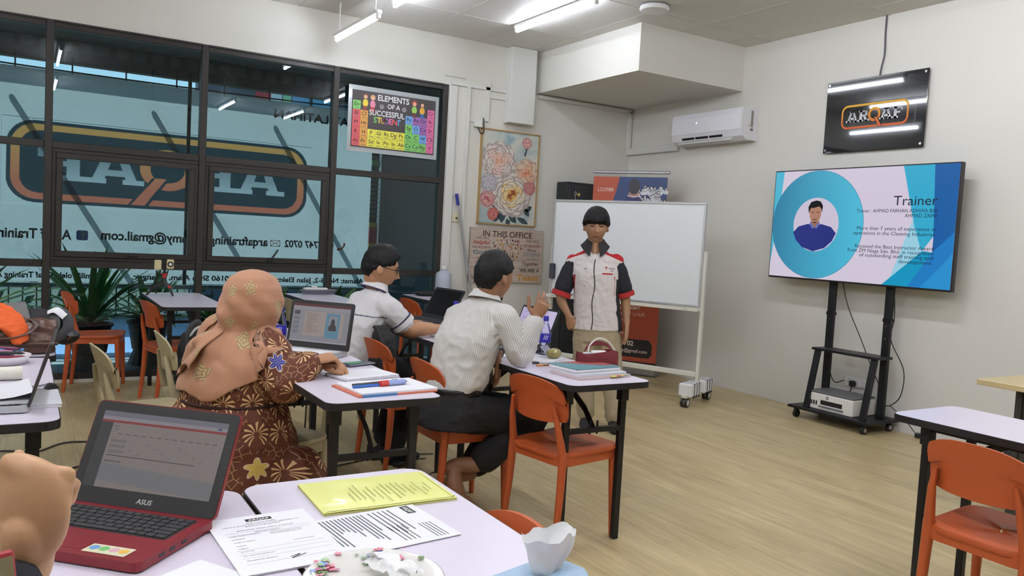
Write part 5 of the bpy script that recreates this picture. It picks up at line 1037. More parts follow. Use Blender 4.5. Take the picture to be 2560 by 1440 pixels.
# ------------------------------------------------------------------ cables and adapters on the floor
CBL = mat('floor_cable', (36,34,34), .5)
fc = thing('floor_cables', 'tangle of dark cables on the floor left of the red laptop', 'cable', (-5.72,-2.02,0))
for p in ([(-.6,.1,.006), (-.25,-.02,.006), (-.12,-.08,.006), (.05,.08,.006), (.35,-.05,.006)], [(-.2,-.62,.006), (0,-.5,.006), (.15,-.42,.006), (.35,-.35,.006)], [(-.05,-.72,.006), (.05,-.60,.012), (.2,-.58,.006), (.35,-.62,.006)], [(-.02,-.66,.006), (.08,-.70,.014), (.2,-.72,.006), (.35,-.68,.006)], [(-.05,-.80,.006), (.08,-.84,.006), (.25,-.80,.006)]): M().tube(bez(p, 7), .0055, n=6).obj('cable', CBL, fc, smooth=True)
fc2 = thing('power_cables', 'thin black cables on the floor under the woman\'s table', 'cable', (-4.45,-3.4,0))
for p in ([(-.4,.5,.006), (0,.45,.006), (.4,.55,.006), (.7,.5,.006)], [(-.3,.0,.006), (0,-.1,.006), (.2,.05,.006), (.5,.0,.006)], [(.35,-.1,.006), (.5,.1,.02), (.6,.0,.006), (.45,-.15,.006)], [(-.2,.2,.5), (-.21,.18,.25), (-.22,.12,.01), (-.1,.0,.006)]): M().tube(bez(p, 7), .004, n=6).obj('cable', CBL, fc2, smooth=True)
for k, (x, y, l) in enumerate(((-4.62,-3.30,'black power adapter on the floor behind the woman\'s table leg'), (-4.02,-3.05,'black power strip on the floor below the man with glasses'), (-4.00,-3.62,'black adapter block on the floor beside the bare feet'))):
    t = thing('power_adapter', l, 'adapter', (x, y, 0), .4*k); M().box((0,0,.016), (.13,.055,.03), b=.006).obj('brick', BLK, t); M().tube(bez([(.065,0,.012), (.12,.03,.006), (.2,.0,.006)], 6), .004, n=6).obj('lead', BLK, t, smooth=True)
# ------------------------------------------------------------------ potted plants outside
LFM = mat('strap_leaf', (110,170,96), .45, var=.35, scale=4); LFL = mat('strap_leaf_light', (200,240,110), .45, var=.2, scale=4)
def plant(loc, label, n, ln, seed, pot=True, s=1.):
    random.seed(seed); t = thing('potted_plant', label, 'plant', (*loc, -.02), 0, 'strap-leaf plants on the balcony')
    h0 = .40*s
    if pot:
        M().lathe([(.12*s,.13*s),(.14*s,.15*s),(.175*s,.38*s),(.19*s,.385*s),(.19*s,.41*s),(.17*s,.41*s),(.16*s,.36*s),(.01,.35*s)], 24).obj('pot', mat('pot_dark', (52,60,68), .55), t, smooth=True)
        M().lathe([(.17*s,0),(.165*s,.03*s),(.125*s,.14*s),(.1*s,.14*s),(.14*s,.03*s)], 12).obj('pot_stand', mat('pot_stand', (44,54,62), .6), t)
    for k in range(n):
        a = k*2.39996+random.uniform(-.2,.2); el = random.uniform(.35,1.25); l = ln*random.uniform(.75,1.1); w_ = .030*random.uniform(.8,1.2)*s; d = V((cos(a), sin(a), 0)); sd = V((-sin(a), cos(a), 0))
        pts = [V((0,0,h0))+d*(l*u*cos(el)*(1+.12*u))+V((0,0,l*(u*sin(el)-.36*u*u*cos(el)))) for u in [j/7 for j in range(8)]]
        q = M(); wv = [.45,.8,1,1,.95,.8,.5,.04]
        for sg in (0, 1):
            pass
        vs = []; 
        for p, x in zip(pts, wv): vs += [p-sd*w_*x+V((0,0,.010*x)), p, p+sd*w_*x+V((0,0,.010*x))]
        q.add(vs, [(3*j+i, 3*j+i+1, 3*j+i+4, 3*j+i+3) for j in range(7) for i in range(2)])
        q.obj('leaf', LFL if random.random() < .22 else LFM, t, smooth=True, ang=0)
plant((-5.40,.78), 'big strap-leaf potted plant behind the lone orange chair', 36, .92, 2); plant((-4.90,.95), 'dark strap-leaf plant in a black pot left of the tripod table', 28, .62, 3); plant((-6.35,.75), 'strap-leaf plant cut by the left picture edge', 32, .95, 4)
plant((-3.75,.80), 'strap-leaf plant behind the extension lead', 22, .62, 5); plant((-3.20,.75), 'strap-leaf plant behind the man with glasses', 20, .55, 6)
plant((-4.35,.9), 'strap-leaf plant behind the headscarf', 18, .5, 7)
# ------------------------------------------------------------------ people
import numpy as np
def skin_mat(name, c):
    return mat(name, c, .5, var=.06, scale=14, bump=.04, bscale=220, sub=.06)
def cloth_mat(name, bump=.12, bs=500, rough=.85):
    m, t, p = nodemat(name); at = t.nodes.new('ShaderNodeAttribute'); at.attribute_name = 'tint'; L(t, at.outputs['Color'], p.inputs['Base Color']); p.inputs['Roughness'].default_value = rough
    tc = N(t, 'TexCoord'); n = N(t, 'TexNoise', Scale=bs, Detail=2); L(t, tc.outputs['Object'], n.inputs['Vector']); bp = N(t, 'Bump', Strength=bump, Distance=.003); L(t, n.outputs['Fac'], bp.inputs['Height']); L(t, bp.outputs[0], p.inputs['Normal']); return m
CLOTH = cloth_mat('cotton_cloth')
def flesh(name, mm, voxel, it, m, parent, wr=0., ws=14., col=None, seed=0., aniso=(1,1,1)):
    """union of the pieces in mm as one continuous surface, smoothed, with cloth folds"""
    t = mm.obj('tmp', m); md = t.modifiers.new('r', 'REMESH'); md.mode = 'VOXEL'; md.voxel_size = voxel
    sm = t.modifiers.new('s', 'SMOOTH'); sm.factor = .5; sm.iterations = it
    dg = bpy.context.evaluated_depsgraph_get(); me = bpy.data.meshes.new_from_object(t.evaluated_get(dg)); od = t.data; bpy.data.objects.remove(t); bpy.data.meshes.remove(od)
    me.name = name; n = len(me.vertices)
    if wr:
        co = np.empty(n*3, np.float32); me.vertices.foreach_get('co', co); nr = np.empty(n*3, np.float32); me.vertices.foreach_get('normal', nr)
        dv = np.empty(n, np.float32); nn_ = noise.noise; k = 0; ax, ay, az_ = aniso[0]*ws, aniso[1]*ws, aniso[2]*ws
        for x, y, z in co.reshape(-1, 3).tolist():
            x = x*ax+seed; y *= ay; z = z*az_+seed*2
            dv[k] = .7*nn_((x, y, z))+.55*(.5-abs(nn_((x*1.7+3, y*1.7+5, z*1.7+9))*2)); k += 1
        co += nr*np.repeat(dv*wr, 3); me.vertices.foreach_set('co', co)
    me.materials.clear(); me.materials.append(m); me.polygons.foreach_set('use_smooth', [True]*len(me.polygons)); me.update()
    o = bpy.data.objects.new(name, me); COL.objects.link(o)
    if parent is not None: o.parent = parent; o.matrix_parent_inverse = parent.matrix_world.inverted() if False else Matrix.Translation(-parent.location)
    if col is not None:
        co = np.empty(n*3, np.float32); me.vertices.foreach_get('co', co); co = co.reshape(-1, 3); c = np.ones((n, 4), np.float32); c[:, :3] = col(co)
        a = me.color_attributes.new('tint', 'FLOAT_COLOR', 'POINT'); a.data.foreach_set('color', c.ravel())
    return o
def lc(c): return np.array(lin(c)[:3], np.float32)
def plain(c): return lambda co: np.tile(lc(c), (len(co), 1))
def bone_uv(o, bones):
    """surface coordinates around the nearest limb axis: attribute fabric_uv = (angle*radius, length)"""
    me = o.data; n = len(me.vertices); co = np.empty(n*3, np.float32); me.vertices.foreach_get('co', co); co = co.reshape(-1, 3)
    best = np.full(n, 1e9); uvv = np.zeros((n, 3), np.float32)
    for k, (a, b_, ref, r_, wt) in enumerate(bones):
        a = np.array(a); b_ = np.array(b_); d = b_-a; ln = np.linalg.norm(d); d = d/ln; ref = np.array(ref, float); ref -= d*(ref@d); ref /= np.linalg.norm(ref); s_ = np.cross(d, ref)
        q = co-a; t_ = np.clip(q@d, 0, ln); rad_ = q-np.outer(t_, d); dist = np.linalg.norm(rad_, axis=1)/wt
        ang = np.arctan2(rad_@s_, rad_@ref); m_ = dist < best; best[m_] = dist[m_]
        uvv[m_, 0] = ang[m_]*r_; uvv[m_, 1] = (q@d)[m_]+k*.37; uvv[m_, 2] = k
    at = me.attributes.new('fabric_uv', 'FLOAT_VECTOR', 'POINT'); at.data.foreach_set('vector', uvv.ravel())
def PV(o): return Matrix.Translation(-o.location)
def put(mm, name, m, par, smooth=True, ang=0):
    o = mm.obj(name, m, par, smooth=smooth, ang=ang); o.matrix_parent_inverse = Matrix.Translation(-par.location); return o
def limb(mm, pts, rs, n=16, sub=6):
    p = bez(pts, sub); k = len(pts)-1; rr = []
    for i in range(len(p)):
        t_ = i/sub; j = min(int(t_), k-1); f_ = t_-j; f_ = f_*f_*(3-2*f_); rr.append(rs[j]*(1-f_)+rs[j+1]*f_)
    mm.tube(p, rr, n=n); mm.ball(p[0], rr[0], 14, 8); mm.ball(p[-1], rr[-1], 14, 8)
def torso(mm, st, n=28, ex=2.4):
    """stations: (centre, right vec, front vec, half width, half depth)"""
    rings = []; K = 5
    for i in range(len(st)-1):
        for k in range(K):
            f_ = k/K; a, b_ = st[i], st[i+1]; g = f_*f_*(3-2*f_)
            c = V(a[0]).lerp(V(b_[0]), f_); r_ = V(a[1]).lerp(V(b_[1]), f_).normalized(); fr = V(a[2]).lerp(V(b_[2]), f_).normalized(); w_ = a[3]*(1-g)+b_[3]*g; d = a[4]*(1-g)+b_[4]*g
            rings.append([c+r_*w_*math.copysign(abs(cos(t_))**(2/ex), cos(t_))+fr*d*math.copysign(abs(sin(t_))**(2/ex), sin(t_)) for t_ in [j*2*pi/n for j in range(n)]])
    a = st[-1]; rings.append([V(a[0])+V(a[1]).normalized()*a[3]*cos(t_)+V(a[2]).normalized()*a[4]*sin(t_) for t_ in [j*2*pi/n for j in range(n)]])
    mm.loft(rings)
def hand(mm, wrist, d, pn, side, curls, s=1., thumb=(.55,.75,.35), spread=.10, wr=.024):
    """palm, four fingers of unequal length and a thumb; pn = direction the palm faces, side = thumb side"""
    W = V(wrist); d = V(d).normalized(); pn = V(pn); pn = (pn-d*pn.dot(d)).normalized(); side = V(side); side = (side-d*side.dot(d)-pn*side.dot(pn)).normalized()
    mm.tube([W-d*.01*s, W+d*.02*s, W+d*.055*s, W+d*.088*s, W+d*.094*s], [(wr*s,.018*s), (.031*s,.0165*s), (.040*s,.0155*s), (.041*s,.0125*s), (.036*s,.008*s)], n=16, up=pn)
    for i, (ln, r_) in enumerate(((.070,.0088), (.078,.0090), (.073,.0086), (.056,.0076))):
        off = .0300-.0203*i; b_ = W+d*(.086-.004*abs(i-1.2))*s+side*off*s; c = curls[i] if isinstance(curls[0], (list, tuple)) else curls
        fd = (d+side*(spread*(1.4-i))).normalized(); pts = [b_-fd*.02*s, b_]; ang = 0; p = b_
        for k, f_ in enumerate((.46,.30,.24)):
            ang += c[k]; dd = fd*cos(ang)+pn*sin(ang); mid = p+dd*ln*f_*s*.5; p = p+dd*ln*f_*s; pts += [mid, p]
        rr = [r_*s*x for x in (1.0,1.06,.98,1.02,.9,.94,.84,.7)][:len(pts)]
        mm.tube(pts, rr, n=10); mm.ball(pts[-1], rr[-1], 10, 6)
    tb = W+d*.022*s+side*.026*s+pn*.004*s; t1 = (d*thumb[0]+side*thumb[1]+pn*thumb[2]).normalized(); t2 = (d*(thumb[0]+.5)+side*thumb[1]*.55+pn*thumb[2]).normalized()
    p1 = tb+t1*.040*s; p2 = p1+t2*.034*s; p3 = p2+(t2+d*.2).normalized()*.026*s
    mm.tube([tb-t1*.012*s, tb, p1, p2, p3], [.013*s,.0145*s,.0115*s,.0102*s,.0078*s], n=12); mm.ball(p3, .0078*s, 10, 6)
class Head:
    def __init__(h, c, f, up=(0,0,1), s=1.):
        h.c = V(c); h.f = V(f).normalized(); u = V(up); h.u = (u-h.f*u.dot(h.f)).normalized(); h.r = h.f.cross(h.u); h.s = s; h.k = 1.
    def loc(h, n):
        nx, ny, nz = n; x, y, z = .0745*nx, .094*ny, .114*nz
        if nz < 0: x *= 1-.30*(-nz)**1.4; y *= 1-.10*(-nz)**2
        if ny < 0:
            y *= 1.06
            if nz < -.25: y += .055*min(1, (-nz-.25)/.6)*(-ny)
        g = lambda a, b_: math.exp(-(a/b_)**2)
        if ny > 0:
            fw = 0; ax = abs(x)
            fw += .020*g(x,.0085)*g(min(0, z+.018),.010)*max(0, min(1, (.034-z)/.05))
            fw += .011*g(x,.0145)*g(z+.024,.010)
            fw += .007*g(z-.031,.009)*g(ax-.028,.020)-.010*g(ax-.031,.013)*g(z-.013,.010)
            fw += .005*g(ax-.040,.016)*g(z+.016,.018)
            fw += .006*g(x,.021)*(g(z+.050,.0050)+g(z+.0615,.0058))-.003*g(x,.02)*g(z+.0560,.003)
            fw += .009*g(x,.022)*g(z+.095,.014)-.004*g(x,.02)*g(z+.076,.006)
            y += fw*min(1, ny*2.2)
        return V((x, y, z))
    def w(h, p): return h.c+(h.r*p.x+h.f*p.y+h.u*p.z)*h.s
    def surf(h, mm, off=None, nu=84, nv=60):
        vs = []
        for j in range(nv+1):
            el = pi*(j/nv-.5)
            for i in range(nu):
                az = 2*pi*i/nu; n = (cos(el)*sin(az), cos(el)*cos(az), sin(el)); p = h.loc(n)
                if off is not None: p = p+V((n[0], n[1]*.9, n[2])).normalized()*off(p, az if az <= pi else az-2*pi, n)
                vs.append(h.w(p))
        mm.add(vs, [(j*nu+i, j*nu+(i+1) % nu, (j+1)*nu+(i+1) % nu, (j+1)*nu+i) for j in range(nv) for i in range(nu)])
    def ears(h, mm):
        for s in (-1, 1):
            R = Matrix((h.r*s, h.f, h.u)).transposed()
            R = R @ Euler((.12,-.28*1,.0)).to_matrix() if s > 0 else R @ Euler((.12,-.28,0)).to_matrix()
            mm.ball(h.w(V((s*.077,-.012,-.004))), V((.009,.019,.031))*h.s, 14, 10, R=R); mm.ball(h.w(V((s*.074,-.006,-.022))), V((.008,.011,.014))*h.s, 10, 8, R=R)
    def fpt(h, x, z, o=0.):
        """point of the face surface at lateral x, height z"""
        lo, hi = 0., 1.
        nz = max(-.98, min(.98, z/.114)); nx = x/(.0745*(1-.30*(-nz)**1.4 if nz < 0 else 1)*max(.05, 1)); ny = sqrt(max(0.01, 1-nz*nz-nx*nx)); p = h.loc((nx, ny, nz)); p.y += o; return h.w(p)
def face(par, h, brow=(26,20,18), lip=(140,84,74), eye=True, mouth=True):
    if eye:
        for s in (-1, 1):
            e_ = M(); R = Matrix((h.r, h.f, h.u)).transposed(); c = h.fpt(s*.0315,.012,-.003); e_.ball(c, V((.0115,.0068,.0036))*h.s, 14, 8, R=R); eo = put(e_, 'eye', mat('eye_white', (150,136,128), .3), par)
            q = M(); q.ball(c+h.f*.0048*h.s-h.u*.0005, V((.0058,.0035,.0036))*h.s, 12, 8, R=R); put(q, 'iris', mat('iris_dark', (24,18,16), .15), par)
            q = M(); q.tube([h.fpt(s*x, z, .0012) for x, z in ((.0185,.0125), (.026,.0195), (.034,.0205), (.043,.0150))], [.0014,.0018,.0018,.0012], n=6); put(q, 'eyelid', mat('lid_line', (52,36,30), .6), par)
    for s in (-1, 1): q = M(); q.tube([h.fpt(s*x, z, .0012) for x, z in ((.013,.0285), (.024,.034), (.036,.0345), (.048,.0285))], [(.0022,.002),(.0042,.002),(.0038,.002),(.0015,.0015)], n=6, up=h.f); put(q, 'eyebrow', mat('brow_dark', brow, .8), par)
    if mouth:
        q = M(); q.tube([h.fpt(x, z, .0003) for x, z in ((-.024,-.0545), (-.012,-.0525), (0,-.0535), (.012,-.0525), (.024,-.0545))], [.001,.0028,.003,.0028,.001], n=6); q.tube([h.fpt(x, z, .0003) for x, z in ((-.022,-.056), (0,-.0605), (.022,-.056))], [.001,.0034,.001], n=6); put(q, 'lips', mat('lip_tone', lip, .5), par)
HAIRM = mat('black_hair', (9,8,9), .5, bump=.35, bscale=420, stretch=(1,1,.12), spec=.25)
def hair(par, h, front, side, back, top, sidet, fringe=None, name='hair'):
    def off(p, az, n):
        a = abs(az)
        if a < 1.0: zb = front+(side-front)*max(0, (a-.55)/.45)**2*0+ (0 if a < .55 else (a-.55)/.45*(side+.028-front))
        elif a < 1.75: zb = side+.028*(1-(a-1.0)/.75)
        else: zb = side+(back-side)*min(1, (a-1.75)/.7)
        m_ = (p.z-zb+.010*noise.noise(V((p.x*120, p.y*120, 3))))/.020; m_ = max(0, min(1, m_)); m_ = m_*m_*(3-2*m_)
        th = sidet+(top-sidet)*max(0, min(1, (p.z-.01)/.085)); th += .003*noise.noise(V((p.x*70, p.y*70, p.z*30)))+.003*noise.noise(V((p.x*25, p.y*25, p.z*25)))
        return th*m_-.006*(1-m_)
    q = M(); h.surf(q, off, 96, 72); return put(q, name, HAIRM, par)
def collar(par, nb, up, f, r0, r1, h_, m, open_=.35, tip=.03, name='collar'):
    up = V(up).normalized(); f = V(f); f = (f-up*f.dot(up)).normalized(); r_ = f.cross(up); q = M(); nb = V(nb)
    def fn(o):
        def g(u, v):
            a = open_+(2*pi-2*open_)*u; fr = max(0, cos(a))**2
            rr = r0+(r1-r0)*v**1.2+o*.6; z = h_*(1-.25*fr)*(1-v)-tip*fr*v-.012*fr
            return nb+(f*cos(a)*(1.0)+r_*sin(a))*rr+up*(z+o*.5)
        return g
    q.grid(fn(.0), 40, 6); q.grid(fn(.004), 40, 6); return put(q, name, m, par)

from mathutils.bvhtree import BVHTree
def drape(o, par, pts, d, lift=.0012):
    """project points (world) along d onto the mesh of o"""
    me = o.data; bv = BVHTree.FromPolygons([v.co.copy() for v in me.vertices], [tuple(f_.vertices) for f_ in me.polygons]); d = V(d).normalized(); out = []
    for q in pts:
        h_ = bv.ray_cast(V(q)-d*.5, d, 1.5); out.append(h_[0]-d*lift if h_[0] is not None else V(q))
    return out
def outside(o, body, gap=.005, only=None):
    """push the vertices of o out of the surface of body"""
    me = body.data; bv = BVHTree.FromPolygons([v.co.copy() for v in me.vertices], [tuple(f_.vertices) for f_ in me.polygons])
    for v in o.data.vertices:
        if only is not None and not only(v.co): continue
        l_, n_, i_, d_ = bv.find_nearest(v.co, .12)
        if l_ is None: continue
        s_ = (v.co-l_).dot(n_)
        if s_ < gap: v.co = l_+n_*gap
def ribbon(o, par, name, m, pts, side, w_, d):
    a = drape(o, par, [V(q)-V(side)*w_/2 for q in pts], d); b_ = drape(o, par, [V(q)+V(side)*w_/2 for q in pts], d); q = M(); n = len(pts)
    q.add(a+b_, [(i, i+1, n+i+1, n+i) for i in range(n-1)]); return put(q, name, m, par)
# ================= the standing trainer
SK1 = skin_mat('skin_warm', (166,126,96))
def trainer():
    t = thing('person', 'standing man in white, black and red short-sleeved shirt and khaki trousers before the whiteboard', 'person', (-2.31,-2.66,0))
    f = V((-.58,-.81,0)).normalized(); r_ = f.cross(V((0,0,1)))       # his own right
    up = V((0,0,1)); P0 = V((-2.345,-2.635,.80)); ch = V((-2.375,-2.615,1.12)); sh = V((-2.382,-2.612,1.245)); nk = V((-2.388,-2.612,1.30))
    h = Head((-2.402,-2.628,1.468), f+V((.02,.0,-.16)), s=1.04)
    rs, ls = sh+r_*.160-up*.032, sh-r_*.155-up*.012
    re, rw = V((-2.585,-2.50,.965)), V((-2.545,-2.555,.815)); le, lw = V((-2.185,-2.735,.985)), V((-2.185,-2.775,.785))
    b_ = M(); h.surf(b_); h.ears(b_)
    limb(b_, [h.w(V((0,-.022,-.05))), nk+up*.02, nk-up*.03], [.056,.053,.058]); torso(b_, [(P0, r_, f, .10,.07), (ch, r_, f, .11,.075), (nk, r_, f, .07,.05)])
    limb(b_, [rs, re, rw], [.043,.038,.024]); limb(b_, [ls, le, lw], [.043,.038,.024])
    hand(b_, rw, V((.30,-.25,-1)), V((.62,.45,.1)), V((-.2,-.95,-.1)), (.75,1.05,.7), thumb=(.5,.35,.85))
    hand(b_, lw, V((.03,-.02,-1)), V((-.75,.35,.0)), V((-.45,-.85,0)), [(.18,.3,.2), (.22,.35,.25), (.28,.4,.3), (.3,.45,.3)], thumb=(.9,.45,.2))
    for s, k, a in ((1, V((-2.41,-2.60,.42)), V((-2.375,-2.605,.07))), (-1, V((-2.235,-2.71,.40)), V((-2.215,-2.735,.06)))): limb(b_, [P0+r_*s*.07, k, a], [.05,.045,.034])
    flesh('body', b_, .0042, 2, SK1, t)
    face(t, h); hair(t, h, .027, -.012, -.060, .032, .021)
    # shirt
    q = M(); torso(q, [(P0-up*.075, r_, f, .185,.118), (P0+up*.02, r_, f, .172,.115), (V((-2.36,-2.625,.99)), r_, f, .166,.115), (ch, r_, f, .178,.120), (sh-up*.01, r_, f, .165,.088), (nk+up*.012-f*.018, r_, f, .066,.050)])
    for s_, e_ in ((rs, re), (ls, le)): q.tube([s_.lerp(sh, .6)-up*.01, s_-up*.012, s_.lerp(e_, .25)], [.054,.054,.046], n=16); q.ball(s_-up*.006, .054)
    sh_np = np.array(sh); fn_ = np.array(f); rn = np.array(r_)
    def col(co):
        d = co-sh_np; lat = d@rn; fr = d@fn_; z = co[:, 2]; c = np.tile(lc((214,208,206)), (len(co), 1))
        side = (np.abs(lat) > .145-.0*z) & (z < 1.10) & (np.abs(fr) < .075); c[side] = lc((26,26,32))
        rs_ = (np.abs(lat) > .135) & (z < 1.12) & (z > .98) & (np.abs(fr) < .085) & ~((np.abs(lat) > .15)); c[rs_] = lc((150,24,30))
        yoke = (d[:, 2] > .036-.40*(np.abs(lat)-.06)) & (np.abs(lat) < .21) & (np.abs(lat) > .05) & (fr > -.06); c[yoke] = lc((176,30,36))
        return c
    so_ = flesh('shirt', q, .0040, 7, CLOTH, t, .0062, 13, col, 3.)
    for s_, e_, sg in ((rs, re, 1), (ls, le, -1)):
        d = (e_-s_).normalized(); end = s_+d*.205; q = M(); limb(q, [s_+d*.022-r_*sg*.004, s_+d*.09, end], [.052,.060,.066]); flesh('sleeve', q, .005, 4, CLOTH, t, .004, 16, plain((22,24,34)), sg)
        q = M(); q.tube([end+d*.030, end+d*.064, end+d*.066], [.0715,.0725,.060], n=20); put(q, 'cuff', mat('cuff_red', (168,34,36), .8), t, ang=40)
    co_ = collar(t, nk+up*.030, up+f*.06, f, .060, .104, .050, mat('collar_black', (30,30,34), .8), .36, .070); outside(co_, so_, .005)
    ribbon(so_, t, 'front_placket', mat('piping_black', (24,24,28), .8), [V((sh.x, sh.y, 1.235-.014*k))+f*.2+r_*.006*sin(k*.35) for k in range(37)], r_, .007, -f)
    PT = sh-r_*.092-up*.062
    ribbon(so_, t, 'pocket_trim', mat('cuff_red'), [PT+f*.2-r_*(-.038+.0076*k)-up*.046 for k in range(11)], up, .010, -f)
    def emb(txt, off, size, wd, nm):
        T = frame(drape(so_, t, [PT+f*.2+off], -f, .0035)[0], -r_, up, f); q = M(); q.text(txt, size, T, 'L', bold=.02, width=wd); put(q, nm, mat('thread_dark', (50,46,52), .8), t, smooth=False)
    emb('THE FINEST', -r_*.006-up*.012, .013, .045, 'embroidery'); emb('group', -r_*.02-up*.026, .011, .02, 'embroidery'); emb('FARHAN ADHWA', r_*.165-up*.022, .013, .05, 'name_embroidery')
    e0 = drape(so_, t, [PT+f*.2+r_*.02+up*.004, PT+f*.2+r_*.002+up*.004, PT+f*.2+r_*.010-up*.014], -f, .003); q = M(); q.poly(e0); put(q, 'chest_emblem', mat('cuff_red'), t, smooth=False)
    # trousers, shoes
    q = M(); torso(q, [(P0-up*.16, r_, f, .165,.115), (P0-up*.06, r_, f, .165,.112), (P0+up*.04, r_, f, .15,.10)])
    for s, k, a in ((1, V((-2.41,-2.60,.42)), V((-2.375,-2.605,.09))), (-1, V((-2.235,-2.71,.40)), V((-2.215,-2.735,.075)))): limb(q, [P0+r_*s*.075-up*.10, k, a+up*.02], [.098,.080,.066])
    flesh('trousers', q, .0065, 5, CLOTH, t, .0075, 11, plain((168,154,128)), 7.)
    for s, a in ((1, V((-2.375,-2.605,.0))), (-1, V((-2.215,-2.735,.0)))):
        q = M(); q.tube([a-f*.07+up*.035, a+up*.045, a+f*.09+up*.034, a+f*.165+up*.024], [(.034,.034),(.040,.044),(.046,.033),(.030,.022)], n=16, up=up); q.ball(a-f*.06+up*.035, .034); q.ball(a+f*.16+up*.024, (.03,.03,.022)); flesh('shoe', q, .005, 3, mat('shoe_black', (24,23,26), .6), t)
trainer()

# ================= seated man in the striped shirt
SK2 = skin_mat('skin_brown', (146,104,76))
def stripe_mat():
    m, t, p = nodemat('striped_cotton'); at = t.nodes.new('ShaderNodeAttribute'); at.attribute_name = 'fabric_uv'; sp = N(t, 'SeparateXYZ'); L(t, at.outputs['Vector'], sp.inputs[0])
    u = math_(t, 'MULTIPLY', sp.outputs['X'], 100.); fr = math_(t, 'FRACT', u); d = math_(t, 'ABSOLUTE', math_(t, 'SUBTRACT', fr, .5)); s_ = math_(t, 'LESS_THAN', d, .13)
    L(t, mixc(t, s_, lin((214,212,206)), lin((164,165,161))), p.inputs['Base Color']); p.inputs['Roughness'].default_value = .85; return m
def striped():
    t = thing('person', 'seated man in pale striped long-sleeved shirt and black trousers raising his hand', 'person', (-4.14,-3.90,0))
    f = V((.88,.47,0)).normalized(); r_ = f.cross(V((0,0,1))); up = V((0,0,1))
    P0 = V((-4.165,-3.90,.52)); wa = V((-4.15,-3.905,.66)); ch = V((-4.105,-3.915,.86)); sh = V((-4.055,-3.925,1.005)); nk = V((-4.035,-3.945,1.065))
    h = Head((-4.005,-3.965,1.165), V((.95,.27,-.06)), s=1.02)
    rs, ls = sh+r_*.150-up*.028, sh-r_*.135-up*.045
    re, rw = V((-3.915,-4.10,.80)), V((-3.862,-4.125,.980)); le, lw = V((-4.0,-3.74,.85)), V((-3.945,-3.935,.79))
    b_ = M(); h.surf(b_); h.ears(b_); limb(b_, [h.w(V((0,-.024,-.05))), nk+up*.015, nk-up*.03], [.056,.053,.06]); torso(b_, [(P0, r_, f, .10,.07), (ch, r_, f, .11,.075), (nk, r_, f, .07,.05)])
    limb(b_, [rs, re, rw], [.04,.036,.026]); limb(b_, [ls, le, lw], [.04,.036,.026])
    hand(b_, rw, V((.34,-.16,.9)), V((.45,.85,.1)), V((-.85,.5,.35)), [(.25,.35,.2), (.35,.4,.25), (.5,.45,.3), (.65,.5,.3)], thumb=(.5,.85,.15), spread=.13, s=.88)
    hand(b_, lw, V((.06,-.06,-1)), V((-.55,.2,0)), V((.5,-.5,0)), [(.15,.2,.15), (.2,.25,.2), (.25,.3,.2), (.3,.3,.3)], thumb=(.9,.3,.2), spread=.06)
    # bare feet crossed under the chair
    A1, A2 = V((-4.065,-3.985,.265)), V((-4.045,-3.90,.20))
    for hip, kn, an in ((P0+r_*.08, V((-3.79,-4.05,.475)), A1), (P0-r_*.08, V((-3.80,-3.82,.475)), A2)): limb(b_, [hip, kn, an], [.05,.042,.036])
    limb(b_, [A1, A1+V((-.07,.035,-.005)), A1+V((-.115,.05,-.02))], [.038,.038,.034]); limb(b_, [A1+V((-.10,.03,-.03)), A1+V((-.105,.0,-.09)), A1+V((-.07,-.02,-.165))], [.036,.040,.030])
    limb(b_, [A2, A2+V((-.08,-.02,.0)), A2+V((-.13,-.04,-.03))], [.038,.038,.036]); limb(b_, [A2+V((-.12,-.05,-.03)), A2+V((-.10,-.09,-.10)), A2+V((-.03,-.11,-.165))], [.038,.042,.032])
    for k in range(5): b_.tube([A1+V((-.10+.012*k,-.03,-.14)), A1+V((-.085+.016*k,-.045,-.19)), A1+V((-.07+.018*k,-.05,-.215))], [.010,.0095,.007], n=8); b_.tube([A2+V((-.06+.012*k,-.11,-.15)), A2+V((-.03+.014*k,-.125,-.178)), A2+V((-.005+.016*k,-.135,-.183))], [.010,.0095,.007], n=8)
    flesh('body', b_, .0042, 2, SK2, t)
    face(t, h); hair(t, h, .066, -.006, -.080, .016, .009)
    q = M(); q.ball(h.fpt(0,-.098,-.002), V((.016,.012,.018)), 12, 8); put(q, 'goatee', mat('beard_dark', (24,20,20), .8, bump=.4, bscale=300), t)
    q = M(); torso(q, [(P0+up*.095+f*.005, r_, f, .140,.115), (wa+f*.005, r_, f, .150,.120), (V((-4.12,-3.91,.76)), r_, f, .158,.118), (ch, r_, f, .170,.115), (sh-up*.01, r_, f, .155,.085), (nk, r_, f, .068,.06)])
    limb(q, [rs.lerp(sh, .4)-up*.01, rs-up*.005, rs.lerp(re, .55), re+up*.004, re.lerp(rw, .5), re.lerp(rw, .86)], [.062,.064,.064,.058,.052,.047]); limb(q, [ls.lerp(sh, .4)-up*.01, ls-up*.01, ls.lerp(le, .55), le, le.lerp(lw, .5), le.lerp(lw, .85)], [.058,.058,.056,.052,.048,.044])
    o = flesh('striped_shirt', q, .0055, 4, stripe_mat(), t, .0085, 12, None, 2., (1,1,.8))
    back = -f; bone_uv(o, [(P0-up*.1, sh+up*.1, f, .165, 1.6), (rs, re, r_, .062, 1.), (re, rw, r_, .052, 1.), (ls, le, -r_, .062, 1.), (le, lw, -r_, .052, 1.)])
    collar(t, nk-up*.012+V((-.004,0,0)), up+f*.25, f, .060, .082, .040, mat('collar_pale', (206,206,202), .8), .30, .03)
    q = M(); q.tube([re.lerp(rw,.80), re.lerp(rw,.93), re.lerp(rw,.94)], [.0475,.0465,.036], n=18); put(q, 'cuff', mat('collar_pale'), t, ang=40)
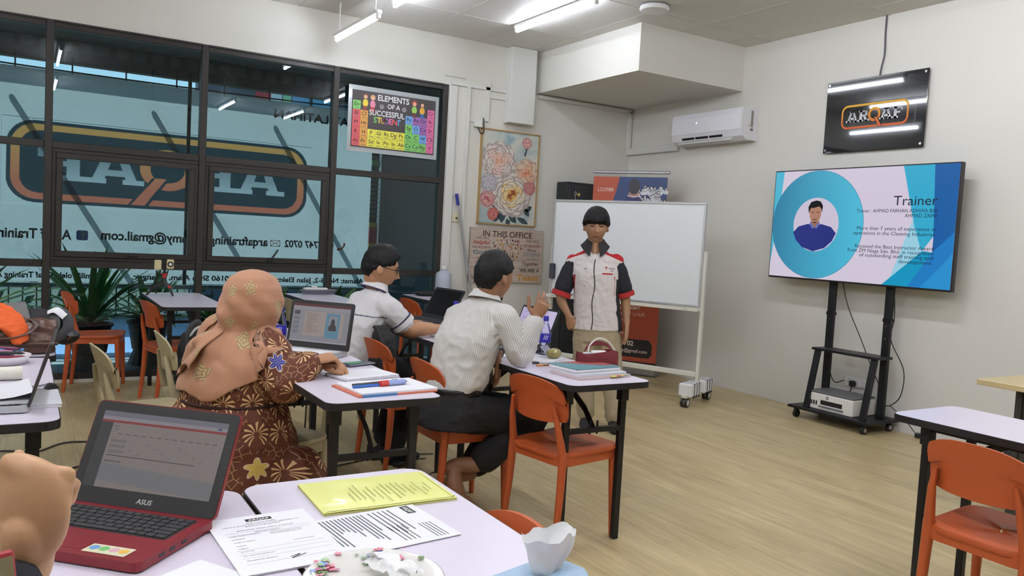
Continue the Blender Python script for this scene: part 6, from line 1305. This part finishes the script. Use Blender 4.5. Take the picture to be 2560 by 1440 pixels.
    q = M(); q.tube([lw-(lw-le).normalized()*.02, lw+(lw-le).normalized()*.012], .033, n=16); put(q, 'dark_wristband', mat('band_black', (22,20,22), .6), t)
    q = M(); torso(q, [(P0-up*.075, r_, f, .175,.15), (P0-up*.02, r_, f, .172,.142), (P0+up*.06, r_, f, .150,.122), (P0+up*.115, r_, f, .138,.112)])
    for hip, kn, an in ((P0+r_*.085-up*.01+f*.02, V((-3.79,-4.05,.475)), A1), (P0-r_*.085-up*.01+f*.02, V((-3.80,-3.82,.475)), A2)): limb(q, [hip, hip.lerp(kn, .5)+up*.005, kn, kn.lerp(an, .5), kn.lerp(an, .82)], [.095,.088,.074,.072,.075])
    flesh('black_trousers', q, .0065, 5, CLOTH, t, .006, 11, plain((20,19,20)), 5.)
    q = M(); q.tube([P0+up*.100+f*.002+(r_*cos(a)*.146+f*sin(a)*.120) for a in [k*2*pi/36 for k in range(37)]], [(.004,.016)]*37, n=8, up=up); put(q, 'belt', mat('belt_black', (14,14,15), .4), t)
striped()

# ================= seated man with glasses
SK3 = skin_mat('skin_tan', (176,130,94))
def glasses_man():
    t = thing('person', 'seated man with glasses in white short-sleeved shirt writing at the far table', 'person', (-4.25,-2.84,0))
    f = V((.97,.20,0)).normalized(); r_ = f.cross(V((0,0,1))); up = V((0,0,1))
    P0 = V((-4.275,-2.83,.52)); ch = V((-4.235,-2.845,.82)); sh = V((-4.18,-2.865,.955)); nk = V((-4.165,-2.87,1.015))
    h = Head((-4.145,-2.886,1.135), V((.93,-.24,-.26)), s=1.06)
    rs, ls = sh+r_*.158-up*.025, sh-r_*.145-up*.03
    re, rw = V((-4.03,-3.05,.80)), V((-3.82,-3.07,.80)); le, lw = V((-4.0,-2.66,.79)), V((-3.80,-2.72,.785))
    b_ = M(); h.surf(b_); h.ears(b_); limb(b_, [h.w(V((0,-.024,-.05))), nk+up*.015, nk-up*.03], [.058,.056,.062]); torso(b_, [(P0, r_, f, .10,.07), (ch, r_, f, .11,.075), (nk, r_, f, .07,.05)])
    limb(b_, [rs, re, re.lerp(rw, .4), rw], [.046,.044,.042,.027]); limb(b_, [ls, le, rw.lerp(lw, 1)], [.046,.043,.027])
    hand(b_, rw, V((1,.12,.12)), V((0,.5,-.85)), V((.0,.85,.5)), (.55,.7,.5), thumb=(.7,.4,.6)); hand(b_, lw, V((1,-.1,-.05)), V((0,.1,-1)), V((0,-1,0)), (.4,.5,.4))
    for s in (1, -1): limb(b_, [P0+r_*s*.08, V((-3.93,-2.85,.50))+r_*s*.09, V((-4.06,-2.93,.09))+r_*s*.06], [.05,.045,.034])
    flesh('body', b_, .0042, 2, SK3, t); face(t, h); hair(t, h, .060, -.002, -.075, .026, .010)
    g = M(); 
    for s in (-1, 1):
        c = h.fpt(s*.033,.010,.012); g.tube([c+h.r*(.025*cos(a))+h.u*(.016*sin(a)*(1 if sin(a) > 0 else 1.05)) for a in [k*2*pi/20 for k in range(21)]], .0022, n=6); g.tube([c+h.r*s*.025+h.u*.006, h.w(V((s*.080,.05,.014))), h.w(V((s*.080,-.01,.012)))], .0022, n=6)
    g.tube([h.fpt(-.009,.014,.014), h.fpt(.009,.014,.014)], .002, n=6); put(g, 'glasses_frame', mat('frame_black', (22,20,20), .3), t)
    for s in (-1, 1): q = M(); c = h.fpt(s*.033,.010,.012); q.poly([c+h.r*(.024*cos(a))+h.u*(.0155*sin(a)) for a in [k*2*pi/18 for k in range(18)]]); put(q, 'lens', glass_mat('dark_lens', (.5,.5,.5), 1.) if 'dark_lens' not in _mats else _mats['dark_lens'], t, smooth=False)
    q = M(); torso(q, [(P0+up*.04, r_, f, .185,.14), (V((-4.26,-2.835,.66)), r_, f, .185,.14), (ch, r_, f, .195,.13), (sh-up*.01, r_, f, .175,.092), (nk, r_, f, .070,.062)])
    for s_, e_ in ((rs, re), (ls, le)): d = (e_-s_).normalized(); limb(q, [s_.lerp(sh, .45)-up*.01, s_-up*.008, s_+d*.07, s_+d*.125], [.062,.066,.070,.068])
    shn, rn, fn_ = np.array(sh), np.array(r_), np.array(f)
    def col(co):
        c = np.tile(lc((214,212,212)), (len(co), 1)); d = co-shn; bk = d@fn_ < .0; yk = (np.abs(d[:, 2]+.082-.10*np.abs(d@rn)**1.0*.0+.25*(np.abs(d@rn))**2) < .0032) & bk & (np.abs(d@rn) < .2); c[yk] = lc((40,46,76)); return c
    flesh('white_shirt', q, .0055, 4, CLOTH, t, .0085, 11, col, 9.)
    for s_, e_ in ((rs, re), (ls, le)): d = (e_-s_).normalized(); q = M(); q.tube([s_+d*.112, s_+d*.118], [.0735,.0735], n=20); put(q, 'sleeve_piping', mat('piping_navy', (44,50,80), .8), t); q = M(); q.tube([s_+d*.12, s_+d*.150, s_+d*.152], [.0725,.0715,.055], n=20); put(q, 'sleeve_cuff', mat('cuff_white', (216,214,214), .85), t, ang=40)
    collar(t, nk-up*.005, up+f*.35, f, .062, .088, .046, mat('cuff_white'), .30, .03)
    q = M(); upc = (up+f*.35).normalized(); fc_ = (f-upc*f.dot(upc)).normalized(); q.tube([nk-upc*.006+(fc_*cos(a)+r_*sin(a))*.083+upc*(-.035*max(0, cos(a))) for a in [.5+k*(2*pi-1)/30 for k in range(31)]], [(.008,.0025)]*31, n=6, up=upc); q.tube([nk+fc_*.07+r_*.04-upc*.03, sh+f*.125+r_*.03-up*.10, sh+f*.14-up*.22], [(.008,.002)]*3, n=6, up=f); put(q, 'lanyard', mat('lanyard_purple', (50,34,104), .6), t)
    q = M(); torso(q, [(P0-up*.075, r_, f, .19,.16), (P0, r_, f, .185,.15), (P0+up*.07, r_, f, .18,.135)])
    for s in (1, -1): limb(q, [P0+r_*s*.085+f*.02, V((-3.93,-2.85,.50))+r_*s*.09, V((-4.06,-2.93,.13))+r_*s*.06], [.095,.078,.062])
    flesh('black_trousers', q, .007, 5, CLOTH, t, .006, 11, plain((24,23,26)), 5.)
    for s in (1, -1): a = V((-4.06,-2.93,0))+r_*s*.06; q = M(); q.tube([a-f*.07+up*.035, a+up*.05, a+f*.09+up*.034, a+f*.165+up*.024], [(.034,.034),(.040,.05),(.046,.033),(.030,.022)], n=14, up=up); q.ball(a-f*.06+up*.035, .034); flesh('shoe', q, .006, 3, mat('shoe_black'), t)
glasses_man()

# ================= woman with the headscarf
def batik_mat():
    m, t, p = nodemat('batik_print'); at = t.nodes.new('ShaderNodeAttribute'); at.attribute_name = 'fabric_uv'
    def layer(scale, seedx, sel0, sel1):
        mp = N(t, 'Mapping'); mp.inputs['Scale'].default_value = (scale, scale, 0); mp.inputs['Location'].default_value = (seedx, seedx*.7, 0); L(t, at.outputs['Vector'], mp.inputs[0])
        vo = N(t, 'TexVoronoi', voronoi_dimensions='2D', feature='F1', Scale=1., Randomness=.55); L(t, mp.outputs[0], vo.inputs['Vector'])
        sb_ = t.nodes.new('ShaderNodeVectorMath'); sb_.operation = 'SUBTRACT'; L(t, mp.outputs[0], sb_.inputs[0]); L(t, vo.outputs['Position'], sb_.inputs[1]); sp = N(t, 'SeparateXYZ'); L(t, sb_.outputs[0], sp.inputs[0])
        return vo, sp
    vo, sp = layer(8.6, 0., 0, 1)
    x, y = sp.outputs['X'], sp.outputs['Y']; r_ = math_(t, 'SQRT', math_(t, 'ADD', math_(t, 'MULTIPLY', x, x), math_(t, 'MULTIPLY', y, y)))
    # drooping rays: angle of the point shifted outwards and down
    y2 = math_(t, 'ADD', y, math_(t, 'MULTIPLY', math_(t, 'MULTIPLY', r_, r_), .9)); ang = math_(t, 'ARCTAN2', x, y2)
    ray = math_(t, 'GREATER_THAN', math_(t, 'COSINE', math_(t, 'MULTIPLY', ang, 14.)), .35)
    inr = math_(t, 'MULTIPLY', math_(t, 'GREATER_THAN', r_, .09), math_(t, 'LESS_THAN', r_, math_(t, 'ADD', .40, math_(t, 'MULTIPLY', math_(t, 'SINE', math_(t, 'MULTIPLY', ang, 7.)), .05))))
    upm = math_(t, 'LESS_THAN', math_(t, 'ABSOLUTE', ang), 2.45); burst = math_(t, 'MULTIPLY', math_(t, 'MULTIPLY', ray, inr), upm)
    rc = N(t, 'SeparateColor'); L(t, vo.outputs['Color'], rc.inputs[0]); isb = math_(t, 'LESS_THAN', rc.outputs[0], .62); burst = math_(t, 'MULTIPLY', burst, isb)
    pet = math_(t, 'ADD', .24, math_(t, 'MULTIPLY', math_(t, 'COSINE', math_(t, 'MULTIPLY', ang, 6.)), .08)); fl_ = math_(t, 'MULTIPLY', math_(t, 'LESS_THAN', r_, pet), math_(t, 'SUBTRACT', 1., isb))
    edge = math_(t, 'MULTIPLY', math_(t, 'MULTIPLY', math_(t, 'GREATER_THAN', r_, pet), math_(t, 'LESS_THAN', r_, math_(t, 'ADD', pet, .05))), math_(t, 'SUBTRACT', 1., isb)); vein = math_(t, 'MULTIPLY', math_(t, 'GREATER_THAN', math_(t, 'COSINE', math_(t, 'MULTIPLY', ang, 12.)), .93), fl_)
    fc = N(t, 'ValToRGB'); fc.color_ramp.interpolation = 'CONSTANT'; e = fc.color_ramp.elements; e[0].position = 0; e[0].color = lin((36,48,140)); e[1].position = .4; e[1].color = lin((196,166,62)); z = e.new(.72); z.color = lin((126,26,32)); L(t, rc.outputs[1], fc.inputs[0])
    nz = N(t, 'TexNoise', Scale=30., Detail=3); L(t, at.outputs['Vector'], nz.inputs['Vector']); base = mixc(t, nz.outputs['Fac'], lin((74,34,16)), lin((104,50,24)))
    c = mixc(t, burst, base, lin((214,178,128))); c = mixc(t, fl_, c, fc.outputs[0]); c = mixc(t, edge, c, lin((206,180,150))); c = mixc(t, vein, c, lin((206,190,170)))
    # thin curling vines in between
    wv = N(t, 'TexVoronoi', voronoi_dimensions='2D', feature='DISTANCE_TO_EDGE', Scale=34., Randomness=1.); L(t, at.outputs['Vector'], wv.inputs['Vector']); vine = math_(t, 'MULTIPLY', math_(t, 'LESS_THAN', wv.outputs['Distance'], .03), math_(t, 'GREATER_THAN', r_, .50)); c = mixc(t, vine, c, lin((186,150,110)))
    L(t, c, p.inputs['Base Color']); p.inputs['Roughness'].default_value = .75; return m
def scarf_mat():
    m, t, p = nodemat('peach_scarf'); at = t.nodes.new('ShaderNodeAttribute'); at.attribute_name = 'fabric_uv'
    mp = N(t, 'Mapping'); mp.inputs['Scale'].default_value = (8.5,8.5,0); L(t, at.outputs['Vector'], mp.inputs[0]); vo = N(t, 'TexVoronoi', voronoi_dimensions='2D', Scale=1., Randomness=.7); L(t, mp.outputs[0], vo.inputs['Vector'])
    sb_ = t.nodes.new('ShaderNodeVectorMath'); sb_.operation = 'SUBTRACT'; L(t, mp.outputs[0], sb_.inputs[0]); L(t, vo.outputs['Position'], sb_.inputs[1]); sp = N(t, 'SeparateXYZ'); L(t, sb_.outputs[0], sp.inputs[0])
    x, y = sp.outputs['X'], sp.outputs['Y']; r_ = math_(t, 'SQRT', math_(t, 'ADD', math_(t, 'MULTIPLY', x, x), math_(t, 'MULTIPLY', y, y))); ang = math_(t, 'ARCTAN2', x, y)
    rc = N(t, 'SeparateColor'); L(t, vo.outputs['Color'], rc.inputs[0]); on = math_(t, 'LESS_THAN', rc.outputs[0], .52); R_ = math_(t, 'MULTIPLY_ADD', rc.outputs[1], .14, .14)
    pet = math_(t, 'ADD', R_, math_(t, 'MULTIPLY', math_(t, 'COSINE', math_(t, 'MULTIPLY', ang, 5.)), .05)); fl_ = math_(t, 'MULTIPLY', math_(t, 'LESS_THAN', r_, pet), on); rings = math_(t, 'GREATER_THAN', math_(t, 'SINE', math_(t, 'MULTIPLY_ADD', r_, 60., math_(t, 'MULTIPLY', math_(t, 'SINE', math_(t, 'MULTIPLY', ang, 5.)), 1.6))), .2)
    c = mixc(t, fl_, lin((176,128,98)), mixc(t, rings, lin((148,124,84)), lin((192,168,126)))); L(t, c, p.inputs['Base Color']); p.inputs['Roughness'].default_value = .8; p.inputs['Sheen Weight'].default_value = .15
    n2 = N(t, 'TexNoise', Scale=400.); tc = N(t, 'TexCoord'); L(t, tc.outputs['Object'], n2.inputs['Vector']); bp = N(t, 'Bump', Strength=.08, Distance=.002); L(t, n2.outputs['Fac'], bp.inputs['Height']); L(t, bp.outputs[0], p.inputs['Normal']); return m
def woman():
    t = thing('person', 'seated woman in brown flower-batik dress and peach headscarf, hands folded on the table', 'person', (-5.13,-3.92,0))
    f = V((.90,.42,0)).normalized(); r_ = f.cross(V((0,0,1))); up = V((0,0,1))
    P0 = V((-5.186,-3.915,0.534)); wa = V((-5.181,-3.910,0.649)); ch = V((-5.157,-3.915,0.769)); sh = V((-5.138,-3.919,0.870)); nk = V((-5.128,-3.924,0.918))
    h = Head((-5.114,-3.929,1.038), V((.88,.30,-.22)), s=.98)
    rs, ls = sh+r_*.145, sh-r_*.145; re, rw = V((-5.043,-4.154,0.726)), V((-4.933,-4.158,0.822)); le, lw = V((-4.989,-3.804,0.745)), V((-4.880,-4.073,0.798))
    b_ = M(); h.surf(b_); limb(b_, [h.w(V((0,-.024,-.05))), nk, nk-up*.03], [.055,.054,.06]); torso(b_, [(P0, r_, f, .10,.07), (ch, r_, f, .11,.075), (nk, r_, f, .07,.05)])
    limb(b_, [rs, re, rw], [.04,.036,.029]); limb(b_, [ls, le, lw], [.04,.036,.028])
    hand(b_, rw, V((.85,.10,.14)), V((.1,.2,-1)), V((-.2,.9,.2)), (.75,.8,.5), thumb=(.8,.4,.3), spread=.05, wr=.028, s=.98); hand(b_, lw, V((.70,-.55,.0)), V((0,0,-1)), V((-.5,-.5,.3)), (.45,.6,.4), thumb=(.8,.4,.3), spread=.05, s=.95)
    flesh('body', b_, .0042, 2, SK3, t); face(t, h)
    # dress
    q = M(); torso(q, [(V((-5.152,-3.939,0.112)), r_, f, .30,.31), (V((-5.162,-3.929,0.294)), r_, f, .29,.28), (P0-up*.06, r_, f, .265,.245), (P0+up*.04, r_, f, .245,.215), (wa, r_, f, .215,.185), (wa+up*.05, r_, f, .22,.185), (ch, r_, f, .215,.175), (sh, r_, f, .165,.105), (nk, r_, f, .075,.065)], ex=2.2)
    limb(q, [V((-4.960,-4.083,0.342)), V((-4.874,-4.131,0.188)), V((-4.826,-4.159,0.102))], [.12,.12,.12])
    limb(q, [rs.lerp(sh, .4)-up*.01, rs-up*.01, rs.lerp(re, .5), re, re.lerp(rw, .5), re.lerp(rw, .86)], [.072,.076,.078,.072,.064,.054]); limb(q, [ls.lerp(sh, .3), ls, ls.lerp(le, .5), le, le.lerp(lw, .5), le.lerp(lw, .86)], [.085,.082,.076,.068,.06,.05])
    o = flesh('batik_dress', q, .0065, 5, batik_mat(), t, .009, 9, None, 4.)
    bone_uv(o, [(P0-up*.5, sh+up*.1, f, .22, 2.2), (rs, re, r_, .085, 1.), (re, rw, r_, .07, 1.), (ls, le, -r_, .085, 1.), (le, lw, -r_, .07, 1.)])
    q = M(); q.tube([wa+up*-.012+(r_*cos(a)*.224+f*sin(a)*.192) for a in [k*2*pi/40 for k in range(41)]], [(.006,.007)]*41, n=6, up=up); put(q, 'waist_seam', mat('seam_brown', (52,24,16), .8), t)
    # headscarf: head cover, gathered neck and a long drape down the back
    H0 = h.c+h.u*.0; top = 1.166
    zs = [(1.1657, 0.0115, 0.0115), (1.1581, 0.0432, 0.0528), (1.1341, 0.0787, 0.0941), (1.0957, 0.1037, 0.1162), (1.0429, 0.1162, 0.1248), (0.9901, 0.1123, 0.121), (0.9469, 0.096, 0.1075), (0.9229, 0.0941, 0.1104), (0.8893, 0.1229, 0.144), (0.8509, 0.1709, 0.1709), (0.8029, 0.2093, 0.192), (0.7261, 0.2266, 0.2131), (0.6301, 0.2342, 0.2266)]
    def rad_at(z):
        if z >= zs[0][0]: return zs[0][1:]
        for (z1, a1, b1), (z0, a0, b0) in zip(zs, zs[1:]):
            if z0 <= z <= z1: f_ = (z1-z)/(z1-z0); return a1+(a0-a1)*f_, b1+(b0-b1)*f_
        return zs[-1][1:]
    def scarf(u, v, o=0.):
        az = 2*pi*u                       # 0 = front, pi = back (counter-clockwise towards her left)
        bk = max(0, -cos(az)); lf = max(0, sin(az)); rt = max(0, -sin(az))
        hem = .846-.175*bk**.65-.02*lf+.01*rt+.006*sin(az*7); z = top-(top-hem)*v**.92; a, b_ = rad_at(z); low = max(0, min(1, (.947-z)/.12))
        fold = low*(.009*sin(az*8+z*10)+.006*sin(az*15-z*18))+.0035*sin(az*6+z*60)*max(0, min(1, (1.13-z)/.1))+.004*noise.noise(V((cos(az)*3, sin(az)*3, z*14)))
        bump_ = .045*math.exp(-((z-.88)/.045)**2)*max(0, cos(az-2.35))**2+.018*math.exp(-((z-.975)/.05)**2)*max(0, cos(az-2.9))**4
        cz = max(0, min(1, (z-.90)/.1)); c = V((sh.x, sh.y, 0)).lerp(V((h.c.x-.008, h.c.y-.004, 0)), cz)
        left = -r_; d = f*cos(az)*(b_+fold+bump_+o)+left*sin(az)*(a+fold+bump_+o); return c+d+V((0,0,z+.010*low*sin(az*5)))
    nu, nv = 120, 70; q = M(); nn = nu
    vs = [scarf(i/nu, j/nv) for j in range(nv+1) for i in range(nu)]
    fs = []
    for j in range(nv):
        for i in range(nu):
            p = vs[j*nn+i]; a = 2*pi*i/nu; a = a if a < pi else a-2*pi
            if abs(a) < .55 and .961 < p.z < 1.10: continue
            fs.append((j*nn+i, j*nn+(i+1) % nn, (j+1)*nn+(i+1) % nn, (j+1)*nn+i))
    q.add(vs, fs); so_ = put(q, 'headscarf', scarf_mat(), t); outside(so_, o, .012, lambda c: c.z < .93)
    sd = so_.modifiers.new('thickness', 'SOLIDIFY'); sd.thickness = .003
    uvv = np.zeros(((nv+1)*nn, 3), np.float32)
    for j in range(nv+1):
        for i in range(nn): uvv[j*nn+i] = ((i/nn-.5)*2*pi*.14, vs[j*nn+i].z, 0)
    at = so_.data.attributes.new('fabric_uv', 'FLOAT_VECTOR', 'POINT'); at.data.foreach_set('vector', uvv.ravel())
    # second layer: the loose end thrown over the shoulder
    def tail(u, v):
        az = 1.75+1.55*u-.25*v; p = scarf(az/(2*pi), .50+.36*v+.06*sin(u*5), .012+.014*sin(u*11+v*5)*v+.02*v); return p+V((0,0,.015*sin(u*9)*v))
    q = M(); q.grid(tail, 40, 30); ta = put(q, 'scarf_tail', scarf_mat() if False else so_.data.materials[0], t); outside(ta, o, .022); sd = ta.modifiers.new('thickness', 'SOLIDIFY'); sd.thickness = .003
    n = len(ta.data.vertices); uvv = np.zeros((n, 3), np.float32); k = 0
    for j in range(31):
        for i in range(41): uvv[k] = (i/40*.34+.5, .8-j/30*.3, 0); k += 1
    at = ta.data.attributes.new('fabric_uv', 'FLOAT_VECTOR', 'POINT'); at.data.foreach_set('vector', uvv.ravel())
woman()

# ================= hand of a person at the near table
def near_hand():
    t = thing('person', 'fist and dark-sleeved forearm at the left edge in front of the red laptop', 'person', (-6.05,-6.25,.75))
    cr = V((.8526,-.5225,0)); cf = V((.5225,.8526,0)); up = V((0,0,1)); W = V((-5.915,-6.197,.958))
    b_ = M(); hand(b_, W, up*1.0+cr*.06+cf*.10, cf*1.0+up*.05-cr*.1, -cr+up*.5, [(1.7,1.5,.8), (1.75,1.5,.8), (1.85,1.5,.8), (1.95,1.5,.8)], s=1.06, thumb=(.5,.5,.9), spread=.02, wr=.029)
    for i in range(4): b_.ball(W+(up+cr*.06+cf*.10).normalized()*(.091-.010*i*.6)+(-cr+up*.15)*(.029-.0205*i)+cf*.002, .0105-.0006*i, 12, 8)
    b_.ball(W+up*.045+cr*.006+cf*.002, V((.042,.019,.062)), 20, 14, R=Matrix((cr, cf, up)).transposed()); kr = (cr-up*.45).normalized(); b_.ball(W+up*.086+cr*.004+cf*.008, V((.046,.020,.019)), 20, 14, R=Matrix((kr, cf, kr.cross(cf))).transposed())
    E_ = V((-6.05,-6.34,.775)); limb(b_, [W+up*.02, W-up*.03-cr*.006, W.lerp(E_, .45), E_], [.028,.029,.036,.042]); flesh('hand_and_forearm', b_, .0023, 12, skin_mat('skin_near', (188,146,108)), t)
    q = M(); Wd = W.lerp(E_, .16)-up*.012; limb(q, [Wd, W.lerp(E_, .5), E_, V((-6.20,-6.55,.93)), V((-6.25,-6.75,1.15))], [.040,.047,.055,.06,.075]); flesh('dark_sleeve', q, .005, 4, CLOTH, t, .004, 18, plain((20,20,26)), 2.)
near_hand()
ph_ = thing('red_phone', 'red-edged phone cut off by the left picture edge below the fist', 'phone', (-5.956,-6.335,.925), 0, rot=(1.25,.0,.35)); M().box((0,0,0), (.075,.155,.009), b=.003).obj('body', mat('phone_red', (150,40,46), .35), ph_); M().box((0,-.002,.0049), (.069,.146,.0006)).obj('screen', mat('phone_screen_reflection', (120,110,80), .1), ph_)  # yellowish reflection is painted into the screen colour
# ------------------------------------------------------------------ soft bags (continuous folded surfaces)
def soft(name, rings, m, par, voxel=.006, it=4, wr=.008, ws=10., seed=0.):
    q = M(); q.loft(rings); T = Matrix.Translation(par.location) @ Euler(par.rotation_euler).to_matrix().to_4x4(); q.v = [tuple(T @ V(v)) for v in q.v]
    o = flesh(name, q, voxel, it, m, None, wr, ws, None, seed); o.parent = par; o.matrix_parent_inverse = T.inverted(); return o
bg_ = thing('brown_handbag', 'open brown leather handbag on the left table', 'handbag', (-5.995,-3.27,.7502), .05)
bg_.scale = (1,1,1)
LEA = mat('brown_leather', (84,56,44), .34, var=.15, scale=9, bump=.25, bscale=40)
soft('body', [[V((x*(1-.12*k), y*s, z+(.02*sin(x*16+.6)+.03*max(0, x-.05)/.15 if z > .085 else 0))) for x, y in rrect(.40,.17,.06,6)] for s, z, k in ((.95,.004,.02), (1.06,.02,0), (1.08,.055,.0), (.95,.09,.05), (.62,.118,.14), (.30,.122,.2))], LEA, bg_, wr=.014, ws=11., seed=2.)
q = M(); q.grid(lambda u, v: ((u-.5)*.30, -.03+.06*v-.02*sin(u*6), .128+.03*max(0,(u-.6))+.006*sin(u*20)-.02*sin(pi*v)), 20, 6); q.obj('opening_shade', mat('bag_inside_shade', (34,22,18), .7), bg_, smooth=True, ang=0)  # dark sheet on top imitates the shaded inside of the bag
M().tube(bez([(-.19,-.10,.075), (-.10,-.112,.09), (0,-.118,.075), (.09,-.10,.095), (.12,-.08,.135), (.10,-.03,.145)], 6), [(.014,.004)]*31, n=8, up=(0,0,1)).obj('handle', mat('leather_dark', (70,50,40), .4), bg_, smooth=True)
M().box((.02,-.098,.045), (.36,.006,.012), b=.002).obj('seam_band', mat('leather_dark'), bg_)
orc = thing('orange_cloth', 'bright orange fabric pouch on the brown handbag', 'pouch', (-6.02,-3.31,.895)); ORF = mat('orange_fabric', (216,92,34), .8, bump=.2, bscale=60)
soft('cloth', [[V((x, y, z)) for x, y, z in [(cx+rx*cos(a), cy+.055*sin(a)*k, cz+rz_*sin(a)) for a in [j*pi/9 for j in range(18)]]] for cx, cy, cz, rx, rz_, k in ((-.11,.0,-.02,.02,.04,1), (-.07,.0,.015,.03,.055,1), (-.02,-.005,.03,.04,.05,1), (.03,-.01,.02,.045,.045,1), (.07,-.02,-.02,.045,.04,1), (.085,-.03,-.07,.04,.03,1))], ORF, orc, .005, 6, .008, 20., 5.)
bs = thing('black_bag', 'black bag with grey straps piled behind the brown handbag', 'bag', (-5.93,-2.98,.7502), .1); BBL = mat('bag_black', (22,22,23), .75, bump=.3, bscale=25)
soft('body', [[V((x*s, y*s, z)) for x, y in rrect(.40,.26,.10,6)] for s, z in ((.85,.002), (1.,.03), (1.02,.07), (.9,.115), (.6,.15), (.2,.16))], BBL, bs, .007, 4, .018, 9., 1.)
STR = mat('strap_grey', (64,66,68), .7)
for nm, m_, pts_, wd in (('strap', STR, [(.10,-.06,.12), (.15,-.09,.15), (.18,-.10,.11), (.17,-.11,.06), (.12,-.12,.03)], .026), ('strap', BLK, [(.12,-.05,.07), (.17,-.09,.065), (.21,-.11,.04), (.18,-.10,.010), (.12,-.09,.02)], .024), ('white_lining', PAP, [(.10,-.07,.145), (.13,-.10,.16), (.165,-.11,.13)], .022), ('grey_flap', mat('flap_grey', (96,94,92), .6), [(-.2,-.06,.12), (-.1,-.09,.15), (.02,-.08,.16)], .05), ('strap', STR, [(.10,-.08,.14), (.12,-.12,.10), (.10,-.13,.05)], .03)):
    M().tube(bez(pts_, 6), [(wd,.006)]*(6*(len(pts_)-1)+1), n=8).obj(nm, m_, bs, smooth=True)
b1 = thing('black_backpack', 'black backpack on the beige chair behind the woman', 'backpack', (-5.10,-2.63,.44))
soft('body', [[V((x*s+.03*(z > .1), y*s, z)) for x, y in rrect(.22,.32,.08,6)] for s, z in ((.8,.0), (.95,.03), (1.,.12), (1.,.22), (.85,.29), (.45,.32))], BBK, b1, .007, 4, .016, 10., 3.)
M().tube(bez([(-.07,-.12,.24), (-.06,-.10,.33), (.0,-.03,.36), (.05,.06,.30)], 6), [(.018,.007)]*19, n=8).obj('strap', mat('strap_dark', (46,46,46), .7), b1, smooth=True); M().tube(bez([(-.06,-.10,.28), (-.02,-.08,.33), (.04,-.02,.335), (.10,.05,.32)], 6), [(.010,.004)]*19, n=6).obj('white_edge', mat('edge_white', (196,196,190), .6), b1, smooth=True)
b2 = thing('grey_black_backpack', 'black backpack with ribbed top on the orange chair behind the man with glasses', 'backpack', (-4.19,-3.03,.44), .1)
soft('body', [[V((x*s, y*s, z)) for x, y in rrect(.11,.28,.05,6)] for s, z in ((.85,.0), (1.,.03), (1.05,.16), (1.,.27), (.85,.345), (.45,.37))], BBK, b2, .007, 3, .008, 12., 4.)
for k in range(4): M().tube(bez([(-.04+.02*k,-.12,.29), (-.04+.02*k,-.05,.365), (-.04+.02*k,.06,.365), (-.04+.02*k,.12,.30)], 5), [(.009,.011)]*16, n=7).obj('padded_rib', mat('rib_grey', (40,40,41), .8), b2, smooth=True)
